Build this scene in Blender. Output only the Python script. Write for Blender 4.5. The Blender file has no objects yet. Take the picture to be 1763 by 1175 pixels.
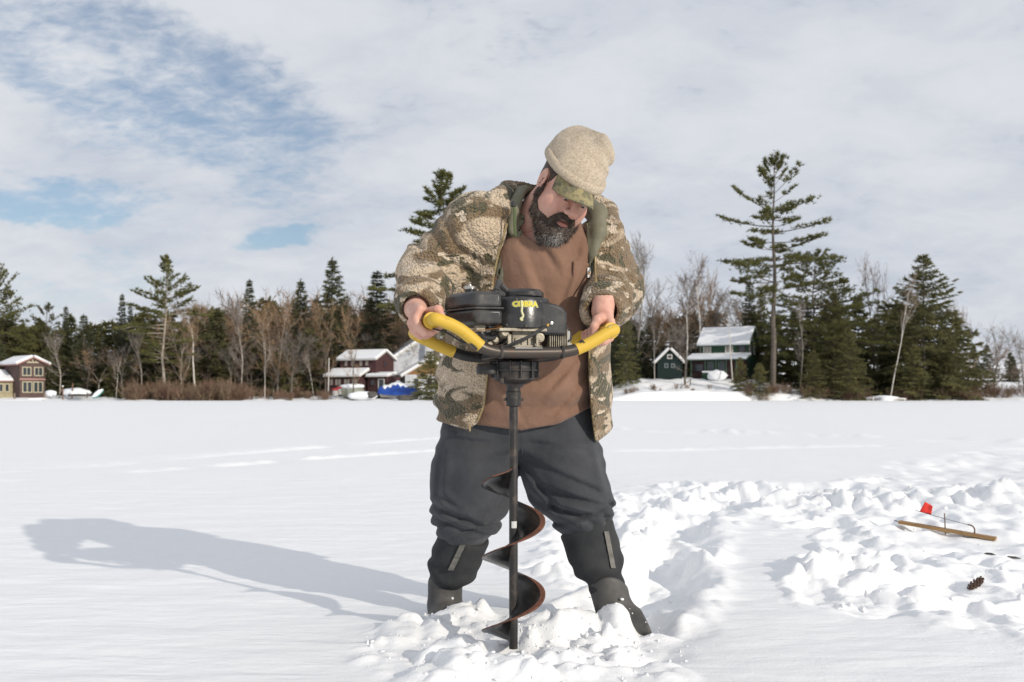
import bpy, bmesh, math, random
import numpy as np
from mathutils import Vector, Matrix

scene = bpy.context.scene
COL = scene.collection
RND = random.Random(7)
R = math.radians

# ------------------------------------------------------------------ camera
F, CU, CV, EYE = 1714.0, 881.5, 680.0, 0.79      # focal length in photo pixels, horizon row, eye height (m)
cam_d = bpy.data.cameras.new('camera')
cam_d.lens = 35.0; cam_d.sensor_width = 36.0
cam_d.shift_y = (CV - 587.5) / 1763.0
cam_d.clip_start = 0.05; cam_d.clip_end = 3000
cam_d.dof.use_dof = True; cam_d.dof.focus_distance = 3.3; cam_d.dof.aperture_fstop = 6.3
cam = bpy.data.objects.new('camera', cam_d); COL.objects.link(cam)
cam.location = (0, 0, EYE); cam.rotation_euler = (R(90), 0, 0)
scene.camera = cam

def P(u, v, Y):
    """a place Y metres ahead of the camera, seen at photo pixel (u, v)"""
    return ((u - CU) * Y / F, Y, EYE - (v - CV) * Y / F)

# ------------------------------------------------------------------ sky, sun, exposure
SUN_EL, SUN_AZ = R(21.0), R(133.5)          # azimuth clockwise from +Y: the sun stands to the right, behind the camera
world = bpy.data.worlds.new('World'); scene.world = world; world.use_nodes = True
def build_world():
    nt = world.node_tree; N = nt.nodes; L = nt.links; N.clear()
    out = N.new('ShaderNodeOutputWorld'); bg = N.new('ShaderNodeBackground')
    bg.inputs['Strength'].default_value = 0.1
    sky = N.new('ShaderNodeTexSky'); sky.sky_type = 'NISHITA'; sky.sun_disc = False
    sky.sun_elevation = SUN_EL; sky.sun_rotation = SUN_AZ; sky.altitude = 200; sky.air_density = 1.0; sky.dust_density = 0.6; sky.ozone_density = 2.0
    tc = N.new('ShaderNodeTexCoord'); sep = N.new('ShaderNodeSeparateXYZ'); L.new(tc.outputs['Generated'], sep.inputs[0])
    def math_(op, a, b=None, clamp=False):
        n = N.new('ShaderNodeMath'); n.operation = op; n.use_clamp = clamp
        for i, x in enumerate((a, b)):
            if x is None: continue
            if isinstance(x, (int, float)): n.inputs[i].default_value = x
            else: L.new(x, n.inputs[i])
        return n.outputs[0]
    # the cloud deck: directions projected on a level sheet (curved a little so that it meets the horizon)
    zz = math_('ADD', math_('MAXIMUM', sep.outputs['Z'], 0.0), 0.34)
    px = math_('DIVIDE', sep.outputs['X'], zz); py = math_('DIVIDE', sep.outputs['Y'], zz)
    comb = N.new('ShaderNodeCombineXYZ'); L.new(px, comb.inputs[0]); L.new(py, comb.inputs[1])
    def noise(vec, scale, detail, rough, dist=0.0):
        n = N.new('ShaderNodeTexNoise'); n.inputs['Scale'].default_value = scale; n.inputs['Detail'].default_value = detail
        n.inputs['Roughness'].default_value = rough; n.inputs['Distortion'].default_value = dist
        L.new(vec, n.inputs['Vector']); return n.outputs['Fac']
    def mapping(vec, loc=(0,0,0), rot=(0,0,0), sc=(1,1,1)):
        m = N.new('ShaderNodeMapping'); m.inputs['Location'].default_value = loc; m.inputs['Rotation'].default_value = rot; m.inputs['Scale'].default_value = sc
        L.new(vec, m.inputs['Vector']); return m.outputs[0]
    def ramp(fac, a, b, lo=0.0, hi=1.0, smooth=True):
        n = N.new('ShaderNodeMapRange'); n.interpolation_type = 'SMOOTHSTEP' if smooth else 'LINEAR'
        n.inputs['From Min'].default_value = a; n.inputs['From Max'].default_value = b; n.inputs['To Min'].default_value = lo; n.inputs['To Max'].default_value = hi
        L.new(fac, n.inputs['Value']); return n.outputs[0]
    base = comb.outputs[0]
    streak = mapping(base, (3.1, 1.7, 0), (0, 0, R(22)), (0.95, 1.15, 1))
    big = noise(streak, 1.6, 3.0, 0.5)
    med = noise(streak, 6.5, 8.0, 0.60, 0.25)
    rip = noise(mapping(base, (7, 2, 0), (0, 0, R(35)), (1.0, 1.5, 1)), 26.0, 6.0, 0.62, 0.5)
    # openings in the deck where blue shows: soft ellipses in the same sheet, torn by the noise
    jx = math_('MULTIPLY', math_('SUBTRACT', noise(base, 3.5, 4.0, 0.6), 0.5), 0.30); jz = math_('MULTIPLY', math_('SUBTRACT', noise(mapping(base, (5, 9, 0)), 4.0, 4.0, 0.6), 0.5), 0.12)
    def hole(dx, dz, wx, wz, rot, amp):
        # centre and half widths as direction slopes X/Y and Z/Y
        sx = math_('SUBTRACT', math_('DIVIDE', sep.outputs['X'], math_('MAXIMUM', sep.outputs['Y'], 0.05)), math_('ADD', jx, dx))
        sz = math_('SUBTRACT', math_('DIVIDE', sep.outputs['Z'], math_('MAXIMUM', sep.outputs['Y'], 0.05)), math_('ADD', jz, dz))
        c, s = math.cos(rot), math.sin(rot)
        a = math_('ADD', math_('MULTIPLY', sx, c / wx), math_('MULTIPLY', sz, s / wx))
        b = math_('ADD', math_('MULTIPLY', sx, -s / wz), math_('MULTIPLY', sz, c / wz))
        d = math_('ADD', math_('MULTIPLY', a, a), math_('MULTIPLY', b, b))
        return math_('MULTIPLY', ramp(d, 0.0, 1.0, 1.0, 0.0), amp)
    holes = None
    for h in ((-0.385, 0.335, 0.30, 0.11, R(-24), 0.36), (-0.535, 0.195, 0.21, 0.042, R(-6), 0.50),
              (-0.235, 0.160, 0.085, 0.022, R(-2), 0.44), (-0.02, 0.36, 0.12, 0.05, R(-20), 0.10), (-0.46, 0.11, 0.2, 0.03, R(5), 0.18)):
        o = hole(*h); holes = o if holes is None else math_('ADD', holes, o)
    cover = math_('ADD', math_('MULTIPLY', big, 0.55), math_('ADD', math_('MULTIPLY', med, 0.70), math_('MULTIPLY', rip, 0.50)))
    cover = math_('SUBTRACT', cover, holes)
    mask = ramp(cover, 0.36, 0.82)
    mask = math_('ADD', math_('MULTIPLY', mask, 0.80), 0.18, True)
    # light and grey parts of the deck
    tone = ramp(math_('ADD', math_('MULTIPLY', big, 0.6), math_('MULTIPLY', med, 0.6)), 0.42, 0.78)
    mixc = N.new('ShaderNodeMix'); mixc.data_type = 'RGBA'; L.new(tone, mixc.inputs['Factor'])
    mixc.inputs['A'].default_value = (6.1, 6.5, 7.3, 1); mixc.inputs['B'].default_value = (7.7, 7.95, 8.4, 1)
    # clear-sky part: the Nishita sky
    gain = N.new('ShaderNodeMix'); gain.data_type = 'RGBA'; gain.blend_type = 'MULTIPLY'; gain.inputs['Factor'].default_value = 1.0
    L.new(sky.outputs[0], gain.inputs['A']); gain.inputs['B'].default_value = (1.0, 1.0, 1.0, 1)
    mix = N.new('ShaderNodeMix'); mix.data_type = 'RGBA'; L.new(mask, mix.inputs['Factor'])
    L.new(gain.outputs['Result'], mix.inputs['A']); L.new(mixc.outputs['Result'], mix.inputs['B'])
    L.new(mix.outputs['Result'], bg.inputs['Color']); L.new(bg.outputs[0], out.inputs['Surface'])
build_world()

sun_d = bpy.data.lights.new('sun', 'SUN'); sun_d.energy = 3.1; sun_d.angle = R(0.6); sun_d.color = (1.0, 0.92, 0.80)
sun = bpy.data.objects.new('sun', sun_d); COL.objects.link(sun)
_sd = Vector((math.sin(SUN_AZ) * math.cos(SUN_EL), math.cos(SUN_AZ) * math.cos(SUN_EL), math.sin(SUN_EL)))
sun.rotation_euler = _sd.to_track_quat('Z', 'Y').to_euler(); sun.location = _sd * 50

vs = scene.view_settings
vs.view_transform = 'Standard'; vs.look = 'None'; vs.gamma = 1.0; vs.use_curve_mapping = False; vs.exposure = -0.07
scene.render.film_transparent = False
cy = scene.cycles
cy.use_denoising = True
try: cy.denoiser = 'OPENIMAGEDENOISE'
except Exception: pass
cy.max_bounces = 6; cy.diffuse_bounces = 3; cy.glossy_bounces = 3; cy.transmission_bounces = 4; cy.transparent_max_bounces = 8
cy.caustics_reflective = False; cy.caustics_refractive = False

# ------------------------------------------------------------------ helpers: objects
def link(o, parent=None):
    COL.objects.link(o)
    if parent is not None: o.parent = parent
    return o
def tag(o, label=None, cat=None, group=None, kind=None):
    if label: o['label'] = label
    if cat: o['category'] = cat
    if group: o['group'] = group
    if kind: o['kind'] = kind
    return o
def empty(name, loc=(0, 0, 0), rz=0.0):
    o = bpy.data.objects.new(name, None); o.empty_display_size = 0.2
    o.location = loc; o.rotation_euler = (0, 0, rz); COL.objects.link(o); return o
def mesh_obj(name, verts, faces, mat, parent=None, smooth=False, mats=None, midx=None):
    me = bpy.data.meshes.new(name)
    verts = np.asarray(verts, dtype=np.float32).reshape(-1, 3)
    if isinstance(faces, np.ndarray) and faces.ndim == 2:
        nf, k = faces.shape
        me.vertices.add(len(verts)); me.vertices.foreach_set('co', verts.ravel())
        me.loops.add(nf * k); me.loops.foreach_set('vertex_index', faces.astype(np.int32).ravel())
        me.polygons.add(nf); me.polygons.foreach_set('loop_start', np.arange(0, nf * k, k, dtype=np.int32))
        try: me.polygons.foreach_set('loop_total', np.full(nf, k, dtype=np.int32))
        except Exception: pass
        me.update(calc_edges=True); me.validate()
    else:
        me.from_pydata([tuple(map(float, v)) for v in verts], [], [tuple(int(i) for i in f) for f in faces]); me.update()
    for m in (mats or [mat]): me.materials.append(m)
    if midx is not None: me.polygons.foreach_set('material_index', np.asarray(midx, dtype=np.int32))
    if smooth: me.polygons.foreach_set('use_smooth', np.ones(len(me.polygons), dtype=bool))
    o = bpy.data.objects.new(name, me); return link(o, parent)
def copy_tree(o, parent=None):
    c = o.copy(); COL.objects.link(c); c.parent = parent
    for ch in list(o.children): copy_tree(ch, c)
    return c

class MB:
    """collects simple shapes into one mesh"""
    def __init__(s): s.v = []; s.f = []; s.m = []; s.cur = 0
    def add(s, verts, faces):
        b = len(s.v); s.v += [tuple(v) for v in verts]; s.f += [tuple(b + i for i in f) for f in faces]; s.m += [s.cur] * len(faces); return s
    def box(s, c, size, rot=None, taper=None):
        x, y, z = [a / 2 for a in size]; vs_ = []
        for dz in (-1, 1):
            k = 1.0 if (taper is None or dz < 0) else taper
            for dx, dy in ((-1, -1), (1, -1), (1, 1), (-1, 1)):
                p = Vector((dx * x * k, dy * y * k, dz * z))
                if rot is not None: p = rot @ p
                vs_.append((p.x + c[0], p.y + c[1], p.z + c[2]))
        return s.add(vs_, [(3, 2, 1, 0), (4, 5, 6, 7), (0, 1, 5, 4), (1, 2, 6, 5), (2, 3, 7, 6), (3, 0, 4, 7)])
    def tube(s, pts, rad, n=10, cap=True, squash=None):
        pts = [Vector(p) for p in pts]; k = len(pts)
        rads = rad if isinstance(rad, (list, tuple)) else [rad] * k
        up = None; rings = []; b = len(s.v)
        for i, p in enumerate(pts):
            t = (pts[min(i + 1, k - 1)] - pts[max(i - 1, 0)]).normalized()
            if up is None:
                up = Vector((0, 0, 1)) if abs(t.z) < 0.9 else Vector((0, 1, 0))
            side = t.cross(up).normalized(); up = side.cross(t).normalized()
            for j in range(n):
                a = 2 * math.pi * j / n
                q = p + (side * math.cos(a) + up * math.sin(a)) * rads[i]
                s.v.append((q.x, q.y, q.z))
        fs = []
        for i in range(k - 1):
            for j in range(n):
                j2 = (j + 1) % n
                fs.append((b + i * n + j, b + i * n + j2, b + (i + 1) * n + j2, b + (i + 1) * n + j))
        if cap:
            fs.append(tuple(b + j for j in reversed(range(n)))); fs.append(tuple(b + (k - 1) * n + j for j in range(n)))
        s.f += fs; s.m += [s.cur] * len(fs); return s
    def lathe(s, prof, c, n=20, axis='z', rot=None):
        """prof: (radius, height) pairs"""
        b = len(s.v)
        for r_, h in prof:
            for j in range(n):
                a = 2 * math.pi * j / n
                p = Vector((r_ * math.cos(a), r_ * math.sin(a), h))
                if rot is not None: p = rot @ p
                s.v.append((p.x + c[0], p.y + c[1], p.z + c[2]))
        fs = []
        for i in range(len(prof) - 1):
            for j in range(n):
                j2 = (j + 1) % n
                fs.append((b + i * n + j, b + i * n + j2, b + (i + 1) * n + j2, b + (i + 1) * n + j))
        fs.append(tuple(b + j for j in reversed(range(n)))); fs.append(tuple(b + (len(prof) - 1) * n + j for j in range(n)))
        s.f += fs; s.m += [s.cur] * len(fs); return s
    def prism(s, poly, d, o=None):
        """poly: 3-D outline, d: extrusion vector"""
        n = len(poly); a = [Vector(p) for p in poly]; d = Vector(d)
        vs_ = [tuple(p) for p in a] + [tuple(p + d) for p in a]
        return s.add(vs_, [tuple(reversed(range(n))), tuple(range(n, 2 * n))] + [(i, (i + 1) % n, n + (i + 1) % n, n + i) for i in range(n)])
    def build(s, name, mat, parent=None, smooth=False, bevel=0.0, seg=2, mats=None, angle=35):
        o = mesh_obj(name, s.v, s.f, mat, parent, False, mats, s.m if mats else None)
        me = o.data; bm = bmesh.new(); bm.from_mesh(me); bmesh.ops.recalc_face_normals(bm, faces=bm.faces); bm.to_mesh(me); bm.free()
        if bevel > 0:
            md = o.modifiers.new('bevel', 'BEVEL'); md.width = bevel; md.segments = seg; md.limit_method = 'ANGLE'; md.angle_limit = R(30)
        if smooth:
            me.polygons.foreach_set('use_smooth', np.ones(len(me.polygons), dtype=bool))
            me.set_sharp_from_angle(angle=R(angle))
        return o

# ------------------------------------------------------------------ helpers: materials
MATS = {}
def material(name, color, rough=0.7, metal=0.0, var=0.0, vscale=5.0, color2=None, bump=0.0, bscale=60.0, bdist=0.004, spec=0.5, obj_var=0.0, detail=4.0, coord='Object', contrast=(0.35, 0.65), sheen=0.0, scale3=None, coat=0.0):
    if name in MATS: return MATS[name]
    m = bpy.data.materials.new(name); m.use_nodes = True; MATS[name] = m
    nt = m.node_tree; N = nt.nodes; L = nt.links; b = N['Principled BSDF']
    b.inputs['Roughness'].default_value = rough; b.inputs['Metallic'].default_value = metal
    b.inputs['Specular IOR Level'].default_value = spec
    if sheen: b.inputs['Sheen Weight'].default_value = sheen; b.inputs['Sheen Roughness'].default_value = 0.5
    if coat: b.inputs['Coat Weight'].default_value = coat
    b.inputs['Base Color'].default_value = (*color, 1)
    tc = N.new('ShaderNodeTexCoord'); vec = tc.outputs[coord]
    if scale3:
        mp = N.new('ShaderNodeMapping'); mp.inputs['Scale'].default_value = scale3; L.new(vec, mp.inputs[0]); vec = mp.outputs[0]
    col = None
    if color2 is not None or var > 0:
        c2 = color2 if color2 is not None else tuple(max(0, c * (1 - var)) for c in color)
        n = N.new('ShaderNodeTexNoise'); n.inputs['Scale'].default_value = vscale; n.inputs['Detail'].default_value = detail; n.inputs['Roughness'].default_value = 0.6
        L.new(vec, n.inputs['Vector'])
        mr = N.new('ShaderNodeMapRange'); mr.inputs['From Min'].default_value = contrast[0]; mr.inputs['From Max'].default_value = contrast[1]
        L.new(n.outputs['Fac'], mr.inputs['Value'])
        mx = N.new('ShaderNodeMix'); mx.data_type = 'RGBA'; L.new(mr.outputs[0], mx.inputs['Factor'])
        mx.inputs['A'].default_value = (*color, 1); mx.inputs['B'].default_value = (*c2, 1); col = mx.outputs['Result']
    if obj_var > 0:
        oi = N.new('ShaderNodeObjectInfo'); hs = N.new('ShaderNodeHueSaturation')
        m1 = N.new('ShaderNodeMapRange'); m1.inputs['To Min'].default_value = 1 - obj_var; m1.inputs['To Max'].default_value = 1 + obj_var
        L.new(oi.outputs['Random'], m1.inputs['Value']); L.new(m1.outputs[0], hs.inputs['Value'])
        if col is not None: L.new(col, hs.inputs['Color'])
        else: hs.inputs['Color'].default_value = (*color, 1)
        col = hs.outputs[0]
    if col is not None: L.new(col, b.inputs['Base Color'])
    if bump > 0:
        n = N.new('ShaderNodeTexNoise'); n.inputs['Scale'].default_value = bscale; n.inputs['Detail'].default_value = 3.0
        L.new(vec, n.inputs['Vector'])
        bp = N.new('ShaderNodeBump'); bp.inputs['Strength'].default_value = bump; bp.inputs['Distance'].default_value = bdist
        L.new(n.outputs['Fac'], bp.inputs['Height']); L.new(bp.outputs[0], b.inputs['Normal'])
    return m

# ------------------------------------------------------------------ helpers: value noise in numpy
class VNoise:
    def __init__(s, seed):
        r = np.random.RandomState(seed); s.t = r.rand(4096).astype(np.float32); s.p = r.permutation(4096)
    def h(s, i, j, k=0):
        return s.t[s.p[(s.p[(s.p[i & 4095] + j) & 4095] + k) & 4095]]
    def n2(s, x, y):
        i = np.floor(x).astype(np.int64); j = np.floor(y).astype(np.int64); fx = x - i; fy = y - j
        fx = fx * fx * fx * (fx * (fx * 6 - 15) + 10); fy = fy * fy * fy * (fy * (fy * 6 - 15) + 10)
        a = s.h(i, j); b = s.h(i + 1, j); c = s.h(i, j + 1); d = s.h(i + 1, j + 1)
        return (a + (b - a) * fx + (c - a) * fy + (a - b - c + d) * fx * fy) * 2 - 1
    def n3(s, x, y, z):
        x, y, z = np.asarray(x), np.asarray(y), np.asarray(z)
        if x.ndim == 3 and x.size > 100000:      # dense grids: sample sparsely where the noise is smooth, then interpolate
            dd = max(abs(float(x[1, 0, 0] - x[0, 0, 0])), abs(float(y[0, 1, 0] - y[0, 0, 0])), abs(float(z[0, 0, 1] - z[0, 0, 0])))
            k = int(0.25 / max(dd, 1e-6))
            if k >= 2:
                ix = [np.unique(np.append(np.arange(0, n, k), n - 1)) for n in x.shape]
                sub = np.ix_(*ix); r = s._n3(x[sub], y[sub], z[sub]).astype(np.float32)
                for ax in range(3):
                    n = x.shape[ax]; g = np.arange(n); j = np.clip(np.searchsorted(ix[ax], g, 'right') - 1, 0, len(ix[ax]) - 2)
                    t = ((g - ix[ax][j]) / (ix[ax][j + 1] - ix[ax][j])).astype(np.float32); sh = [1, 1, 1]; sh[ax] = n; t = t.reshape(sh)
                    r = np.take(r, j, ax) * (1 - t) + np.take(r, j + 1, ax) * t
                return r
        return s._n3(x, y, z)
    def _n3(s, x, y, z):
        i = np.floor(x).astype(np.int64); j = np.floor(y).astype(np.int64); k = np.floor(z).astype(np.int64)
        fx = x - i; fy = y - j; fz = z - k
        fx = fx * fx * (3 - 2 * fx); fy = fy * fy * (3 - 2 * fy); fz = fz * fz * (3 - 2 * fz)
        def pl(kk):
            a = s.h(i, j, kk); b = s.h(i + 1, j, kk); c = s.h(i, j + 1, kk); d = s.h(i + 1, j + 1, kk)
            return a + (b - a) * fx + (c - a) * fy + (a - b - c + d) * fx * fy
        return (pl(k) * (1 - fz) + pl(k + 1) * fz) * 2 - 1
    def f2(s, x, y, o=4, g=0.5):
        t = 0; a = 1.0
        for q in range(o): t = t + a * s.n2(x * 2 ** q + 17.3 * q, y * 2 ** q + 5.1 * q); a *= g
        return t
    def f3(s, x, y, z, o=3, g=0.5):
        t = 0; a = 1.0
        for q in range(o): t = t + a * s.n3(x * 2 ** q + 17.3 * q, y * 2 ** q + 5.1 * q, z * 2 ** q + 9.7 * q); a *= g
        return t
VN = VNoise(11)
def sstep(a, b, x):
    t = np.clip((x - a) / (b - a), 0, 1); return t * t * (3 - 2 * t)

# ------------------------------------------------------------------ helpers: solids from distance fields (surface nets)
class Field:
    def __init__(s, lo, hi, h):
        s.lo = np.array(lo, dtype=np.float32); s.h = h
        n = np.ceil((np.array(hi) - np.array(lo)) / h).astype(int) + 1; s.n = n
        ax = [s.lo[i] + h * np.arange(n[i], dtype=np.float32) for i in range(3)]
        s.X, s.Y, s.Z = np.meshgrid(*ax, indexing='ij')
def surface_nets(D, lo, h):
    S = D < 0
    nx, ny, nz = D.shape
    acc = np.zeros((nx - 1, ny - 1, nz - 1, 3), dtype=np.float32); cnt = np.zeros((nx - 1, ny - 1, nz - 1), dtype=np.float32)
    sl = lambda o, n: slice(o, n - 1 + o)
    for axis in range(3):
        for a in (0, 1):
            for b in (0, 1):
                o0 = [0, 0, 0]; o1 = [0, 0, 0]
                oth = [i for i in range(3) if i != axis]
                o0[oth[0]] = o1[oth[0]] = a; o0[oth[1]] = o1[oth[1]] = b; o1[axis] = 1
                A = D[sl(o0[0], nx), sl(o0[1], ny), sl(o0[2], nz)]; B = D[sl(o1[0], nx), sl(o1[1], ny), sl(o1[2], nz)]
                m = (A < 0) != (B < 0)
                idx = np.nonzero(m)
                av = A[idx]; bv = B[idx]; t = av / (av - bv)
                p = np.zeros((len(t), 3), dtype=np.float32); p[:, axis] = t; p[:, oth[0]] = a; p[:, oth[1]] = b
                acc[idx] += p; cnt[idx] += 1
    act = cnt > 0
    vid = -np.ones(act.shape, dtype=np.int64); ii = np.nonzero(act); vid[ii] = np.arange(len(ii[0]))
    V = (acc[ii] / cnt[ii][:, None] + np.stack(ii, 1)) * h + lo
    Q = []
    for axis in range(3):
        o = [i for i in range(3) if i != axis]
        s0 = [slice(1, -1)] * 3; s1 = [slice(1, -1)] * 3
        s0[axis] = slice(0, D.shape[axis] - 1); s1[axis] = slice(1, D.shape[axis])
        a = S[tuple(s0)]; b = S[tuple(s1)]
        for flip, m in ((False, a & ~b), (True, ~a & b)):
            idx = list(np.nonzero(m)); base = [idx[0] + 1, idx[1] + 1, idx[2] + 1]; base[axis] = idx[axis]
            def cell(d1, d2):
                c = [base[0].copy(), base[1].copy(), base[2].copy()]; c[o[0]] = c[o[0]] - 1 + d1; c[o[1]] = c[o[1]] - 1 + d2
                return vid[c[0], c[1], c[2]]
            q = np.stack([cell(0, 0), cell(1, 0), cell(1, 1), cell(0, 1)], 1)
            if flip ^ (axis == 1): q = q[:, ::-1]
            Q.append(q)
    return V, np.concatenate(Q)
def capsule(X, Y, Z, a, b, ra, rb=None, param=False):
    rb = ra if rb is None else rb
    ax, ay, az = a; dx, dy, dz = b[0] - ax, b[1] - ay, b[2] - az
    L2 = dx * dx + dy * dy + dz * dz
    t = np.clip(((X - ax) * dx + (Y - ay) * dy + (Z - az) * dz) / L2, 0, 1)
    d = np.sqrt((X - ax - t * dx) ** 2 + (Y - ay - t * dy) ** 2 + (Z - az - t * dz) ** 2) - (ra + (rb - ra) * t)
    return (d, t) if param else d
def ellip(X, Y, Z, c, r, M=None):
    x, y, z = X - c[0], Y - c[1], Z - c[2]
    if M is not None:   # rows of M: local axes in world
        x, y, z = (M[0][0] * x + M[0][1] * y + M[0][2] * z, M[1][0] * x + M[1][1] * y + M[1][2] * z, M[2][0] * x + M[2][1] * y + M[2][2] * z)
    k0 = np.sqrt((x / r[0]) ** 2 + (y / r[1]) ** 2 + (z / r[2]) ** 2)
    return (k0 - 1) * (min(r) + (sum(r) / 3 - min(r)) * 0.4)
def smin(a, b, k):
    h = np.clip(0.5 + 0.5 * (b - a) / k, 0, 1); return b + (a - b) * h - k * h * (1 - h)
def smax(a, b, k): return -smin(-a, -b, k)
def polychain(X, Y, Z, pts, rads, k=0.02):
    d = None
    for i in range(len(pts) - 1):
        e = capsule(X, Y, Z, pts[i], pts[i + 1], rads[i], rads[i + 1]); d = e if d is None else smin(d, e, k)
    return d
def relax(V, Q, it=1, lam=0.5):
    n = len(V)
    E = np.concatenate([Q[:, [0, 1]], Q[:, [1, 2]], Q[:, [2, 3]], Q[:, [3, 0]]])
    for _ in range(it):
        acc = np.zeros((n, 3)); cnt = np.zeros(n)
        for c in range(3):
            acc[:, c] = np.bincount(E[:, 0], V[E[:, 1], c], n) + np.bincount(E[:, 1], V[E[:, 0], c], n)
        cnt = np.bincount(E[:, 0], minlength=n) + np.bincount(E[:, 1], minlength=n)
        V = V + lam * (acc / np.maximum(cnt, 1)[:, None] - V)
    return V

# ================================================================== SNOW AND SHORE
def ground_xy(u, v):
    Y = EYE * F / (v - CV); return ((u - CU) * Y / F, Y)
def snow_material():
    m = bpy.data.materials.new('snow'); m.use_nodes = True; MATS['snow'] = m
    nt = m.node_tree; N = nt.nodes; L = nt.links; b = N['Principled BSDF']
    b.inputs['Base Color'].default_value = (0.87, 0.875, 0.885, 1); b.inputs['Roughness'].default_value = 0.55; b.inputs['Specular IOR Level'].default_value = 0.25
    tc = N.new('ShaderNodeTexCoord')
    n1 = N.new('ShaderNodeTexNoise'); n1.inputs['Scale'].default_value = 90; n1.inputs['Detail'].default_value = 4; n1.inputs['Roughness'].default_value = 0.7
    n2 = N.new('ShaderNodeTexNoise'); n2.inputs['Scale'].default_value = 14; n2.inputs['Detail'].default_value = 3
    mp = N.new('ShaderNodeMapping'); mp.inputs['Scale'].default_value = (0.6, 1.3, 1); L.new(tc.outputs['Object'], mp.inputs[0])
    L.new(tc.outputs['Object'], n1.inputs[0]); L.new(mp.outputs[0], n2.inputs[0])
    b1 = N.new('ShaderNodeBump'); b1.inputs['Strength'].default_value = 0.55; b1.inputs['Distance'].default_value = 0.004; L.new(n1.outputs['Fac'], b1.inputs['Height'])
    b2 = N.new('ShaderNodeBump'); b2.inputs['Strength'].default_value = 0.5; b2.inputs['Distance'].default_value = 0.012; L.new(n2.outputs['Fac'], b2.inputs['Height'])
    mp3 = N.new('ShaderNodeMapping'); mp3.inputs['Scale'].default_value = (0.8, 2.6, 1); mp3.inputs['Rotation'].default_value = (0, 0, 0.25); L.new(tc.outputs['Object'], mp3.inputs[0])
    n3 = N.new('ShaderNodeTexNoise'); n3.inputs['Scale'].default_value = 2.2; n3.inputs['Detail'].default_value = 4; n3.inputs['Distortion'].default_value = 0.6; L.new(mp3.outputs[0], n3.inputs[0])
    b3 = N.new('ShaderNodeBump'); b3.inputs['Strength'].default_value = 0.35; b3.inputs['Distance'].default_value = 0.035; L.new(n3.outputs['Fac'], b3.inputs['Height'])
    L.new(b1.outputs[0], b2.inputs['Normal']); L.new(b2.outputs[0], b3.inputs['Normal']); L.new(b3.outputs[0], b.inputs['Normal'])
    return m
SNOW = snow_material()

def poly_sd(X, Y, poly):
    """signed distance to a polygon, negative inside"""
    d = np.full(X.shape, 1e9, dtype=np.float32); ins = np.zeros(X.shape, dtype=bool); n = len(poly)
    for i in range(n):
        ax, ay = poly[i]; bx, by = poly[(i + 1) % n]
        ex, ey = bx - ax, by - ay; L2 = ex * ex + ey * ey
        t = np.clip(((X - ax) * ex + (Y - ay) * ey) / L2, 0, 1)
        d = np.minimum(d, np.hypot(X - ax - t * ex, Y - ay - t * ey))
        c = ((ay > Y) != (by > Y)) & (X < (bx - ax) * (Y - ay) / ((by - ay) if by != ay else 1e-9) + ax); ins ^= c
    return np.where(ins, -d, d)
TRAMPLED = [ground_xy(*p) for p in ((930, 1000), (960, 900), (1050, 862), (1150, 842), (1300, 832), (1420, 834), (1500, 812), (1640, 782), (1900, 752),
                                    (2300, 790), (2300, 1000), (1900, 1130), (1700, 1080), (1600, 1060), (1500, 1058), (1400, 1035), (1352, 1000), (1395, 965), (1440, 940),
                                    (1380, 905), (1300, 882), (1225, 874), (1200, 905), (1180, 960), (1150, 1010), (1150, 1075), (1180, 1110), (1090, 1140), (1000, 1060))]
TIP = (ground_xy(1630, 920))
def seg_d(X, Y, a, b):
    ex, ey = b[0] - a[0], b[1] - a[1]; t = np.clip(((X - a[0]) * ex + (Y - a[1]) * ey) / (ex * ex + ey * ey), 0, 1)
    return np.hypot(X - a[0] - t * ex, Y - a[1] - t * ey), t
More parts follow.
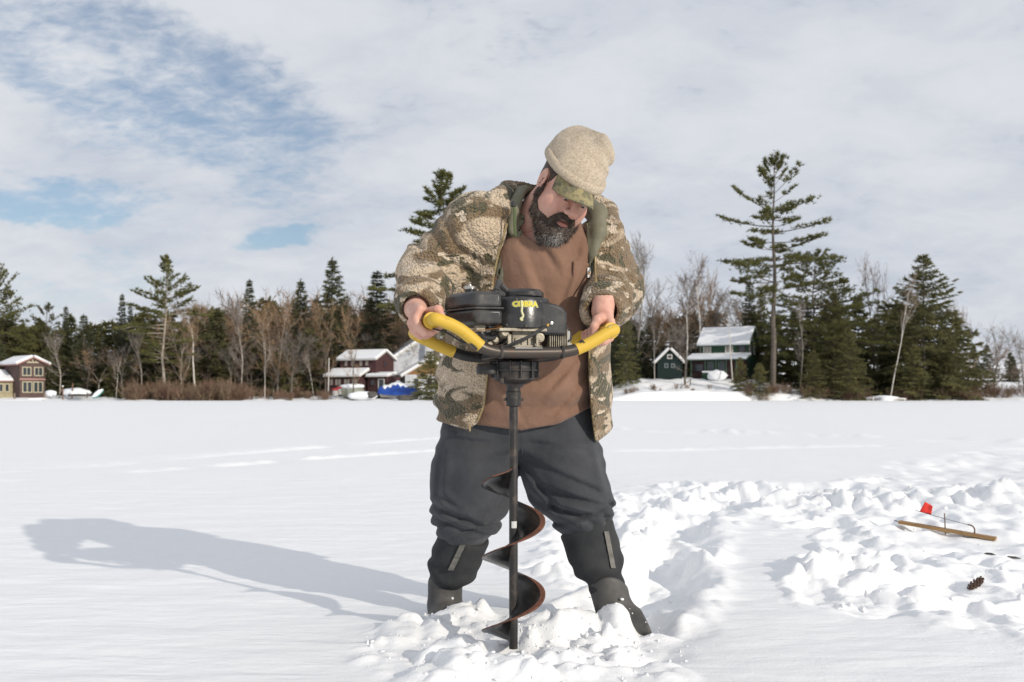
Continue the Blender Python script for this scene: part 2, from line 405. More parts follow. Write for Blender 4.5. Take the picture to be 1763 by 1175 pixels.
def snow_height(X, Y):
    n = VN
    z = 0.010 * n.n2(X * 0.5, Y * 0.35) + 0.004 * n.n2(X * 1.7 + 3, Y * 1.1) * sstep(40, 5, Y)
    z = z + 0.0035 * n.f2(X * 3.0 + Y * 0.8, Y * 7, 3) * sstep(25, 4, Y)
    near = Y < 30
    if not near.any(): return z
    # trampled snow
    wob = 0.16 * n.f2(X * 1.6, Y * 1.6, 3) + 0.07 * n.f2(X * 6, Y * 6, 2)
    d = poly_sd(X, Y, TRAMPLED) + wob * np.clip(Y / 5, 0.5, 2)
    T = sstep(0.06, -0.14, d)
    wx = X + 0.10 * n.n2(X * 3, Y * 3); wy = Y + 0.10 * n.n2(X * 3 + 9, Y * 3 + 4)
    bil = np.abs(n.n2(wx * 3.0, wy * 2.6)) ** 0.8 * 1.3
    bil2 = np.abs(n.n2(wx * 7.5 + 3, wy * 7 + 8)) ** 0.8 * 1.5
    bil3 = np.abs(n.n2(X * 19 + 1, Y * 19 + 7)) * 1.6
    lump = 0.030 * n.n2(wx * 1.6 + 5, wy * 1.3 + 1) + 0.012 * (bil - 0.45) + 0.007 * (bil2 - 0.4) + 0.003 * (bil3 - 0.4)
    # dug-out pit at the tip-up and the thrown-out mound in front of it
    rim = sstep(0.22, 0.02, np.abs(d + 0.06)) * 0.035
    z = z + T * (lump - 0.035) + rim * (0.5 + 0.5 * n.n2(X * 5, Y * 5)) * T
    px, py = TIP
    pit = np.exp(-(((X - px - 0.15) / 0.75) ** 2 + ((Y - py + 0.05) / 0.55) ** 2) ** 2)
    z = z * (1 - 0.75 * pit) - 0.06 * pit + 0.02 * pit * n.f2(X * 5, Y * 5, 3)
    for (mu, mv, rx, ry, hh) in ((1470, 985, 0.26, 0.22, 0.09), (1430, 1000, 0.16, 0.14, 0.04), (1560, 1030, 0.30, 0.14, 0.06), (1500, 925, 0.22, 0.22, 0.07), (1620, 868, 0.9, 0.40, 0.08), (1740, 865, 0.5, 0.5, 0.08), (1440, 870, 0.5, 0.45, 0.06),
                                 (1250, 850, 0.7, 0.6, 0.05), (1110, 872, 0.35, 0.5, 0.06), (1085, 930, 0.16, 0.3, 0.05)):
        mx, my = ground_xy(mu, mv)
        z = z + hh * np.exp(-(((X - mx) / rx) ** 2 + ((Y - my) / ry) ** 2)) * (0.9 + 0.45 * (bil2 - 0.4) + 0.25 * (bil3 - 0.4) + 0.25 * n.n2(X * 9, Y * 9))
    # walked trench from the right boot away from the camera
    for (a, b, w, dep) in ((ground_xy(1120, 1050), ground_xy(1150, 960), 0.13, 0.12), (ground_xy(1150, 960), ground_xy(1190, 890), 0.14, 0.11), (ground_xy(1190, 890), ground_xy(1300, 855), 0.20, 0.07),
                           (ground_xy(1000, 985), ground_xy(1020, 900), 0.12, 0.06)):
        q, t = seg_d(X, Y, a, b)
        q = q + 0.05 * n.f2(X * 5, Y * 5, 2)
        z = z - dep * np.exp(-(q / w) ** 4) * (0.75 + 0.5 * n.n2(X * 4, Y * 4)) + 0.022 * np.exp(-((q - w * 1.6) / 0.07) ** 2) * (0.5 + 0.7 * bil2)
    # cuttings thrown up round the auger
    ex, ey = ground_xy(905, 1118)
    e = ((X - ex) / 0.47) ** 2 + ((Y - ey + 0.02) / 0.42) ** 2 + 0.5 * n.f2(X * 4, Y * 4, 3)
    C = sstep(1.25, 0.35, e)
    z = z + C * (0.016 + 0.017 * (bil2 - 0.45) + 0.018 * n.n2(X * 6.5, Y * 6.5) + 0.013 * (bil3 - 0.4) + 0.005 * n.n2(X * 33, Y * 33) + 0.002 * n.n2(X * 70, Y * 70))
    for (mu, mv, rx, ry, hh) in ((770, 1066, 0.10, 0.06, 0.030), (822, 1064, 0.05, 0.06, 0.060), (690, 1085, 0.10, 0.08, 0.03), (790, 1135, 0.10, 0.09, 0.05), (955, 1097, 0.12, 0.09, 0.035), (1005, 1095, 0.09, 0.07, 0.030), (1050, 1100, 0.07, 0.05, 0.03),
                                 (880, 1160, 0.16, 0.06, 0.05), (1010, 1150, 0.12, 0.08, 0.03), (730, 1140, 0.08, 0.08, 0.03)):
        mx, my = ground_xy(mu, mv)
        z = z + hh * np.exp(-(((X - mx) / rx) ** 2 + ((Y - my) / ry) ** 2)) * (0.6 + 0.5 * (bil2 - 0.4) + 0.4 * (bil3 - 0.4) + 0.15 * n.n2(X * 33, Y * 33))
    for (mx, my, rx, ry, hh) in ((0.335, 3.37, 0.10, 0.06, 0.055), (0.41, 3.375, 0.05, 0.035, 0.05), (0.27, 3.42, 0.08, 0.08, 0.025), (0.47, 3.30, 0.07, 0.035, 0.02), (-0.22, 3.50, 0.10, 0.08, 0.02), (0.07, 2.97, 0.10, 0.05, 0.03), (-0.13, 2.99, 0.08, 0.06, 0.02)):
        z = z + hh * np.exp(-(((X - mx) / rx) ** 2 + ((Y - my) / ry) ** 2)) * (0.9 + 0.4 * (bil2 - 0.4) + 0.3 * n.n2(X * 14, Y * 14))
    ax_, ay_ = 0.003, 3.08
    z = z - 0.055 * np.exp(-(((X - ax_ + 0.03) ** 2 + (Y - ay_) ** 2) / 0.115 ** 2))
    # old tracks across the open lake: broken low ridges
    for k, (p0, p1, wd, amp, fr) in enumerate((((-60, 832), (790, 772), 0.10, 0.034, 1.6), ((-60, 816), (790, 752), 0.12, 0.034, 1.3), ((240, 716), (760, 728), 0.5, 0.055, 0.4), ((1040, 738), (1763, 762), 0.35, 0.09, 0.8),
                                  ((1040, 776), (1500, 768), 0.14, 0.035, 1.2), ((1060, 700), (1763, 706), 0.8, 0.06, 0.2), ((300, 722), (500, 708), 0.8, 0.07, 0.3))):
        a = ground_xy(*p0); b = ground_xy(*p1); q, t = seg_d(X, Y, a, b)
        Ln = math.hypot(b[0] - a[0], b[1] - a[1])
        br = sstep(-0.75, 0.0, n.n2(t * Ln * fr + 31 * k, 0 * t + 3.3 * k))
        z = z + amp * np.exp(-(q / wd) ** 2) * br * (0.8 + 0.4 * n.n2(X * 6, Y * 6)) - 0.5 * amp * np.exp(-((q - wd * 1.3) / wd) ** 2) * br
    return z
def lines(segs):
    out = [segs[0][0]]
    for a, b, s0, s1 in segs:
        x = a
        while x < b - 1e-6:
            f = (x - a) / (b - a); x = min(b, x + s0 + (s1 - s0) * f); out.append(x)
    return np.array(out, dtype=np.float64)
xs = lines(((-2500, -60, 400, 20), (-60, -8, 8, 0.5), (-8, -2.5, 0.3, 0.04), (-2.5, -0.75, 0.04, 0.012), (-0.75, 2.1, 0.0125, 0.0125), (2.1, 6.5, 0.0125, 0.06), (6.5, 12, 0.08, 0.4), (12, 60, 0.5, 8), (60, 2500, 20, 400)))
ys = lines(((-60, 0, 20, 1), (0, 2.4, 0.5, 0.04), (2.4, 4.4, 0.0125, 0.0125), (4.4, 9, 0.0125, 0.045), (9, 18, 0.045, 0.16), (18, 40, 0.16, 0.6), (40, 180, 0.7, 8), (180, 2500, 20, 400)))
GX, GY = np.meshgrid(xs, ys, indexing='ij')
GZ = snow_height(GX, GY).astype(np.float32)
# overlapping boot prints pressed into the trampled snow
def press_prints(n, seed):
    rng = np.random.RandomState(seed); poly = TRAMPLED; k = 0
    hol = np.zeros_like(GZ); rim_ = np.zeros_like(GZ)
    while k < n:
        u, v = rng.uniform(940, 1990), 680 + 75 * (1 + 5.2 * rng.rand() ** 1.8); x, y = ground_xy(u, v)
        if poly_sd(np.array([[x]]), np.array([[y]]), poly)[0, 0] > -0.05: continue
        k += 1
        if (x - TIP[0] - 0.1) ** 2 / 0.6 + (y - TIP[1]) ** 2 / 0.3 < 0.4 or math.hypot(x - 0.1, y - 3.2) < 0.5: continue
        a = rng.normal(0.9, 0.7); L_, W_ = rng.uniform(0.14, 0.20), rng.uniform(0.075, 0.11); dep = rng.uniform(0.03, 0.075)
        i0, i1 = np.searchsorted(xs, (x - 0.45, x + 0.45)); j0, j1 = np.searchsorted(ys, (y - 0.45, y + 0.45))
        xx, yy = GX[i0:i1, j0:j1] - x, GY[i0:i1, j0:j1] - y; p_, q_ = xx * math.cos(a) + yy * math.sin(a), -xx * math.sin(a) + yy * math.cos(a)
        w = 0.22 * VN.f2(xx * 11 + k, yy * 11, 2)
        e = np.sqrt((p_ / L_) ** 2 + (q_ / W_) ** 2) + w * 0.5
        push = 0.5 + 0.5 * np.tanh(p_ / L_ * 2)
        hol[i0:i1, j0:j1] = np.minimum(hol[i0:i1, j0:j1] * 0.92, -dep * sstep(1.25, 0.6, e))
        rim_[i0:i1, j0:j1] = np.maximum(rim_[i0:i1, j0:j1] * sstep(0.55, 1.0, e), (0.010 + 0.020 * push) * np.exp(-((e - 1.35) / 0.28) ** 2) * (1 + w))
    h_ = hol + rim_
    for _ in range(3):
        h_[1:-1] = 0.25 * h_[:-2] + 0.5 * h_[1:-1] + 0.25 * h_[2:]; h_[:, 1:-1] = 0.25 * h_[:, :-2] + 0.5 * h_[:, 1:-1] + 0.25 * h_[:, 2:]
    return h_
PR = press_prints(420, 9)
GZ += PR
act_ = np.abs(PR) > 0.004      # crumbly crust in the broken snow
GZ += np.where(act_, 0.0045 * VN.f2(GX * 22, GY * 22, 3) + 0.010 * np.maximum(0, VN.n2(GX * 9 + 3, GY * 9)) , 0).astype(np.float32)
np.maximum(GZ, -0.15, out=GZ)
nx_, ny_ = GX.shape
idx = np.arange(nx_ * ny_).reshape(nx_, ny_)
gq = np.stack([idx[:-1, :-1], idx[1:, :-1], idx[1:, 1:], idx[:-1, 1:]], -1).reshape(-1, 4)
lake = mesh_obj('snow_covered_lake', np.stack([GX, GY, GZ], -1).reshape(-1, 3), gq, SNOW, smooth=True)
tag(lake, kind='structure')
def snow_z(x, y):
    i = int(np.clip(np.searchsorted(xs, x) - 1, 0, len(xs) - 2)); j = int(np.clip(np.searchsorted(ys, y) - 1, 0, len(ys) - 2))
    s, t = (x - xs[i]) / (xs[i + 1] - xs[i]), (y - ys[j]) / (ys[j + 1] - ys[j])
    return float((GZ[i, j] * (1 - s) + GZ[i + 1, j] * s) * (1 - t) + (GZ[i, j + 1] * (1 - s) + GZ[i + 1, j + 1] * s) * t)
def land(u, v, lift=0.0):
    """where the line of sight through a photo pixel meets the snow"""
    Y = 2.5
    while Y < 40:
        p = P(u, v, Y)
        if p[2] <= snow_z(p[0], p[1]) + lift: break
        Y += 0.004
    return Vector(p)

# the shore: a low bank that rises to the wood, higher on the right where the green house stands
SHORE = 132.0
def shore_z(X, Y):
    s = Y - (SHORE + 1.3 * VN.n2(X * 0.06, X * 0 + 2) + 0.6 * VN.n2(X * 0.3, X * 0 + 7))
    bank = 0.55 + 2.6 * sstep(10, 19, X) * sstep(47, 33, X) + 0.25 * VN.n2(X * 0.12, Y * 0.12)
    z = -0.5 + (bank + 0.5) * (0.45 * sstep(-0.5, 1.0, s) + 0.55 * sstep(0.5, 13, s))
    z = z + 0.16 * VN.f2(X * 0.7, Y * 0.7, 3) * sstep(0, 2, s) + 0.05 * np.maximum(0, s - 25)
    return z
sx = lines(((-260, -80, 12, 1.5), (-80, 80, 0.55, 0.55), (80, 260, 1.5, 12))); sy = lines(((128.5, 146, 0.3, 0.6), (146, 190, 0.8, 4), (190, 420, 8, 30)))
SX, SY = np.meshgrid(sx, sy, indexing='ij'); SZ = shore_z(SX, SY)
n1_, n2_ = SX.shape; idx = np.arange(n1_ * n2_).reshape(n1_, n2_)
sq = np.stack([idx[:-1, :-1], idx[1:, :-1], idx[1:, 1:], idx[:-1, 1:]], -1).reshape(-1, 4)
shore = mesh_obj('snowy_shore_bank', np.stack([SX, SY, SZ], -1).reshape(-1, 3), sq, SNOW, smooth=True); tag(shore, kind='structure')
def sh_z(x, y): return float(shore_z(np.array([[x]], dtype=float), np.array([[y]], dtype=float))[0, 0])

# ================================================================== TREES
class Arr:
    """triangles collected in numpy pieces: bark (slot 0) and leaves/needles (slot 1)"""
    def __init__(s): s.V = []; s.T = []; s.n = 0
    def add(s, V, T):
        s.V.append(np.asarray(V, dtype=np.float32)); s.T.append(np.asarray(T, dtype=np.int64) + s.n); s.n += len(V)
    def get(s):
        if not s.V: return np.zeros((0, 3), np.float32), np.zeros((0, 3), np.int64)
        return np.concatenate(s.V), np.concatenate(s.T)
LIGHT = False
def limb(arr, pts, rads, n=5):
    pts = np.asarray(pts, dtype=float)
    if LIGHT and n <= 5 and len(pts) > 3: pts = pts[::(2 if n > 3 else len(pts) - 1)]; rads = np.asarray(rads)[::(2 if n > 3 else len(rads) - 1)]
    k = len(pts); V = []
    for i in range(k):
        t = pts[min(i + 1, k - 1)] - pts[max(i - 1, 0)]; t = t / (np.linalg.norm(t) + 1e-9)
        a = np.cross(t, (0, 0, 1.0) if abs(t[2]) < 0.9 else (0, 1.0, 0)); a /= np.linalg.norm(a); b = np.cross(a, t)
        for j in range(n):
            g = 2 * math.pi * j / n; V.append(pts[i] + (a * math.cos(g) + b * math.sin(g)) * rads[i])
    T = []
    for i in range(k - 1):
        for j in range(n):
            j2 = (j + 1) % n; p, q, r_, s_ = i * n + j, i * n + j2, (i + 1) * n + j2, (i + 1) * n + j
            T += [(p, q, r_), (p, r_, s_)]
    arr.add(V, T)
def slivers(arr, P0, D, Ln, W, rng):
    """thin leaf triangles starting at P0 along D"""
    P0 = np.asarray(P0); D = D / (np.linalg.norm(D, axis=1, keepdims=True) + 1e-9)
    r_ = rng.normal(size=D.shape); S = np.cross(D, r_); S /= (np.linalg.norm(S, axis=1, keepdims=True) + 1e-9)
    m = len(P0); V = np.empty((m * 3, 3)); Ln = np.asarray(Ln).reshape(-1, 1); W = np.asarray(W).reshape(-1, 1)
    V[0::3] = P0 + S * W * 0.5; V[1::3] = P0 - S * W * 0.5; V[2::3] = P0 + D * Ln
    arr.add(V, np.arange(m * 3).reshape(-1, 3))
def wander(rng, p, d, L, k, bend=0.12, up=0.0):
    pts = [np.array(p, float)]; d = np.array(d, float); d /= np.linalg.norm(d)
    for i in range(k):
        d = d + rng.normal(size=3) * bend + np.array((0, 0, up)); d /= np.linalg.norm(d); pts.append(pts[-1] + d * L / k)
    return np.array(pts)

def make_pine(seed, H=20.0, base=0.35, spread=0.17, whorl=0.030, dens=1.0, sliver=0.42, lean=0.0, irregular=0.45, topfan=0.5, wid=0.085, lowdead=True):
    """eastern white pine: plates of needles on long level limbs, with gaps"""
    rng = np.random.RandomState(seed); B = Arr(); L = Arr()
    k = 14; tz = np.linspace(0, 1, k); ox = np.cumsum(rng.normal(size=k)) * 0.004 * H + lean * H * tz ** 1.4; oy = np.cumsum(rng.normal(size=k)) * 0.004 * H
    tr = np.stack([ox - ox[0], oy - oy[0], tz * H], 1); r0 = H * 0.0135
    limb(B, tr, r0 * (1 - 0.93 * tz ** 0.85) + 0.02, 7)
    def at(f): return np.array([np.interp(f, tz, tr[:, c]) for c in range(3)])
    f = base * (0.55 if lowdead else 0.9); ang = rng.rand() * 6
    while f < 0.985:
        nb = rng.randint(3, 6); dead = f < base
        g = (f - base) / (1 - base)
        prof = (np.clip((1 - g) / 0.55, 0, 1) ** 0.75) * np.clip(0.45 + g / 0.35, 0.4, 1)
        for b in range(nb):
            if rng.rand() < (0.55 if dead else 0.10): continue
            a = ang + b * 2 * math.pi / nb + rng.normal() * 0.35
            ln = H * spread * prof * (1 - irregular + 2 * irregular * rng.rand()) * (0.5 if dead else 1) + 0.3
            elev = (-0.12 + 0.30 * g + topfan * max(0, g - 0.55) * 2.2) + rng.normal() * 0.10
            p = at(f); d = np.array((math.cos(a) * math.cos(elev), math.sin(a) * math.cos(elev), math.sin(elev)))
            pts = wander(rng, p, d, ln, 6, 0.07, 0.035)
            limb(B, pts, np.linspace(max(0.018, ln * 0.014), 0.012, len(pts)), 3)
            if dead and rng.rand() < 0.85: continue
            m = max(3, int(ln * 5.0 * dens))
            tt = 0.30 + 0.70 * rng.rand(m) ** 0.75
            C = np.stack([np.interp(tt, np.linspace(0, 1, len(pts)), pts[:, c]) for c in range(3)], 1)
            side = np.cross(d, (0, 0, 1.0)); side /= np.linalg.norm(side)
            off = rng.normal(size=m) * ln * 0.13 * (1.1 - 0.5 * tt)
            C = C + side * off[:, None] + np.array((0, 0, 1.0)) * (np.abs(rng.normal(size=m)) * 0.16 + 0.05)[:, None] + d * (np.abs(off) * 0.5)[:, None]
            q = 9; CC = np.repeat(C, q, 0); dirs = rng.normal(size=(m * q, 3)) * np.array((1, 1, 0.55)) + d * 0.55 + np.array((0, 0, 0.45))
            slivers(L, CC - dirs * 0.05, dirs, sliver * (0.6 + 0.7 * rng.rand(m * q)), wid * (0.7 + 0.6 * rng.rand(m * q)), rng)
        f += whorl * (0.75 + 0.5 * rng.rand()); ang += 1.1
    m = 60; C = np.repeat(at(1.0)[None], m, 0) + rng.normal(size=(m, 3)) * np.array((0.25, 0.25, 0.35))
    slivers(L, C, rng.normal(size=(m, 3)) + np.array((0, 0, 1.2)), sliver * (0.6 + 0.6 * rng.rand(m)), np.full(m, wid), rng)
    return B.get(), L.get()

def make_spruce(seed, H=18.0, spread=0.17, dens=1.0, sliver=0.42, wid=0.11, base=0.06, droop=0.25, spire=0.9, ragged=0.25, step=0.020):
    """spruce, fir or hemlock: a dense cone of drooping sprays"""
    rng = np.random.RandomState(seed); B = Arr(); L = Arr()
    tz = np.linspace(0, 1, 8); tr = np.stack([np.cumsum(rng.normal(size=8)) * 0.002 * H, np.cumsum(rng.normal(size=8)) * 0.002 * H, tz * H], 1)
    limb(B, tr, H * 0.012 * (1 - 0.95 * tz) + 0.015, 6)
    def at(f): return np.array([np.interp(f, tz, tr[:, c]) for c in range(3)])
    f = base; ang = 0; lumpy = rng.rand(40)
    while f < 0.99:
        g = (f - base) / (1 - base); prof = (1 - g) ** spire
        for b in range(rng.randint(4, 7)):
            a = ang + b * 1.15 + rng.normal() * 0.3
            lob = 0.75 + 0.5 * lumpy[int((a % 6.283) / 6.283 * 8) + 8 * min(4, int(g * 5)) if True else 0]
            ln = H * spread * prof * lob * (1 - ragged + 2 * ragged * rng.rand()) + 0.15
            elev = -droop * (1 - g) + 0.45 * g ** 2 + rng.normal() * 0.08
            d = np.array((math.cos(a) * math.cos(elev), math.sin(a) * math.cos(elev), math.sin(elev)))
            pts = wander(rng, at(f), d, ln, 4, 0.05, 0.03 if g > 0.3 else 0.0)
            limb(B, pts, np.linspace(0.03, 0.008, len(pts)), 3)
            m = max(4, int(ln * 7.5 * dens)); tt = 0.12 + 0.88 * rng.rand(m) ** 0.7
            C = np.stack([np.interp(tt, np.linspace(0, 1, len(pts)), pts[:, c]) for c in range(3)], 1)
            side = np.cross(d, (0, 0, 1.0)); side /= np.linalg.norm(side); off = rng.normal(size=m) * (0.10 + ln * 0.10 * (1.15 - tt))
            C = C + side * off[:, None] - np.array((0, 0, 1.0)) * (np.abs(off) * 0.3)[:, None]
            q = 6; CC = np.repeat(C, q, 0)
            dirs = rng.normal(size=(m * q, 3)) * np.array((1, 1, 0.5)) * 0.75 + d * 0.8 + np.array((0, 0, -0.30)) + np.repeat(side[None] * np.sign(off)[:, None] * 0.6, q, 0)
            slivers(L, CC, dirs, sliver * (0.6 + 0.7 * rng.rand(m * q)), wid * (0.7 + 0.6 * rng.rand(m * q)), rng)
        f += step * (0.7 + 0.6 * rng.rand()); ang += 0.8
    m = 24; C = np.repeat(at(1.0)[None], m, 0) - np.array((0, 0, 1.0)) * (rng.rand(m) * 0.9)[:, None]
    slivers(L, C, rng.normal(size=(m, 3)) * 0.5 + np.array((0, 0, 1.4)), sliver * (0.6 + 0.6 * rng.rand(m)), np.full(m, wid * 0.8), rng)
    return B.get(), L.get()

def make_bare(seed, H=14.0, trunk=0.35, fork=3, levels=4, spread=0.55, thick=0.011, twig=1.0, lean=0.0, droop=0.0, bend=0.10, twl=0.55, side=True, tww=0.030):
    """leafless broad-leaved tree: trunk, forking limbs and a haze of twigs"""
    rng = np.random.RandomState(seed); B = Arr(); L = Arr()
    t0 = wander(rng, (0, 0, 0), (lean, 0, 1), H * trunk, 6, 0.05, 0.03); r0 = H * thick
    limb(B, t0, np.linspace(r0 * 1.15, r0 * 0.75, len(t0)), 7)
    def rec(p, d, ln, r_, lev):
        pts = wander(rng, p, d, ln, 5, bend, 0.05 - droop * lev)
        limb(B if lev < 3 else L, pts, np.linspace(r_, r_ * 0.55, len(pts)), 5 if lev == 0 else 4 if lev == 1 else 3)
        if lev >= levels - 1:
            m = int(9 * twig); tt = rng.rand(m)
            C = np.stack([np.interp(tt, np.linspace(0, 1, len(pts)), pts[:, c]) for c in range(3)], 1)
            dd = pts[-1] - pts[0]; dd = dd / np.linalg.norm(dd)
            slivers(L, C, dd[None] + rng.normal(size=(m, 3)) * 0.6, H * 0.045 * twl / 0.55 * (0.5 + rng.rand(m)), tww * (0.7 + 0.6 * rng.rand(m)), rng); return
        e = pts[-1]; de = pts[-1] - pts[-2]; de /= np.linalg.norm(de)
        nb = 2 + (rng.rand() < 0.6)
        for b in range(nb):
            v = de + rng.normal(size=3) * spread * 0.75; v[2] += 0.15; rec(e, v, ln * (0.62 + 0.25 * rng.rand()), r_ * 0.55, lev + 1)
        for b in range(2 + lev):
            i = rng.randint(1, 5); v = de + rng.normal(size=3) * spread * 1.25; rec(pts[i], v, ln * (0.4 + 0.25 * rng.rand()), r_ * 0.38, min(levels - 1, lev + 2))
    d0 = t0[-1] - t0[-2]; d0 /= np.linalg.norm(d0)
    for b in range(fork):
        v = d0 + rng.normal(size=3) * spread * (0.75 if b else 0.25); v[2] = max(v[2], 0.25); rec(t0[-1], v, H * (1 - trunk) * (0.42 if b else 0.5), r0 * (0.5 if b else 0.68), 0)
    if side:
        for b in range(4):
            i = rng.randint(3, 7) if len(t0) > 6 else 3; v = np.array((rng.normal(), rng.normal(), 0.5)); rec(t0[min(i, len(t0) - 1)], v, H * 0.16, r0 * 0.25, 2)
    return B.get(), L.get()

def make_shrub(seed, H=2.2, n=26, w=1.4):
    rng = np.random.RandomState(seed); B = Arr(); L = Arr()
    for i in range(n):
        p = (rng.normal() * w * 0.3, rng.normal() * w * 0.3, -0.1); d = np.array((rng.normal() * 0.35, rng.normal() * 0.35, 1.0))
        pts = wander(rng, p, d, H * (0.6 + 0.4 * rng.rand()), 4, 0.1); limb(B, pts, np.linspace(0.022, 0.008, 5), 3)
        m = 14; tt = 0.25 + 0.75 * rng.rand(m); C = np.stack([np.interp(tt, np.linspace(0, 1, 5), pts[:, c]) for c in range(3)], 1)
        slivers(L, C, d[None] + rng.normal(size=(m, 3)) * 0.45, 0.35 + 0.5 * rng.rand(m), 0.018 + 0.02 * rng.rand(m), rng)
    return B.get(), L.get()

# foliage and bark
PINE_N = material('pine_needles', (0.200, 0.200, 0.075), 0.75, var=0.45, vscale=0.35, obj_var=0.18, contrast=(0.3, 0.7), spec=0.2)
SPRUCE_N = material('spruce_needles', (0.215, 0.215, 0.105), 0.75, color2=(0.125, 0.136, 0.078), vscale=0.3, obj_var=0.22, spec=0.2)
HEMLOCK_N = material('hemlock_needles', (0.275, 0.255, 0.105), 0.75, color2=(0.150, 0.155, 0.080), vscale=0.3, obj_var=0.18, spec=0.2)
DARK_N = material('fir_needles', (0.150, 0.158, 0.086), 0.75, color2=(0.090, 0.104, 0.064), vscale=0.35, obj_var=0.2, spec=0.2)
BARK = material('grey_bark', (0.17, 0.145, 0.12), 0.9, color2=(0.10, 0.085, 0.072), vscale=2.5, bump=0.4, bscale=8, bdist=0.03, obj_var=0.15, spec=0.1)
PALE_BARK = material('pale_bark', (0.46, 0.41, 0.35), 0.9, color2=(0.30, 0.26, 0.22), vscale=1.6, obj_var=0.12, spec=0.1)
BIRCH = material('birch_bark', (0.66, 0.62, 0.56), 0.8, color2=(0.30, 0.26, 0.22), vscale=1.3, contrast=(0.55, 0.72), spec=0.15)
TWIG = material('brown_twigs', (0.30, 0.23, 0.18), 0.9, color2=(0.19, 0.145, 0.12), vscale=0.6, obj_var=0.15, spec=0.1)
RUST_TWIG = material('russet_twigs', (0.42, 0.275, 0.155), 0.9, color2=(0.26, 0.18, 0.12), vscale=0.4, obj_var=0.12, spec=0.1)
GREY_TWIG = material('grey_twigs', (0.28, 0.245, 0.22), 0.9, color2=(0.19, 0.165, 0.15), vscale=0.6, obj_var=0.15, spec=0.1)
RED_TWIG = material('reddish_twigs', (0.19, 0.115, 0.085), 0.9, color2=(0.24, 0.18, 0.12), vscale=0.5, obj_var=0.15, spec=0.1)

def translucent(m, k):
    nt = m.node_tree; N = nt.nodes; L = nt.links; b = N['Principled BSDF']; out = N['Material Output']; t = N.new('ShaderNodeBsdfTranslucent'); mx = N.new('ShaderNodeMixShader'); mx.inputs[0].default_value = k
    src = b.inputs['Base Color'].links[0].from_socket; L.new(src, t.inputs['Color']); L.new(b.outputs[0], mx.inputs[1]); L.new(t.outputs[0], mx.inputs[2]); L.new(mx.outputs[0], out.inputs['Surface'])
for m_ in (PINE_N, SPRUCE_N, HEMLOCK_N, DARK_N): translucent(m_, 0.45)
TREE_MESH = {}
def tree_mesh(key, build, bark, leaf, second):
    (bv, bt), (lv, lt) = build
    a = mesh_obj('trunk', bv, bt, bark, smooth=True); b = mesh_obj(second, lv, lt, leaf)
    H = float(max(bv[:, 2].max(), lv[:, 2].max()))
    TREE_MESH[key] = (a.data, b.data, H, second)
    bpy.data.objects.remove(a); bpy.data.objects.remove(b)
tree_mesh('pine_hero', make_pine(3, 31, 0.36, 0.175, 0.034, 1.8, 0.55, irregular=0.60, topfan=0.85, wid=0.12), BARK, PINE_N, 'crown')
tree_mesh('pine_mid', make_pine(21, 30, 0.30, 0.165, 0.028, 1.9, 0.55, irregular=0.5, topfan=0.95, wid=0.13), BARK, PINE_N, 'crown')
tree_mesh('pine_left', make_pine(8, 24, 0.24, 0.25, 0.033, 1.6, 0.52, irregular=0.45, topfan=1.15, wid=0.13), PALE_BARK, PINE_N, 'crown')
tree_mesh('pine_bushy', make_pine(12, 20, 0.15, 0.40, 0.028, 1.25, 0.52, irregular=0.35, topfan=0.5, wid=0.12), BARK, PINE_N, 'crown')
tree_mesh('pine_small', make_pine(15, 14, 0.45, 0.25, 0.045, 1.2, 0.45, irregular=0.5, topfan=0.6, wid=0.10), BARK, PINE_N, 'crown')
tree_mesh('spruce_a', make_spruce(5, 18, 0.23, 0.75, 0.5, 0.13), BARK, SPRUCE_N, 'crown')
tree_mesh('spruce_b', make_spruce(6, 18, 0.16, 0.85, 0.45, 0.12, ragged=0.35), BARK, DARK_N, 'crown')
tree_mesh('spire', make_spruce(9, 17, 0.085, 1.0, 0.45, 0.11, spire=0.8, ragged=0.3), BARK, DARK_N, 'crown')
tree_mesh('hemlock', make_spruce(14, 20, 0.42, 0.55, 0.62, 0.16, spire=0.72, ragged=0.32, droop=0.2, step=0.021), BARK, HEMLOCK_N, 'crown')
tree_mesh('hemlock_b', make_spruce(18, 18, 0.36, 0.6, 0.58, 0.15, spire=0.8, ragged=0.35, droop=0.15, step=0.023), BARK, HEMLOCK_N, 'crown')
tree_mesh('young', make_spruce(25, 6, 0.34, 1.3, 0.36, 0.085, spire=0.8, ragged=0.4, step=0.045), BARK, HEMLOCK_N, 'crown')
tree_mesh('bare_a', make_bare(1, 15), BARK, TWIG, 'twigs')
tree_mesh('bare_b', make_bare(2, 15, 0.45, 2, 4, 0.42), PALE_BARK, GREY_TWIG, 'twigs')
tree_mesh('bare_c', make_bare(3, 14, 0.25, 4, 4, 0.6), PALE_BARK, RUST_TWIG, 'twigs')
tree_mesh('bare_d', make_bare(4, 15, 0.4, 3, 4, 0.5, twig=1.3), BARK, RUST_TWIG, 'twigs')
tree_mesh('bare_wide', make_bare(6, 11, 0.2, 5, 4, 0.75, 0.014, twig=1.2), BARK, TWIG, 'twigs')
tree_mesh('oak', make_bare(9, 13, 0.42, 4, 4, 0.8, 0.019, twig=0.9), BARK, GREY_TWIG, 'twigs')
tree_mesh('birch_a', make_bare(31, 14, 0.5, 2, 4, 0.38, 0.0095, twig=0.8, side=False), BIRCH, TWIG, 'twigs')
tree_mesh('birch_b', make_bare(32, 14, 0.6, 2, 4, 0.45, 0.009, lean=-0.10, twig=0.8, side=False), BIRCH, TWIG, 'twigs')
tree_mesh('birch_lean', make_bare(35, 14, 0.55, 2, 4, 0.42, 0.0065, lean=0.34, twig=0.8, bend=0.12, side=False), BIRCH, TWIG, 'twigs')
tree_mesh('shrub', make_shrub(41), TWIG, RED_TWIG, 'twigs')
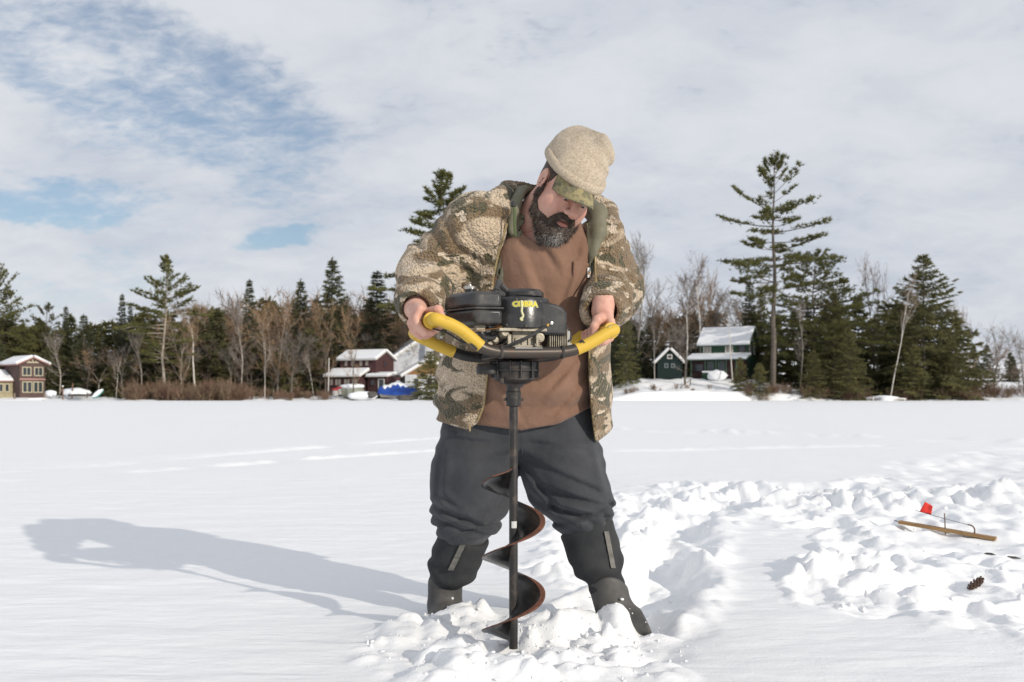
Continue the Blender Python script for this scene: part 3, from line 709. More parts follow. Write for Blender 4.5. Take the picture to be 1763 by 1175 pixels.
tree_mesh('shrub_b', make_shrub(42, 1.6, 30, 2.0), TWIG, RED_TWIG, 'twigs')

LIGHT = True
tree_mesh('w_spruce', make_spruce(51, 18, 0.26, 0.36, 1.05, 0.38, step=0.042, ragged=0.35), BARK, SPRUCE_N, 'crown')
tree_mesh('w_hemlock', make_spruce(52, 18, 0.36, 0.30, 1.15, 0.44, step=0.046, ragged=0.4, spire=0.65), BARK, HEMLOCK_N, 'crown')
tree_mesh('w_fir', make_spruce(53, 18, 0.18, 0.5, 0.95, 0.34, step=0.040, ragged=0.35), BARK, DARK_N, 'crown')
tree_mesh('w_bare', make_bare(61, 15, 0.35, 3, 3, 0.6, twig=1.4, twl=0.9, tww=0.065), BARK, TWIG, 'twigs')
tree_mesh('w_rust', make_bare(62, 15, 0.30, 4, 3, 0.6, twig=1.8, twl=1.0, tww=0.070), PALE_BARK, RUST_TWIG, 'twigs')
tree_mesh('w_grey', make_bare(63, 15, 0.42, 3, 3, 0.5, twig=1.4, twl=0.9, tww=0.06), PALE_BARK, GREY_TWIG, 'twigs')
LIGHT = False

def place_tree(name, key, u, Y, vtop, label, cat='tree', wide=1.0, rz=None, group=None, base_v=None):
    tm, lm, H, second = TREE_MESH[key]
    x = (u - CU) * Y / F; z0 = sh_z(x, Y) if Y > 128 else -0.05
    if base_v is not None: z0 = EYE - (base_v - CV) * Y / F
    ztop = EYE - (vtop - CV) * Y / F; s = (ztop - z0) / H
    o = empty(name, (x, Y, z0 - 0.1), rz if rz is not None else RND.random() * 6.28); o.scale = (s * wide, s * wide, s)
    for nm, me in (('trunk', tm), (second, lm)):
        c = bpy.data.objects.new(nm, me); link(c, o)
    tag(o, label, cat, group); return o

# --- trees that can be told apart, left to right
place_tree('white_pine', 'pine_bushy', -8, 150, 446, 'tall dark pine cut off by the left edge, rising behind the brown cottage', wide=0.62)
place_tree('white_pine', 'pine_small', 82, 158, 517, 'small flat-topped pine on a thin bare trunk behind the brown cottage', wide=0.75)
place_tree('spruce', 'spire', 112, 152, 524, 'narrow dark spire spruce just right of the small flat-topped pine', wide=0.8)
place_tree('spruce', 'spruce_a', 143, 148, 537, 'blunt broad spruce between the narrow spire and the twin spires', wide=1.2)
place_tree('spruce', 'spruce_b', 210, 150, 503, 'taller of the twin spire spruces left of the big pine', wide=0.75)
place_tree('spruce', 'spire', 225, 152, 519, 'shorter of the twin spire spruces left of the big pine', wide=0.8)
place_tree('white_pine', 'pine_left', 283, 139, 432, 'big white pine with pale trunk and fan-shaped top on the left shore', wide=0.92, rz=0.6)
place_tree('pale_tree', 'bare_b', 103, 140, 565, 'slim pale leafless tree standing right of the brown cottage')
place_tree('pale_tree', 'birch_a', 200, 136.5, 610, 'short pale forked trunk left of the brown brush, beside the kayak', wide=0.8)
place_tree('pale_tree', 'bare_b', 243, 137.5, 560, 'pale leafless tree at the left end of the brown brush', wide=0.8)
place_tree('bare_tree', 'bare_c', 312, 138, 520, 'leafless tree with several pale stems right of the big left pine', wide=0.8)
place_tree('bare_tree', 'birch_b', 338, 140, 500, 'tall pale leaning birch rising behind the brown brush')
place_tree('bare_tree', 'bare_b', 414, 138, 505, 'grey leafless tree whose trunk stands at the right end of the brown brush', wide=0.8)
place_tree('spruce', 'spruce_b', 430, 152, 478, 'slender ragged spruce rising above brown twigs left of the thin birch', wide=0.95)
place_tree('birch', 'birch_a', 456, 135.5, 570, 'thin white birch standing at the lake edge between brush and maroon house', wide=0.55)
place_tree('russet_tree', 'bare_c', 478, 141, 488, 'tall russet leafless tree behind the thin white birch')
place_tree('spruce', 'spruce_a', 516, 153, 476, 'pointed spruce just left of the large dark spruce', wide=0.9)
place_tree('birch', 'birch_lean', 541, 136, 590, 'broken-topped white birch leaning left beside the flagpole', rz=3.14, wide=0.6)
place_tree('bare_tree', 'oak', 502, 137, 560, 'dark trunk with a long snow-lined limb reaching over the bank', wide=0.9)
place_tree('spruce', 'spruce_a', 570, 148, 438, 'large dark pointed spruce, tallest left of the man', wide=1.0, rz=1.0)
place_tree('russet_tree', 'bare_d', 560, 142, 500, 'russet leafless tree in front of the large dark spruce')
place_tree('spruce', 'spruce_b', 647, 150, 463, 'dark spruce above the russet trees near his raised elbow', wide=1.5)
place_tree('russet_tree', 'bare_c', 640, 152, 495, 'russet leafless tree behind the maroon house roof')
place_tree('yard_tree', 'bare_d', 608, 135.5, 520, 'stout brown tree standing in front of the maroon house', wide=0.75)
place_tree('bare_tree', 'bare_wide', 676, 150, 535, 'crooked leafless tree between the two houses, behind his hand', wide=0.8)
place_tree('white_pine', 'pine_mid', 752, 146, 285, 'tall white pine rising behind his right shoulder', wide=1.3, rz=2.2)
place_tree('young_pine', 'young', 742, 135.5, 600, 'young evergreen in front of the white house and blue tarp', wide=1.2)
place_tree('hemlock', 'hemlock_b', 800, 156, 545, 'dense evergreen seen between his arm and the jacket', wide=0.5)
place_tree('bare_tree', 'bare_b', 1092, 146, 392, 'tallest grey leafless tree, just right of his shoulder', wide=0.9)
place_tree('hemlock', 'hemlock_b', 1078, 141, 540, 'dark evergreen just right of his left elbow', wide=0.6)
place_tree('bare_tree', 'bare_a', 1128, 146, 460, 'brown leafless tree between his elbow and the green shed', wide=0.8)
place_tree('birch', 'birch_a', 1127, 143.5, 545, 'white birch standing beside the left wall of the green shed', wide=0.6)
place_tree('birch', 'birch_b', 1180, 149, 455, 'curving white birch behind the green shed roof', wide=0.8, rz=2.9)
place_tree('birch', 'birch_a', 1208, 151, 428, 'tall forked white birch rising behind the green house', wide=0.9, rz=1.2)
place_tree('bare_tree', 'bare_d', 1228, 153, 455, 'brown leafless tree behind the green house roof, right of forked birch', wide=0.7)
place_tree('birch', 'birch_b', 1262, 141, 478, 'white birch standing in front of the green house porch', wide=0.6, rz=0.4)
place_tree('yard_tree', 'oak', 1179, 139.5, 545, 'dark-trunked leafless tree in front of the gap between shed and house', wide=0.85, rz=2.0)
place_tree('spruce', 'spire', 1288, 154, 482, 'small pointed spruce behind the green house gable', wide=1.3)
place_tree('white_pine', 'pine_hero', 1330, 135.5, 258, 'very tall white pine with open layered limbs on the right shore', rz=0.8, wide=1.0)
place_tree('hemlock', 'hemlock_b', 1312, 153, 500, 'evergreen behind the green house, left of the tall pine trunk', wide=0.55)
place_tree('young_pine', 'young', 1274, 135.5, 612, 'young snow-dusted evergreen before the green house, left of the tall pine', wide=0.8)
place_tree('young_pine', 'young', 1308, 134.5, 622, 'low bushy evergreen at the foot of the tall pine', wide=1.1)
place_tree('white_pine', 'pine_bushy', 1400, 143, 422, 'rounded bushy pine right of the very tall pine', wide=0.95, rz=1.9)
place_tree('bare_tree', 'bare_b', 1378, 136.5, 500, 'pale thin-stemmed leafless tree in front of the bushy pine', wide=0.6)
place_tree('hemlock', 'hemlock', 1435, 139.5, 500, 'broad olive evergreen below and right of the bushy pine', wide=0.8)
place_tree('hemlock', 'hemlock_b', 1400, 134.5, 600, 'low evergreen on the bank at the bottom of the bushy pine', wide=1.1)
place_tree('hemlock', 'hemlock_b', 1462, 134.5, 560, 'medium evergreen at the lake edge left of the leaning birch', wide=0.85)
place_tree('bare_tree', 'bare_a', 1507, 146, 422, 'tall leafless tree between the two evergreen masses on the right', wide=0.65)
place_tree('hemlock', 'hemlock', 1590, 140, 433, 'large broad dark hemlock at the right end of the wood', wide=0.95, rz=0.5)
place_tree('hemlock', 'hemlock_b', 1640, 136.5, 585, 'low evergreen skirting the right foot of the large hemlock', wide=1.2)
place_tree('hemlock', 'hemlock_b', 1575, 135.5, 590, 'low evergreen at the left foot of the large hemlock', wide=1.0)
place_tree('birch', 'birch_lean', 1532, 134.6, 452, 'white birch leaning right in front of the large dark hemlock', rz=0.0, wide=0.75)
place_tree('bare_tree', 'bare_wide', 1712, 141, 535, 'round-crowned leafless tree right of the large hemlock', wide=1.15, rz=1.1)
place_tree('bare_tree', 'bare_a', 1655, 160, 508, 'faint grey leafless tree behind the right shoulder of the large hemlock', wide=0.8)
place_tree('bare_tree', 'bare_wide', 1765, 146, 552, 'leafless tree cut off by the right edge', wide=1.0)

# brown brush along the left shore and small shrubs on the right bank
def brush(name, label, us, Y0, Y1, n, hs, seed, keys=('shrub', 'shrub_b')):
    rng = random.Random(seed); A = Arr(); Bk = Arr()
    for i in range(n):
        key = keys[rng.random() < 0.4]; tm, lm, H, _ = TREE_MESH[key]
        u = rng.uniform(*us); Y = rng.uniform(Y0, Y1); x = (u - CU) * Y / F; s = rng.uniform(*hs); a = rng.random() * 6.28
        for me, arr in ((tm, Bk), (lm, A)):
            v = np.empty(len(me.vertices) * 3, np.float32); me.vertices.foreach_get('co', v); v = v.reshape(-1, 3)
            t = np.empty(len(me.loops), np.int32); me.loops.foreach_get('vertex_index', t)
            c_, s_ = math.cos(a), math.sin(a); w = np.stack([(v[:, 0] * c_ - v[:, 1] * s_) * s + x, (v[:, 0] * s_ + v[:, 1] * c_) * s + Y, v[:, 2] * s + sh_z(x, Y)], 1)
            arr.add(w, t.reshape(-1, 3))
    V1, T1 = Bk.get(); V2, T2 = A.get()
    o = mesh_obj(name, np.concatenate([V1, V2]), np.concatenate([T1, T2 + len(V1)]), RED_TWIG)
    tag(o, label, 'brush', kind='stuff'); return o
brush('snow_bent_brush', 'bare brush poking from the snow hump under the leaning birch', (1490, 1560), 132.6, 133.4, 9, (0.35, 0.6), 17)
brush('brown_brush', 'dense reddish-brown brush along the left shore', (222, 420), 133.5, 138, 75, (0.8, 1.6), 5)
brush('bank_brush', 'sparse brown brush along the bank between brush and maroon house', (400, 560), 134.5, 139, 16, (0.5, 1.0), 6)
brush('bank_brush', 'low twiggy brush on the snowy bank below the green shed', (1070, 1250), 133.5, 137.5, 14, (0.25, 0.5), 7)
brush('bank_brush', 'bare brush under the big hemlock and the tall pine', (1280, 1680), 133.5, 136, 40, (0.5, 1.1), 8)
brush('bank_brush', 'brown brush below the leafless trees by the right edge', (1660, 1790), 139, 146, 16, (0.7, 1.3), 9)

# the wood behind, which reads as one mass
def wood(name, label, spots, seed):
    rng = random.Random(seed); parts = {}
    for (u0, u1, Y0, Y1, v0, v1, n, keys) in spots:
        for i in range(n):
            key = rng.choice(keys); tm, lm, H, _ = TREE_MESH[key]
            u = u0 + (u1 - u0) * (i + rng.random()) / n; Y = rng.uniform(Y0, Y1); x = (u - CU) * Y / F; z0 = sh_z(x, Y)
            ztop = EYE - (rng.uniform(v0, v1) - CV) * Y / F; s = (ztop - z0) / H; a = rng.random() * 6.28; w_ = rng.uniform(0.8, 1.2)
            for me in (tm, lm):
                v = np.empty(len(me.vertices) * 3, np.float32); me.vertices.foreach_get('co', v); v = v.reshape(-1, 3)
                t = np.empty(len(me.loops), np.int32); me.loops.foreach_get('vertex_index', t); t = t.reshape(-1, 3)
                c_, s_ = math.cos(a), math.sin(a)
                w = np.stack([(v[:, 0] * c_ - v[:, 1] * s_) * s * w_ + x, (v[:, 0] * s_ + v[:, 1] * c_) * s * w_ + Y, v[:, 2] * s + z0 - 0.1], 1)
                parts.setdefault(me.materials[0].name, Arr()).add(w, t)
    Vs, Ts, Ms, mats, b = [], [], [], [], 0
    for k, (nm, arr) in enumerate(parts.items()):
        V, T = arr.get(); Vs.append(V); Ts.append(T + b); Ms.append(np.full(len(T), k)); mats.append(MATS[nm]); b += len(V)
    o = mesh_obj(name, np.concatenate(Vs), np.concatenate(Ts), None, mats=mats, midx=np.concatenate(Ms)); tag(o, label, 'wood', kind='stuff'); return o
CON = ('w_spruce', 'w_hemlock', 'w_fir', 'w_hemlock'); BR = ('w_bare', 'w_rust', 'w_rust', 'w_grey')
WOOD = wood('background_wood', 'mixed wood of conifers and leafless trees behind the shore houses', (
    (-90, 270, 150, 168, 535, 575, 24, CON), (-90, 390, 143, 149, 580, 625, 18, ('w_hemlock', 'w_hemlock', 'w_spruce')), (120, 400, 141, 147, 575, 620, 8, BR), (240, 440, 146, 165, 500, 550, 16, ('w_bare', 'w_rust', 'w_spruce', 'w_hemlock')),
    (370, 740, 157, 174, 478, 525, 30, ('w_rust', 'w_rust', 'w_bare')), (390, 760, 158, 176, 505, 560, 11, CON), (390, 560, 140.5, 150, 560, 620, 9, ('w_grey', 'w_rust')), (0, 380, 141, 150, 570, 630, 10, ('w_grey', 'w_bare')), (560, 760, 149, 156, 530, 575, 8, ('w_grey', 'w_rust')), (420, 740, 156, 160, 500, 545, 12, ('w_rust',)), (380, 555, 142, 147, 540, 600, 11, ('w_rust', 'w_bare', 'w_hemlock')), (400, 560, 139, 142, 600, 640, 6, ('w_rust', 'w_bare', 'w_fir')),
    (770, 1080, 152, 172, 540, 590, 10, CON), (1030, 1300, 154, 176, 460, 535, 20, ('w_bare', 'w_grey', 'w_rust')), (1030, 1310, 158, 178, 520, 580, 14, CON), (1020, 1150, 144, 152, 550, 610, 7, CON),
    (1270, 1670, 148, 166, 490, 560, 16, CON), (1300, 1650, 142, 147, 560, 620, 12, CON), (1650, 1830, 200, 260, 585, 625, 14, ('w_bare', 'w_rust', 'w_spruce'))), 3)
for dx, lab in ((-240.0, 'the same mixed wood going on along the shore beyond the left edge'), (205.0, 'the mixed wood going on along the shore beyond the right edge')):
    w_ = WOOD.copy(); COL.objects.link(w_); w_.location = (dx, 6.0, -2.6); tag(w_, lab, 'wood', kind='stuff')

# ================================================================== THE MAN
BASE = Vector((0.03, 3.55, 0.0))
person = empty('person', BASE)
tag(person, 'bearded man in camouflage fleece jacket and tan knit hat drilling with the auger', 'person')
def worn(name, V, Q, mat, parent=person, smooth=True, mats=None, midx=None):
    o = mesh_obj(name, V, Q, mat, parent, smooth, mats, midx)
    if parent is person: o.location = -BASE
    return o
def solid(name, fld, D, mat, parent=person, it=1, **kw):
    V, Q = surface_nets(D, fld.lo, fld.h); V = relax(V, Q, it, 0.5)
    return worn(name, V, Q, mat, parent, **kw), V, Q

# ---- cloth and skin materials
def fleece_material(name, off=(0, 0, 0)):
    m = bpy.data.materials.new(name); m.use_nodes = True; MATS[name] = m
    nt = m.node_tree; N = nt.nodes; L = nt.links; b = N['Principled BSDF']; b.inputs['Roughness'].default_value = 0.95; b.inputs['Specular IOR Level'].default_value = 0.1
    b.inputs['Sheen Weight'].default_value = 0.25; b.inputs['Sheen Roughness'].default_value = 0.6
    tc = N.new('ShaderNodeTexCoord')
    def mp(scale, loc):
        n = N.new('ShaderNodeMapping'); n.inputs['Scale'].default_value = scale; n.inputs['Location'].default_value = loc; L.new(tc.outputs['Object'], n.inputs[0]); return n.outputs[0]
    def noise(vec, sc, det, rough=0.5, dist=0.0):
        n = N.new('ShaderNodeTexNoise'); n.inputs['Scale'].default_value = sc; n.inputs['Detail'].default_value = det; n.inputs['Roughness'].default_value = rough; n.inputs['Distortion'].default_value = dist
        L.new(vec, n.inputs['Vector']); return n.outputs['Fac']
    def thr(f, a, w=0.02):
        n = N.new('ShaderNodeMapRange'); n.inputs['From Min'].default_value = a - w; n.inputs['From Max'].default_value = a + w; L.new(f, n.inputs['Value']); return n.outputs[0]
    def mix(f, a, c):
        n = N.new('ShaderNodeMix'); n.data_type = 'RGBA'; L.new(f, n.inputs['Factor'])
        if isinstance(a, tuple): n.inputs['A'].default_value = (*a, 1)
        else: L.new(a, n.inputs['A'])
        if isinstance(c, tuple): n.inputs['B'].default_value = (*c, 1)
        else: L.new(c, n.inputs['B'])
        return n.outputs['Result']
    # camouflage: tan ground, brown bark bands, dark olive leaf blots with ragged edges
    v1 = mp((0.75, 0.75, 1.25), (off[0] + 4.2, off[1] + 1.1, off[2] + 2.6)); v2 = mp((0.9, 0.9, 1.5), (off[0] + 9.1, off[1] + 3.3, off[2] + 7.7))
    c = mix(thr(noise(v1, 6.8, 2.8, 0.58, 0.6), 0.482), (0.60, 0.475, 0.335), (0.225, 0.155, 0.085))
    c = mix(thr(noise(v2, 7.4, 3.0, 0.60, 0.8), 0.55), c, (0.095, 0.082, 0.040))
    c = mix(thr(noise(v1, 23.0, 2.0, 0.5, 0.4), 0.64, 0.03), c, (0.70, 0.58, 0.44))
    fine = noise(tc.outputs['Object'], 130.0, 3.0, 0.7)
    pile = N.new('ShaderNodeTexVoronoi'); pile.inputs['Scale'].default_value = 120.0; L.new(tc.outputs['Object'], pile.inputs['Vector'])
    dk = N.new('ShaderNodeMapRange'); dk.inputs['From Min'].default_value = 0.3; dk.inputs['From Max'].default_value = 0.7; dk.inputs['To Min'].default_value = 0.62; dk.inputs['To Max'].default_value = 1.22; L.new(fine, dk.inputs['Value'])
    mul = N.new('ShaderNodeMix'); mul.data_type = 'RGBA'; mul.blend_type = 'MULTIPLY'; mul.inputs['Factor'].default_value = 1.0
    cmb = N.new('ShaderNodeCombineColor'); [L.new(dk.outputs[0], cmb.inputs[i]) for i in range(3)]
    L.new(c, mul.inputs['A']); L.new(cmb.outputs[0], mul.inputs['B']); L.new(mul.outputs['Result'], b.inputs['Base Color'])
    bp = N.new('ShaderNodeBump'); bp.inputs['Strength'].default_value = 0.9; bp.inputs['Distance'].default_value = 0.009; bp.invert = True; L.new(pile.outputs['Distance'], bp.inputs['Height'])
    bp2 = N.new('ShaderNodeBump'); bp2.inputs['Strength'].default_value = 0.5; bp2.inputs['Distance'].default_value = 0.004; L.new(fine, bp2.inputs['Height']); L.new(bp.outputs[0], bp2.inputs['Normal'])
    L.new(bp2.outputs[0], b.inputs['Normal']); return m
FLEECE = fleece_material('camo_fleece')
LINING = material('olive_lining', (0.185, 0.175, 0.120), 0.6, var=0.2, vscale=9, bump=0.4, bscale=30, bdist=0.01, spec=0.3)
SHIRT = material('brown_cotton', (0.262, 0.155, 0.108), 0.92, color2=(0.205, 0.118, 0.080), vscale=6, bump=0.6, bscale=20, bdist=0.012, spec=0.15, sheen=0.15)
PANTS = material('charcoal_canvas', (0.042, 0.045, 0.052), 0.85, color2=(0.078, 0.081, 0.088), vscale=5, bump=0.5, bscale=45, bdist=0.006, spec=0.2, contrast=(0.4, 0.8), sheen=0.1)
NEOPRENE = material('black_neoprene', (0.028, 0.030, 0.033), 0.8, color2=(0.045, 0.046, 0.047), vscale=12, bump=0.3, bscale=160, bdist=0.003, spec=0.25)
RUBBER = material('grey_rubber', (0.060, 0.058, 0.056), 0.6, color2=(0.10, 0.095, 0.088), vscale=14, bump=0.2, bscale=70, bdist=0.003, spec=0.35)
TAPE = material('reflective_tape', (0.10, 0.096, 0.086), 0.6, color2=(0.17, 0.162, 0.145), vscale=30, spec=0.5)
WOOL = material('ragg_wool', (0.82, 0.69, 0.52), 0.95, color2=(0.54, 0.42, 0.29), vscale=150, contrast=(0.36, 0.68), detail=4, spec=0.1, sheen=0.3)
def knit(m):
    nt = m.node_tree; N = nt.nodes; L = nt.links; b = N['Principled BSDF']; tc = N.new('ShaderNodeTexCoord')
    w = N.new('ShaderNodeTexWave'); w.wave_type = 'BANDS'; w.bands_direction = 'X'; w.inputs['Scale'].default_value = 70; w.inputs['Distortion'].default_value = 2.0; w.inputs['Detail Scale'].default_value = 30
    L.new(tc.outputs['UV'], w.inputs['Vector'])
    n = N.new('ShaderNodeTexNoise'); n.inputs['Scale'].default_value = 260; n.inputs['Detail'].default_value = 2; L.new(tc.outputs['Object'], n.inputs['Vector'])
    ad = N.new('ShaderNodeMath'); ad.operation = 'ADD'; L.new(w.outputs['Fac'], ad.inputs[0]); L.new(n.outputs['Fac'], ad.inputs[1])
    bp = N.new('ShaderNodeBump'); bp.inputs['Strength'].default_value = 0.8; bp.inputs['Distance'].default_value = 0.003; L.new(ad.outputs[0], bp.inputs['Height']); L.new(bp.outputs[0], b.inputs['Normal'])
knit(WOOL)
def skin_material():
    m = material('skin', (0.66, 0.39, 0.30), 0.52, color2=(0.56, 0.27, 0.205), vscale=16, bump=0.25, bscale=220, bdist=0.0015, spec=0.4, contrast=(0.42, 0.68))
    b = m.node_tree.nodes['Principled BSDF']; b.inputs['Subsurface Weight'].default_value = 0.12; b.inputs['Subsurface Radius'].default_value = (0.012, 0.005, 0.003); b.inputs['Subsurface Scale'].default_value = 0.5
    return m
SKIN = skin_material()
LIP = material('lip_skin', (0.44, 0.175, 0.14), 0.45, spec=0.45)
BEARD_D = material('dark_beard_hair', (0.040, 0.028, 0.022), 0.6, color2=(0.085, 0.060, 0.045), vscale=60, spec=0.3)
BEARD_G = material('grey_beard_hair', (0.46, 0.45, 0.43), 0.6, color2=(0.22, 0.20, 0.18), vscale=120, spec=0.3)
CAMO_CAP = material('camo_cap_cloth', (0.30, 0.255, 0.13), 0.85, color2=(0.15, 0.14, 0.085), vscale=38, contrast=(0.45, 0.56), detail=3, bump=0.2, bscale=300, bdist=0.001)
TOOTH = material('teeth', (0.68, 0.62, 0.52), 0.3)
EYE_W = material('eye_white', (0.55, 0.50, 0.46), 0.25); IRIS = material('eye_iris', (0.03, 0.02, 0.015), 0.2)

# ---- head frame: bowed towards the drill, turned and tilted
def head_frame(pitch, yaw, roll, c):
    p, y, r_ = R(pitch), R(yaw), R(roll)
    f = Vector((math.sin(y) * math.cos(p), -math.cos(y) * math.cos(p), -math.sin(p)))
    u = Vector((math.sin(p) * math.sin(y), -math.sin(p) * math.cos(y), math.cos(p)))
    a = Vector((math.cos(y), math.sin(y), 0))
    Mr = Matrix.Rotation(r_, 3, 'Y')
    return Mr @ a, Mr @ f, Mr @ u, Vector(c)
HA, HF, HU, HC = head_frame(30, 30, 17, P(974, 325, 3.30))
HS = 1.06
def hp(a, f, u):                 # head coordinates (m) -> world
    return tuple(HC + (HA * a + HF * f + HU * u) * HS)
HM = Matrix((HA, HF, HU)).transposed().to_4x4(); HM.translation = HC

def head_sdf(X, Y, Z):
    E = ellip; C = capsule
    d = E(X, Y, Z, (0, -0.012, 0.045), (0.079, 0.100, 0.092))
    d = smin(d, E(X, Y, Z, (0, 0.026, -0.038), (0.066, 0.070, 0.085)), 0.03)
    d = smin(d, E(X, Y, Z, (0, 0.034, -0.085), (0.062, 0.055, 0.042)), 0.03)
    for s in (-1, 1):
        d = smin(d, E(X, Y, Z, (s * 0.040, 0.060, -0.030), (0.030, 0.030, 0.030)), 0.018)
        d = smin(d, E(X, Y, Z, (s * 0.052, 0.035, -0.055), (0.026, 0.040, 0.035)), 0.02)
    d = smin(d, C(X, Y, Z, (-0.040, 0.083, 0.030), (0.040, 0.083, 0.030), 0.013), 0.014)
    for s in (-1, 1):
        d = smax(d, -E(X, Y, Z, (s * 0.033, 0.103, 0.006), (0.021, 0.018, 0.013)), 0.010)
        d = smin(d, E(X, Y, Z, (s * 0.033, 0.081, 0.004), (0.0165, 0.0135, 0.0120)), 0.003)
        d = smin(d, C(X, Y, Z, (s * 0.020, 0.0925, -0.012), (s * 0.044, 0.086, -0.010), 0.0045), 0.006)
    d = smin(d, C(X, Y, Z, (0, 0.092, 0.022), (0, 0.122, -0.027), 0.0095, 0.0145), 0.010)
    d = smin(d, E(X, Y, Z, (0, 0.121, -0.031), (0.0165, 0.0145, 0.0130)), 0.006)
    for s in (-1, 1):
        d = smin(d, E(X, Y, Z, (s * 0.0145, 0.106, -0.034), (0.0095, 0.0115, 0.0090)), 0.005)
        d = smax(d, -E(X, Y, Z, (s * 0.0085, 0.112, -0.0430), (0.0048, 0.0070, 0.0055)), 0.002)
    # lips
    d = smin(d, C(X, Y, Z, (-0.020, 0.092, -0.0610), (0.020, 0.092, -0.0610), 0.0075), 0.006)
    d = smin(d, E(X, Y, Z, (0, 0.098, -0.0590), (0.017, 0.0080, 0.0060)), 0.004)
    d = smin(d, E(X, Y, Z, (0, 0.097, -0.0780), (0.019, 0.0085, 0.0070)), 0.005)
    d = smax(d, -E(X, Y, Z, (0, 0.102, -0.0680), (0.0225, 0.0170, 0.0048)), 0.002)
    d = smin(d, E(X, Y, Z, (0, 0.080, -0.105), (0.030, 0.024, 0.022)), 0.015)
    for s in (-1, 1):   # ears
        e = E(X, Y, Z, (s * 0.084, -0.010, 0.000), (0.0085, 0.0205, 0.0335)); e = smin(e, E(X, Y, Z, (s * 0.082, 0.000, -0.026), (0.008, 0.010, 0.012)), 0.006)
        e = smax(e, -E(X, Y, Z, (s * 0.092, -0.006, 0.002), (0.0085, 0.0115, 0.0190)), 0.004)
        d = smin(d, e, 0.006)
    d = smin(d, C(X, Y, Z, (0, -0.030, -0.050), (0, -0.075, -0.235), 0.068, 0.080), 0.03)
    return d
fld = Field((-0.115, -0.175, -0.27), (0.115, 0.140, 0.15), 0.0029)
D = head_sdf(fld.X, fld.Y, fld.Z)
HV, HQ = surface_nets(D, fld.lo, fld.h); HV = relax(HV, HQ, 1, 0.4)
ctr = HV[HQ].mean(1)
lipmask = ((((ctr[:, 0]) / 0.0240) ** 2 + ((ctr[:, 2] + 0.0685) / 0.0145) ** 2) < 1) & (ctr[:, 1] > 0.080)
head_m = np.where(lipmask, 1, 0)
Hw = np.array(HM.to_3x3()) @ (HV * HS).T; Hw = Hw.T + np.array(HC)

# ---- hands: fists round the drill's side grips
AUG = Vector((0.0045, 3.08, 0.0)); AYAW = R(15)
AW = Vector((math.cos(AYAW), math.sin(AYAW), 0)); AD = Vector((-math.sin(AYAW), math.cos(AYAW), 0))
def aug(a, b, z): return AUG + AW * a + AD * b + Vector((0, 0, z))
GRIP_L = (aug(-0.268, -0.112, 1.012), aug(-0.292, 0.118, 0.982))       # front end, rear end
GRIP_R = (aug(0.296, -0.108, 0.990), aug(0.262, 0.122, 0.978))
def hand_mesh(c, g, o, n, wrist, thumb_t=1.0):
    """c: grip centre under the palm; g: along the grip to the front; o: outward; n: up; wrist: forearm joint (world)"""
    c, g, o, n = Vector(c), Vector(g).normalized(), Vector(o), Vector(n)
    o = (o - g * o.dot(g)).normalized(); n = (n - g * n.dot(g) - o * n.dot(o)).normalized()
    pts = lambda t, ang, r_: c + g * t + (o * math.cos(ang) + n * math.sin(ang)) * r_
    lo = np.minimum(np.array(c) - 0.085, np.array(wrist) - 0.05); hi = np.maximum(np.array(c) + 0.085, np.array(wrist) + 0.05)
    f = Field(lo, hi, 0.0030); X, Y, Z = f.X, f.Y, f.Z
    w = Vector(wrist)
    pc = c + n * 0.036 + o * 0.016 - g * 0.004
    # palm and back of the hand: four metacarpal rods merging at the wrist
    d = None
    for i, (t, k) in enumerate(((0.036, 1.0), (0.013, 1.05), (-0.010, 1.0), (-0.032, 0.9))):
        kn = pts(t, R(48), 0.047 * k)
        e = polychain(X, Y, Z, [tuple(w + (kn - w) * 0.12), tuple(w + (kn - w) * 0.6 + n * 0.003), tuple(kn)], [0.021, 0.0165, 0.0135], 0.01)
        d = e if d is None else smin(d, e, 0.011)
    d = smin(d, capsule(X, Y, Z, tuple(w), tuple(w + (w - pc) * 0.8), 0.034, 0.038), 0.02)
    # fingers
    for i, (t, r_, end) in enumerate(((0.037, 0.0108, -205), (0.0135, 0.0112, -200), (-0.0105, 0.0106, -195), (-0.033, 0.0094, -190))):
        ks = [(48, 0.047), (8, 0.041), (-32, 0.034), (-78, 0.031), (-118, 0.030), (-158, 0.031), (end, 0.031)]
        ch = [tuple(pts(t - 0.002 * j * (1 if i == 0 else 0.3), R(a), q)) for j, (a, q) in enumerate(ks)]
        rr = [r_ * 1.16, r_ * 1.06, r_ * 1.04, r_, r_ * 0.96, r_ * 0.90, r_ * 0.82]
        d = smin(d, polychain(X, Y, Z, ch, rr, 0.003), 0.0032)
    # thumb: leaves the side of the palm, comes over the grip to the inner side
    th = [tuple(w + (c - w) * 0.35 + g * 0.022 - o * 0.010), tuple(pts(0.046, R(118), 0.044)), tuple(pts(0.045, R(152), 0.038)), tuple(pts(0.040, R(186), 0.032)), tuple(pts(0.036, R(214), 0.0315))]
    d = smin(d, polychain(X, Y, Z, th, [0.017, 0.0150, 0.0132, 0.0126, 0.0095], 0.006), 0.006)
    d = d + 0.0006 * VN.n3(X * 130, Y * 130, Z * 130)
    V, Q = surface_nets(d, f.lo, f.h); return relax(V, Q, 1, 0.4), Q
def mid(g, t): return g[0] + (g[1] - g[0]) * t
WR_L = Vector(P(716, 533, 3.10)); WR_R = Vector(P(1037, 536, 3.19))
g = (GRIP_L[0] - GRIP_L[1])
HLV, HLQ = hand_mesh(mid(GRIP_L, 0.40), g, (-1, -0.15, 0.10), (0.1, 0.1, 1), WR_L)
g = (GRIP_R[0] - GRIP_R[1])
HRV, HRQ = hand_mesh(mid(GRIP_R, 0.52), g, (1, 0.1, 0.05), (0, 0.1, 1), WR_R)

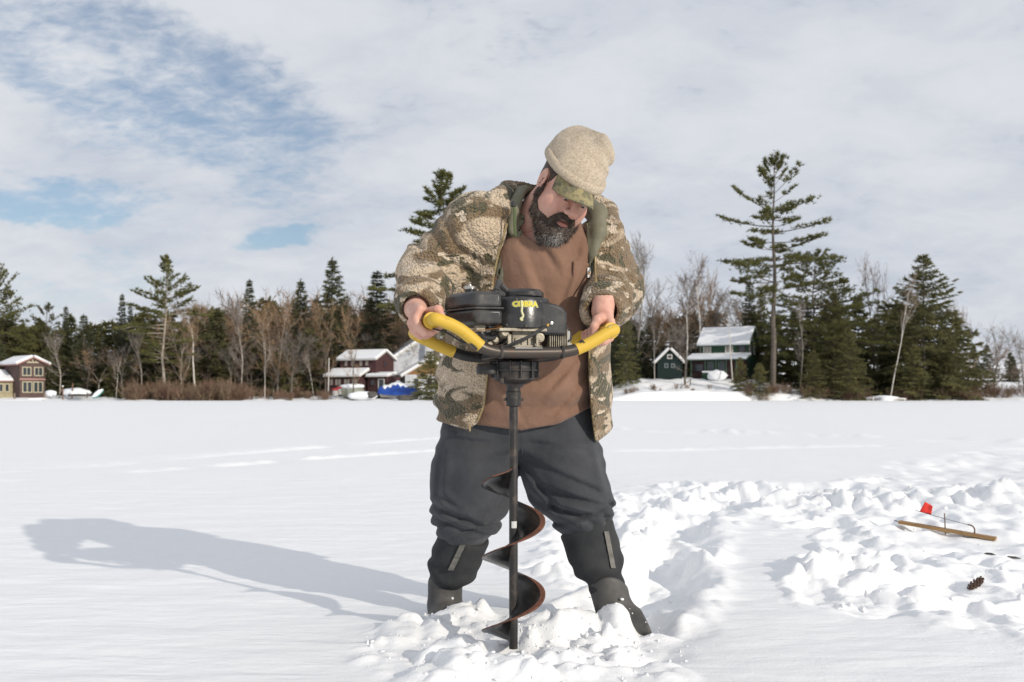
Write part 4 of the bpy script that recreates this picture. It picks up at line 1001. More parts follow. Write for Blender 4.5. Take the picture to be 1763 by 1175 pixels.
# ---- arms, legs and trunk inside the clothes
SH_L, EL_L = Vector(P(822, 388, 3.38)), Vector(P(742, 470, 3.44))
SH_R, EL_R = Vector(P(1032, 428, 3.46)), Vector(P(1055, 500, 3.56))
LEGS = {  # trousers: centre line and radius; boots follow
    'l': [(P(832, 740, 3.60), 0.150), (P(814, 818, 3.57), 0.146), (P(807, 866, 3.55), 0.127), (P(800, 892, 3.56), 0.108), (P(799, 908, 3.58), 0.084)],
    'r': [(P(955, 740, 3.60), 0.150), (P(972, 815, 3.55), 0.142), (P(993, 855, 3.50), 0.116), (P(1002, 878, 3.48), 0.096), (P(1005, 893, 3.49), 0.080)]}
TZ = np.array([0.58, 0.70, 0.80, 0.92, 1.05, 1.18, 1.28, 1.36, 1.44])
T_SHIRT = dict(cx=[.025, .028, .032, .042, .062, .085, .100, .115, .130], cy=[3.60, 3.575, 3.545, 3.52, 3.49, 3.46, 3.44, 3.42, 3.405],
               rx=[.245, .255, .262, .255, .240, .225, .200, .128, .082], ry=[.165, .195, .218, .214, .190, .165, .140, .105, .082])
T_JACK = dict(cx=[.048, .050, .050, .055, .075, .087, .103, .115, .125], cy=[3.60, 3.59, 3.565, 3.54, 3.51, 3.485, 3.47, 3.45, 3.43],
              rx=[.305, .318, .318, .302, .278, .270, .250, .205, .130], ry=[.225, .240, .255, .250, .225, .200, .180, .150, .110])
def trunk(X, Y, Z, T, grow=0.0, pw=2.0):
    z = Z[0, 0, :]
    I = lambda k: np.interp(z, TZ, T[k])[None, None, :].astype(np.float32)
    cx, cy, rx, ry = I('cx'), I('cy'), I('rx') + grow, I('ry') + grow
    q = (np.abs((X - cx) / rx) ** pw + np.abs((Y - cy) / ry) ** pw) ** (1 / pw)
    return (q - 1) * (0.5 * (rx + ry)) * 0.92
fb = Field((-0.42, 3.05, 0.02), (0.50, 3.85, 1.42), 0.014); X, Y, Z = fb.X, fb.Y, fb.Z
d = smax(trunk(X, Y, Z, T_SHIRT, -0.035), smax(Z - 1.38, 0.60 - Z, 0.02), 0.03)
for (s, e, w) in ((SH_L, EL_L, WR_L), (SH_R, EL_R, WR_R)):
    d = smin(d, polychain(X, Y, Z, [tuple(s), tuple(e), tuple(w + (e - w) * 0.12)], [0.060, 0.046, 0.040], 0.02), 0.03)
for k in 'lr':
    lg = LEGS[k]; d = smin(d, polychain(X, Y, Z, [lg[0][0], lg[2][0], lg[4][0]], [0.095, 0.065, 0.055], 0.03), 0.03)
BVv, BVq = surface_nets(d, fb.lo, fb.h)
allV = np.concatenate([Hw, HLV, HRV, BVv]); b1, b2, b3 = len(Hw), len(Hw) + len(HLV), len(Hw) + len(HLV) + len(HRV)
allQ = np.concatenate([HQ, HLQ + b1, HRQ + b2, BVq + b3]); allM = np.concatenate([head_m, np.zeros(len(HLQ) + len(HRQ) + len(BVq), int)])
worn('body', allV, allQ, SKIN, mats=[SKIN, LIP], midx=allM)

def in_head(name, V, Q, mat, **kw):
    W = (np.array(HM.to_3x3()) @ (np.asarray(V) * HS).T).T + np.array(HC); return worn(name, W, Q, mat, **kw)
# teeth behind the lips, eyes under the lids
mb = MB()
for i in range(6): mb.box(((i - 2.5) * 0.0062, 0.0905 - 0.0006 * (i - 2.5) ** 2, -0.0655), (0.0058, 0.005, 0.0075))
in_head('teeth', mb.v, mb.f, TOOTH, smooth=False)
for s in (-1, 1):
    mb = MB(); mb.lathe([(0.0115 * math.sin(t * math.pi / 10) + 1e-5, -0.0115 * math.cos(t * math.pi / 10)) for t in range(11)], (s * 0.033, 0.0825, -0.0015), 16)
    e = in_head('eye', mb.v, mb.f, EYE_W)
    mb = MB(); mb.lathe([(0.0001, 0), (0.0052, 0.0004), (0.0052, 0.0010), (0.0001, 0.0016)], (s * 0.033, 0.0925, -0.0055), 12, rot=Matrix.Rotation(R(-115), 3, 'X'))
    i_ = in_head('iris', mb.v, mb.f, IRIS); i_.parent = e; i_.location = (0, 0, 0)
# ---- beard: a rough mass on the jaw with strands, greying at the chin
def beard_sdf(X, Y, Z):
    d = ellip(X, Y, Z, (0, 0.076, -0.118), (0.047, 0.042, 0.046))
    d = smin(d, ellip(X, Y, Z, (0, 0.060, -0.140), (0.040, 0.036, 0.030)), 0.02)
    for s in (-1, 1):
        d = smin(d, polychain(X, Y, Z, [(s * 0.081, -0.001, 0.004), (s * 0.076, 0.006, -0.045), (s * 0.064, 0.032, -0.090), (s * 0.036, 0.064, -0.114)], [0.0045, 0.0115, 0.020, 0.028], 0.015), 0.02)
        d = smin(d, polychain(X, Y, Z, [(0, 0.1085, -0.0500), (s * 0.020, 0.1000, -0.0560), (s * 0.032, 0.0870, -0.0720), (s * 0.036, 0.0800, -0.0950)], [0.0080, 0.0095, 0.0095, 0.012], 0.006), 0.008)
        d = smin(d, ellip(X, Y, Z, (s * 0.054, 0.052, -0.084), (0.015, 0.022, 0.022)), 0.012)
    d = smax(d, -ellip(X, Y, Z, (0, 0.100, -0.0715), (0.0225, 0.03, 0.0135)), 0.004)
    return d + 0.0028 * VN.n3(X * 120, Y * 120, Z * 70) + 0.0020 * VN.n3(X * 300, Y * 300, Z * 150)
fl = Field((-0.11, -0.02, -0.185), (0.11, 0.135, 0.03), 0.0027)
D = beard_sdf(fl.X, fl.Y, fl.Z)
BV_, BQ_ = surface_nets(D, fl.lo, fl.h)
def normals(V, Q):
    n = np.cross(V[Q[:, 1]] - V[Q[:, 0]], V[Q[:, 2]] - V[Q[:, 0]]); out = np.zeros_like(V, dtype=float)
    for k in range(4): np.add.at(out, Q[:, k], n)
    return out / (np.linalg.norm(out, axis=1, keepdims=True) + 1e-12)
rng = np.random.RandomState(4)
NB = normals(BV_, BQ_); pick = rng.choice(len(BV_), 9000); P0 = BV_[pick]; N0 = NB[pick]
ok = (head_sdf(P0[:, 0], P0[:, 1], P0[:, 2]) > -0.002); P0 = P0[ok]; N0 = N0[ok]
D0 = N0 * 0.55 + np.array((0, 0.10, -0.85)) + rng.normal(size=P0.shape) * 0.38
arr = Arr(); slivers(arr, P0 - N0 * 0.002, D0, 0.008 + 0.010 * rng.rand(len(P0)), np.full(len(P0), 0.0013), rng); SV, ST = arr.get()
grey = (np.exp(-((P0[:, 0] / 0.036) ** 2 + ((P0[:, 2] + 0.125) / 0.042) ** 2)) * 0.9 + 0.08 > rng.rand(len(P0))) & (P0[:, 2] < -0.074)
gB = np.exp(-((BV_[BQ_].mean(1)[:, 0] / 0.030) ** 2 + ((BV_[BQ_].mean(1)[:, 2] + 0.128) / 0.034) ** 2)) > 0.45 + 0.9 * rng.rand(len(BQ_))
in_head('beard', BV_, BQ_, BEARD_D, mats=[BEARD_D, BEARD_G], midx=gB.astype(int))
in_head('beard_hair', SV, ST, BEARD_D, smooth=False, mats=[BEARD_D, BEARD_G], midx=grey.astype(int))
# hair at the temples and nape, below the hat
fl = Field((-0.10, -0.13, -0.07), (0.10, 0.06, 0.075), 0.003); X, Y, Z = fl.X, fl.Y, fl.Z
d = ellip(X, Y, Z, (0, -0.016, 0.045), (0.083, 0.104, 0.095)); d = smin(d, ellip(X, Y, Z, (0, -0.07, -0.01), (0.062, 0.046, 0.05)), 0.02)
d = smax(d, -ellip(X, Y, Z, (0, 0.075, -0.03), (0.12, 0.066, 0.12)), 0.004)
for s in (-1, 1): d = smax(d, -ellip(X, Y, Z, (s * 0.088, -0.008, -0.004), (0.020, 0.025, 0.036)), 0.003)
d = smax(d, Z - 0.07, 0.003) + 0.0014 * VN.n3(X * 200, Y * 200, Z * 100)
V, Q = surface_nets(d, fl.lo, fl.h); in_head('hair', V, Q, BEARD_D)
for s in (-1, 1):     # eyebrows
    rb = np.random.RandomState(5 + s); m = 90; t = rb.rand(m); P0 = np.stack([s * (0.016 + 0.034 * t), 0.098 - 0.016 * t ** 2 + 0.001 * rb.randn(m), 0.024 + 0.005 * np.sin(t * 3) + 0.0025 * rb.randn(m)], 1)
    arr = Arr(); slivers(arr, P0, np.tile((s * 0.8, 0.25, 0.12), (m, 1)) + 0.25 * rb.randn(m, 3), np.full(m, 0.010), np.full(m, 0.0014), rb); V, T = arr.get(); in_head('eyebrow', V, T, BEARD_D, smooth=False)

# ---- knit hat with rolled rim, cap visor below it
def hat_plane(X, Y): return 0.050 - 0.06 * Y
fl = Field((-0.15, -0.18, 0.0), (0.17, 0.16, 0.33), 0.0032); X, Y, Z = fl.X, fl.Y, fl.Z
hd = ellip(X, Y, Z, (0, -0.012, 0.055), (0.101, 0.121, 0.112))
hd = smin(hd, ellip(X, Y, Z, (-0.002, -0.034, 0.112), (0.084, 0.094, 0.066)), 0.03)
hd = smin(hd, ellip(X, Y, Z, (0.012, -0.046, 0.152), (0.056, 0.066, 0.036)), 0.03)
hd = smin(hd, ellip(X, Y, Z, (0.064, -0.034, 0.140), (0.033, 0.048, 0.034)), 0.025)
hd = smax(hd, -ellip(X, Y, Z, (0.106, 0.020, 0.098), (0.030, 0.060, 0.018)), 0.022)
hd = smax(hd, -ellip(X, Y, Z, (-0.025, 0.040, 0.203), (0.034, 0.050, 0.022)), 0.030)
hd = hd + 0.0055 * VN.n3(X * 20 + 3, Y * 22, Z * 15) + 0.0012 * VN.n3(X * 60, Y * 60, Z * 60) + 0.0045 * np.sin(Z * 75 + X * 38 + 4 * VN.n3(X * 9, Y * 9, Z * 9)) * sstep(0.085, 0.14, Z) * sstep(-0.05, 0.06, X)
body_d = smax(hd, -(Z - hat_plane(X, Y)), 0.004)
V, Q = surface_nets(body_d, fl.lo, fl.h); V = relax(V, Q, 2, 0.5)
hat = in_head('knit_hat', V, Q, WOOL)
def hat_uv(o, V):
    me = o.data; uv = me.uv_layers.new(name='knit'); li = np.empty(len(me.loops), np.int32); me.loops.foreach_get('vertex_index', li)
    a = np.arctan2(V[:, 0], V[:, 1] + 0.012) / (2 * math.pi); c = np.stack([a, V[:, 2]], 1)[li].astype(np.float32); uv.data.foreach_set('uv', c.ravel())
hat_uv(hat, V)
V, Q = [], []
nu, nv = 72, 10
for i in range(nu):
    t = 2 * math.pi * i / nu
    for j in range(nv):
        q = 2 * math.pi * j / nv; rr = 0.0075 + 0.0012 * math.sin(5 * t)
        lift = 0.020 if math.sin(q) > 0 else 0.011
        fx, fy = math.sin(t) * (0.099 + rr * math.cos(q)), -0.012 + math.cos(t) * (0.1185 + rr * math.cos(q))
        V.append((fx, fy, 0.050 - 0.06 * fy + lift * math.sin(q) + 0.012))
        Q.append((i * nv + j, i * nv + (j + 1) % nv, ((i + 1) % nu) * nv + (j + 1) % nv, ((i + 1) % nu) * nv + j))
V = np.array(V); rim = in_head('hat_rim', V, np.array(Q), WOOL); hat_uv(rim, V); rim.parent = hat; rim.location = (0, 0, 0)
V, Q = [], []; na, nf = 25, 10
for layer in (0, 1):
    for i in range(na):
        a = -1 + 2 * i / (na - 1); ax_ = a * 0.074
        reach = 0.076 * max(0.0, 1 - abs(a) ** 2.6) ** 0.5
        for j in range(nf):
            s = j / (nf - 1); f0 = 0.092 - 0.050 * a * a; ff = f0 + reach * s
            V.append((ax_ * (1 - 0.10 * s), ff, 0.060 - 0.032 * s - 0.018 * a * a - 0.012 * s * a * a - layer * 0.0035))
n_ = na * nf
for i in range(na - 1):
    for j in range(nf - 1):
        q = (i * nf + j, i * nf + j + 1, (i + 1) * nf + j + 1, (i + 1) * nf + j); Q.append(q); Q.append(tuple(n_ + k for k in reversed(q)))
for i in range(na - 1): Q.append((i * nf + nf - 1, n_ + i * nf + nf - 1, n_ + (i + 1) * nf + nf - 1, (i + 1) * nf + nf - 1))
for j in range(nf - 1):
    Q.append((j, n_ + j, n_ + j + 1, j + 1)); k = (na - 1) * nf; Q.append((k + j + 1, n_ + k + j + 1, n_ + k + j, k + j))
in_head('cap_visor', np.array(V), np.array(Q), CAMO_CAP)

# ---- shirt
fs = Field((-0.30, 3.22, 0.60), (0.36, 3.84, 1.46), 0.0062); X, Y, Z = fs.X, fs.Y, fs.Z
ds = trunk(X, Y, Z, T_SHIRT)
ds = ds + 0.006 * VN.n3(X * 5, Y * 5, Z * 3.5)
# creases: long soft pulls from the collar and the armpits, folds where the belly bends
fold = -(np.abs(np.sin((X * 1.0 + 0.42 * Z) * 22 + 1.8 * VN.n3(X * 5, Y * 3, Z * 4))) - 0.5) * sstep(0.90, 1.15, Z) * 0.0120
fold = fold - (np.abs(np.sin((Z * 1.0 - 0.30 * np.abs(X - 0.03)) * 26 + 2.0 * VN.n3(X * 4, Y * 3, Z * 4 + 3))) - 0.5) * 0.0110 * sstep(0.98, 0.80, Z) * sstep(0.66, 0.74, Z)
ds = ds + fold
hemx = np.array([-0.25, -0.09, 0.03, 0.16, 0.26, 0.32]); hemz = np.array([0.70, 0.683, 0.668, 0.690, 0.738, 0.76])
SHIRT_D = ds
neck = capsule(X, Y, Z, hp(0, 0.005, -0.115), hp(0, 0.03, -0.02), 0.092, 0.11)
ds2 = smax(ds, -(Z - np.interp(X, hemx, hemz)), 0.006)
ds2 = smax(ds2, -neck, 0.004)
def shirt_crease(d, a, b, w, depth, flip=1.0):
    A, B_ = P(a[0], a[1], 3.34), P(b[0], b[1], 3.34); ex_, ez_ = B_[0] - A[0], B_[2] - A[2]; L2 = ex_ * ex_ + ez_ * ez_
    t = np.clip(((X - A[0]) * ex_ + (Z - A[2]) * ez_) / L2, 0, 1); dx_, dz_ = X - A[0] - t * ex_, Z - A[2] - t * ez_
    sg = flip * np.sign(ex_ * dz_ - ez_ * dx_); e = np.sqrt(dx_ ** 2 + dz_ ** 2) * sg; k = np.sin(math.pi * np.clip(t * 0.94 + 0.03, 0, 1)) ** 0.5 * sstep(3.6, 3.5, Y)
    return d + k * depth * (np.exp(-((e + 0.3 * w) / w) ** 2) - 1.0 * np.exp(-((e - 1.7 * w) / (1.4 * w)) ** 2))
for (a_, b_, w_, dp_, fl_) in (((908, 385), (962, 470), 0.011, 0.009, 1), ((900, 420), (935, 520), 0.012, 0.008, -1), ((1000, 420), (955, 560), 0.012, 0.009, 1), ((1012, 560), (960, 640), 0.011, 0.008, -1), ((1010, 600), (930, 690), 0.012, 0.009, 1), ((1012, 650), (950, 720), 0.010, 0.008, 1), ((850, 640), (900, 725), 0.011, 0.008, -1), ((985, 520), (930, 600), 0.010, 0.006, 1)):
    ds2 = shirt_crease(ds2, a_, b_, w_, dp_, fl_)
shirt, _, _ = solid('shirt', fs, ds2, SHIRT)
# breast pocket with its small white tag
def shirt_y(x, z):
    fx, fz = (x - fs.lo[0]) / fs.h, (z - fs.lo[2]) / fs.h; xi, zi = int(fx), int(fz); tx_, tz_ = fx - xi, fz - zi
    col = (SHIRT_D[xi, :, zi] * (1 - tx_) + SHIRT_D[xi + 1, :, zi] * tx_) * (1 - tz_) + (SHIRT_D[xi, :, zi + 1] * (1 - tx_) + SHIRT_D[xi + 1, :, zi + 1] * tx_) * tz_
    k = int(np.argmax(col < 0)); t = col[k - 1] / (col[k - 1] - col[k]); return float(fs.lo[1] + fs.h * (k - 1 + t))
def shirt_pt(u, v, lift):
    p = Vector(P(u, v, 3.33))
    for _ in range(4): yy = shirt_y(p.x, p.z) - lift; p = Vector(P(u, v, yy))
    return tuple(p)
V, Q = [], []; nu_, nv_ = 12, 20
for i in range(nu_):
    for j in range(nv_):
        s, t = i / (nu_ - 1), j / (nv_ - 1); u0 = 987 + 33 * s - 2.5 * t; bot = 540 + 9 * (1 - abs(2 * s - 0.9)); v0 = 449 + 6 * s; lift = 0.0035 if not (i in (0, nu_ - 1) or j == nv_ - 1) else 0.0008
        V.append(shirt_pt(u0, v0 + (bot - v0) * t, lift + (0.002 if j == 0 else 0)))
        if i and j: q = i * nv_ + j; Q.append((q - nv_ - 1, q - 1, q, q - nv_))
o = worn('pocket', np.array(V), np.array(Q), SHIRT); o.parent = shirt; o.location = (0, 0, 0); o.modifiers.new('thick', 'SOLIDIFY').thickness = 0.002
WHITE_TAG = material('white_tag', (0.75, 0.74, 0.72), 0.7); ORANGE = material('orange_print', (0.7, 0.28, 0.03), 0.7)
tx, _, tz = P(1014, 470, 3.33); tx, ty, tz = shirt_pt(1014, 470, 0.012)
mb = MB(); mb.box((tx, ty, tz), (0.012, 0.003, 0.034), Matrix.Rotation(R(28), 3, 'Z')); o = mb.build('pocket_label', WHITE_TAG, shirt)
mb = MB(); mb.box((tx + 0.0015, ty - 0.003, tz - 0.001), (0.005, 0.001, 0.009), Matrix.Rotation(R(28), 3, 'Z')); o2 = mb.build('label_print', ORANGE, o)

# ---- jacket: open shell, sleeves, hood on the back
fj = Field((-0.46, 3.02, 0.56), (0.50, 3.90, 1.52), 0.0068); X, Y, Z = fj.X, fj.Y, fj.Z
def edge(pts, Yd): q = [P(u, v, Yd) for u, v in pts]; q.sort(key=lambda p: p[2]); return np.array([p[2] for p in q]), np.array([p[0] for p in q])
ELz, ELx = edge(((928, 300), (905, 320), (890, 340), (877, 380), (862, 430), (851, 480), (846, 560), (843, 620), (839, 660), (834, 700), (822, 730), (800, 745)), 3.33)
ERz, ERx = edge(((1046, 350), (1044, 372), (1030, 405), (1023, 440), (1019, 500), (1013, 540), (1012, 600), (1014, 650), (1019, 700), (1025, 740), (1031, 775)), 3.36)
IRz, IRx = edge(((1020, 350), (1006, 385), (1006, 405), (1010, 440), (1015, 480), (1018, 520)), 3.36)
ILz, ILx = edge(((935, 300), (924, 320), (915, 345), (906, 380), (893, 430), (880, 480), (866, 520), (846, 600)), 3.33)
jt = trunk(X, Y, Z, T_JACK, 0.0, 2.2)
jt = jt + 0.010 * VN.n3(X * 4 + 8, Y * 4, Z * 3) + 0.005 * np.sin(X * 40 + 5 * VN.n3(X * 3, Y * 3, Z * 5)) * sstep(1.05, 0.85, Z)
jt = jt + 0.006 * np.sin(Z * 55 + 4 * VN.n3(X * 6, Y * 6, Z * 6)) * sstep(-0.10, -0.18, X) * sstep(1.25, 1.05, Z)
topcap = Z - (1.40 - 0.28 * np.maximum(0, X - 0.16) - 0.10 * np.maximum(0, -(X + 0.02)))
hem = -(Z - np.interp(X, np.array([-0.30, -0.22, -0.14, -0.08, 0.20, 0.30, 0.36]), np.array([0.705, 0.685, 0.662, 0.675, 0.60, 0.625, 0.665])))
shell = smax(jt, -(jt + 0.017), 0.004); shell = smax(smax(shell, hem, 0.012), topcap, 0.012)
front = Y - 3.52
xl = np.interp(Z[0, 0], ELz, ELx)[None, None]; xr = np.interp(Z[0, 0], ERz, ERx)[None, None]
opening = np.maximum(np.maximum(xl - X, X - xr), front)
shell = smax(shell, -opening, 0.008)
def sleeve(s, e, w, r3, seed, end=0.92):
    c = w + (e - w) * (1 - end)
    m1 = s + (e - s) * 0.5
    d1, t1 = capsule(X, Y, Z, tuple(s), tuple(e), r3[0], r3[1], True); d2, t2 = capsule(X, Y, Z, tuple(e), tuple(c), r3[1], r3[2], True)
    d = smin(d1, d2, 0.05)
    tt = np.where(d1 < d2, t1, 1 + t2)
    nz = VN.n3(X * 7 + seed, Y * 7, Z * 7)
    amp = 0.0045 + 0.0075 * np.exp(-((tt - 1.0) / 0.35) ** 2) + 0.0070 * np.exp(-((tt - 1.75) / 0.3) ** 2)
    d = d - 2.2 * amp * (np.abs(np.sin(tt * 11 + 2.0 * nz + seed)) - 0.45) + 0.006 * VN.n3(X * 12 + seed, Y * 12, Z * 12)
    # flat end of the cuff, hollow for the wrist
    ax = (c - e).normalized(); pl = (X - c.x) * ax.x + (Y - c.y) * ax.y + (Z - c.z) * ax.z
    d = smax(d, pl - 0.030, 0.016)
    hole = capsule(X, Y, Z, tuple(w + (e - w) * 0.35), tuple(w + (w - e) * 0.5), r3[2] - 0.024)
    return smax(d, -hole, 0.008)
sl = sleeve(SH_L, EL_L, WR_L, (0.112, 0.098, 0.067), 3.0)
sr = sleeve(SH_R, EL_R, WR_R, (0.098, 0.094, 0.070), 8.0)
# sleeves do not fill the opened front
arm_hole = smax(trunk(X, Y, Z, T_JACK, -0.017, 2.2), -(1.36 - Z), 0.01)
inner = trunk(X, Y, Z, T_JACK, -0.017, 2.2)
sl = smax(sl, -np.maximum(inner, Z - 1.35), 0.01); sr = smax(sr, -np.maximum(inner, Z - 1.31), 0.01)
dj = smin(smin(shell, sl, 0.025), sr, 0.025)
hood_pts = [P(872, 366, 3.30), P(862, 340, 3.36), P(885, 322, 3.46), P(935, 318, 3.56), P(1000, 335, 3.58), P(1042, 365, 3.52), P(1058, 395, 3.42), P(1050, 425, 3.36)]
hood = polychain(X, Y, Z, hood_pts, [0.014, 0.030, 0.040, 0.052, 0.052, 0.038, 0.026, 0.012], 0.02) + 0.006 * VN.n3(X * 14, Y * 14, Z * 14)
hood = smax(hood, -np.maximum(np.maximum(np.interp(Z[0, 0], ILz, ILx)[None, None] - X, X - np.interp(Z[0, 0], IRz, IRx)[None, None]), front), 0.006)
dj = smin(dj, hood, 0.02)
jacket, _, _ = solid('jacket', fj, dj, FLEECE)
# lining shows inside the opening and the collar
fj2 = Field((-0.30, 3.20, 0.66), (0.42, 3.84, 1.50), 0.0085); X, Y, Z = fj2.X, fj2.Y, fj2.Z; front = Y - 3.52
topcap = Z - (1.40 - 0.28 * np.maximum(0, X - 0.16) - 0.10 * np.maximum(0, -(X + 0.02)))
li = trunk(X, Y, Z, T_JACK, -0.022, 2.2) + 0.003 * np.sin(X * 60 + 6 * VN.n3(X * 5, Y * 5, Z * 5))
li = smax(li, -(li + 0.008), 0.002); li = smax(smax(li, -(Z - 0.90), 0.01), topcap - 0.004, 0.01)
opn = np.maximum(np.maximum(np.interp(Z[0, 0], ILz, ILx)[None, None] - X, X - np.interp(Z[0, 0], IRz, IRx)[None, None]), front)
li = smax(li, -opn, 0.006)
col_pts = [P(882, 400, 3.32), P(884, 362, 3.335), P(897, 346, 3.35), P(905, 330, 3.40), P(940, 326, 3.50), P(1000, 345, 3.51), P(1028, 370, 3.44), P(1030, 400, 3.37), P(1022, 440, 3.35)]
colr = polychain(X, Y, Z, col_pts, [0.014, 0.026, 0.028, 0.034, 0.040, 0.040, 0.034, 0.028, 0.014], 0.02)
colr = smax(colr, -capsule(X, Y, Z, hp(0, -0.05, -0.15), hp(0, 0.05, 0.0), 0.088, 0.12), 0.006)
li = smin(li, colr, 0.012)
o, _, _ = solid('lining', fj2, li, LINING); o.parent = jacket; o.location = (0, 0, 0)
# zipper along the left edge, drawstring with its toggle
BRASS = material('zip_brass', (0.42, 0.32, 0.16), 0.45, metal=0.4, var=0.3, vscale=80); CORD = material('green_cord', (0.085, 0.115, 0.045), 0.8)
def jack_y(x, z):
    zi = int(np.clip(round((z - fj.lo[2]) / fj.h), 0, fj.n[2] - 1)); xi = int(np.clip(round((x - fj.lo[0]) / fj.h), 0, fj.n[0] - 1)); col = dj[xi, :, zi]; k = int(np.argmax(col < 0)); return float(fj.lo[1] + fj.h * k) if (col < 0).any() else 3.33
for nm, ez, ex, sgn, z0, z1 in (('zipper', ELz, ELx, -1, 0.70, 1.36), ('zipper', ERz, ERx, 1, 0.64, 1.30)):
    pts = []
    for k in range(34):
        z = z0 + (z1 - z0) * k / 33; x = float(np.interp(z, ez, ex)); pts.append((x + sgn * 0.004, jack_y(x + sgn * 0.012, z) - 0.001, z))
    ys_ = np.convolve(np.pad([p[1] for p in pts], 2, 'edge'), np.ones(5) / 5, 'valid'); pts = [(p[0], y, p[2]) for p, y in zip(pts, ys_)]
    mb = MB(); mb.tube(pts, 0.0042, 6); o = mb.build(nm, BRASS, jacket, smooth=True)
mb = MB(); a = Vector(P(884, 352, 3.27)); mb.tube([a, a + Vector((0.004, -0.004, -0.03)), a + Vector((0.003, -0.006, -0.065)), a + Vector((0.006, -0.004, -0.105))], 0.0042, 6); mb.build('drawstring', CORD, jacket, smooth=True)
mb = MB(); mb.lathe([(0.004, -0.010), (0.009, -0.007), (0.009, 0.006), (0.005, 0.010)], tuple(a), 10); mb.build('cord_toggle', material('dark_plastic', (0.03, 0.03, 0.03), 0.5), jacket, smooth=True)
mb = MB(); pz = P(809, 737, 3.32); mb.box(pz, (0.006, 0.005, 0.022)); mb.build('zip_pull', BRASS, jacket)

# ---- trousers
ft = Field((-0.36, 3.30, 0.12), (0.44, 3.86, 0.82), 0.0062); X, Y, Z = ft.X, ft.Y, ft.Z
dt = None
for k in 'lr':
    lg = LEGS[k]; e = polychain(X, Y, Z, [p for p, _ in lg], [r_ for _, r_ in lg], 0.04)
    dt = e if dt is None else smin(dt, e, 0.018)
waist = smax(trunk(X, Y, Z, T_SHIRT, -0.034), smax(Z - 0.78, 0.585 - Z, 0.02), 0.03)
dt = smin(dt, waist, 0.05)
side = np.where(X < 0.03, -1.0, 1.0)
wr = VN.n3(X * 6, Y * 6, Z * 6)
knee = np.where(X < 0.03, np.exp(-((Z - 0.320) / 0.055) ** 2), np.exp(-((Z - 0.375) / 0.06) ** 2))
dt = dt - knee * 0.021 * (np.abs(np.sin((Z + 0.45 * (X - 0.03) * side) * 58 + 2.6 * wr)) - 0.5) + knee * 0.006 * VN.n3(X * 18, Y * 18, Z * 24)
dt = dt - 0.005 * (np.abs(np.sin((Z * 0.8 + X * side * 0.9) * 27 + 2.2 * wr)) - 0.5) * sstep(0.36, 0.48, Z) * (0.4 + 0.6 * sstep(0.62, 0.5, Z)) + 0.006 * VN.n3(X * 6 + 4, Y * 6, Z * 5)
dt = dt + 0.0030 * np.sin(Z * 110 + 3 * VN.n3(X * 9, Y * 9, Z * 5)) * np.exp(-((Z - 0.60) / 0.06) ** 2)
def crease(d, a, b, w, depth, flip=1.0):
    # one sharp pull in the cloth: a narrow valley with a swelling beside it, on the front of the leg
    A, B_ = P(a[0], a[1], 3.42), P(b[0], b[1], 3.42); ex_, ez_ = B_[0] - A[0], B_[2] - A[2]; L2 = ex_ * ex_ + ez_ * ez_
    t = np.clip(((X - A[0]) * ex_ + (Z - A[2]) * ez_) / L2, 0, 1); dx_, dz_ = X - A[0] - t * ex_, Z - A[2] - t * ez_
    sg = flip * np.sign(ex_ * dz_ - ez_ * dx_); e = np.sqrt(dx_ ** 2 + dz_ ** 2) * sg; k = np.sin(math.pi * np.clip(t * 0.94 + 0.03, 0, 1)) ** 0.5 * sstep(3.66, 3.56, Y)
    return d + k * depth * (np.exp(-((e + 0.3 * w) / w) ** 2) - 1.1 * np.exp(-((e - 1.7 * w) / (1.4 * w)) ** 2))
for (a_, b_, w_, dp_, fl_) in (((903, 806), (962, 884), 0.010, 0.011, -1), ((908, 792), (1045, 852), 0.011, 0.010, 1), ((925, 838), (1052, 872), 0.010, 0.012, 1), ((948, 872), (1050, 890), 0.009, 0.012, 1), ((960, 905), (1052, 868), 0.009, 0.010, -1),
                               ((910, 762), (1010, 775), 0.008, 0.005, 1), ((760, 752), (842, 764), 0.008, 0.005, 1), ((742, 872), (842, 912), 0.010, 0.014, 1), ((742, 893), (846, 928), 0.009, 0.013, 1), ((872, 848), (838, 905), 0.009, 0.010, -1),
                               ((760, 780), (752, 870), 0.012, 0.006, 1), ((880, 800), (866, 850), 0.009, 0.008, -1), ((752, 850), (800, 885), 0.009, 0.007, 1), ((1030, 760), (1046, 850), 0.011, 0.006, -1)):
    dt = crease(dt, a_, b_, w_, dp_, fl_)
trousers, _, _ = solid('trousers', ft, dt, PANTS)
mb = MB()   # fly seam
fly = []
for k in range(9):
    z = 0.655 - 0.012 * k; x = P(897, 760, 3.4)[0] + 0.0008 * k; zi = int(round((z - ft.lo[2]) / ft.h)); xi = int(round((x - ft.lo[0]) / ft.h)); c_ = dt[xi, :, zi]; kk = int(np.argmax(c_ < 0)); fly.append((x, float(ft.lo[1] + ft.h * kk) - 0.001, z))
mb.tube(fly, 0.003, 5); mb.build('fly_seam', PANTS, trousers, smooth=True)

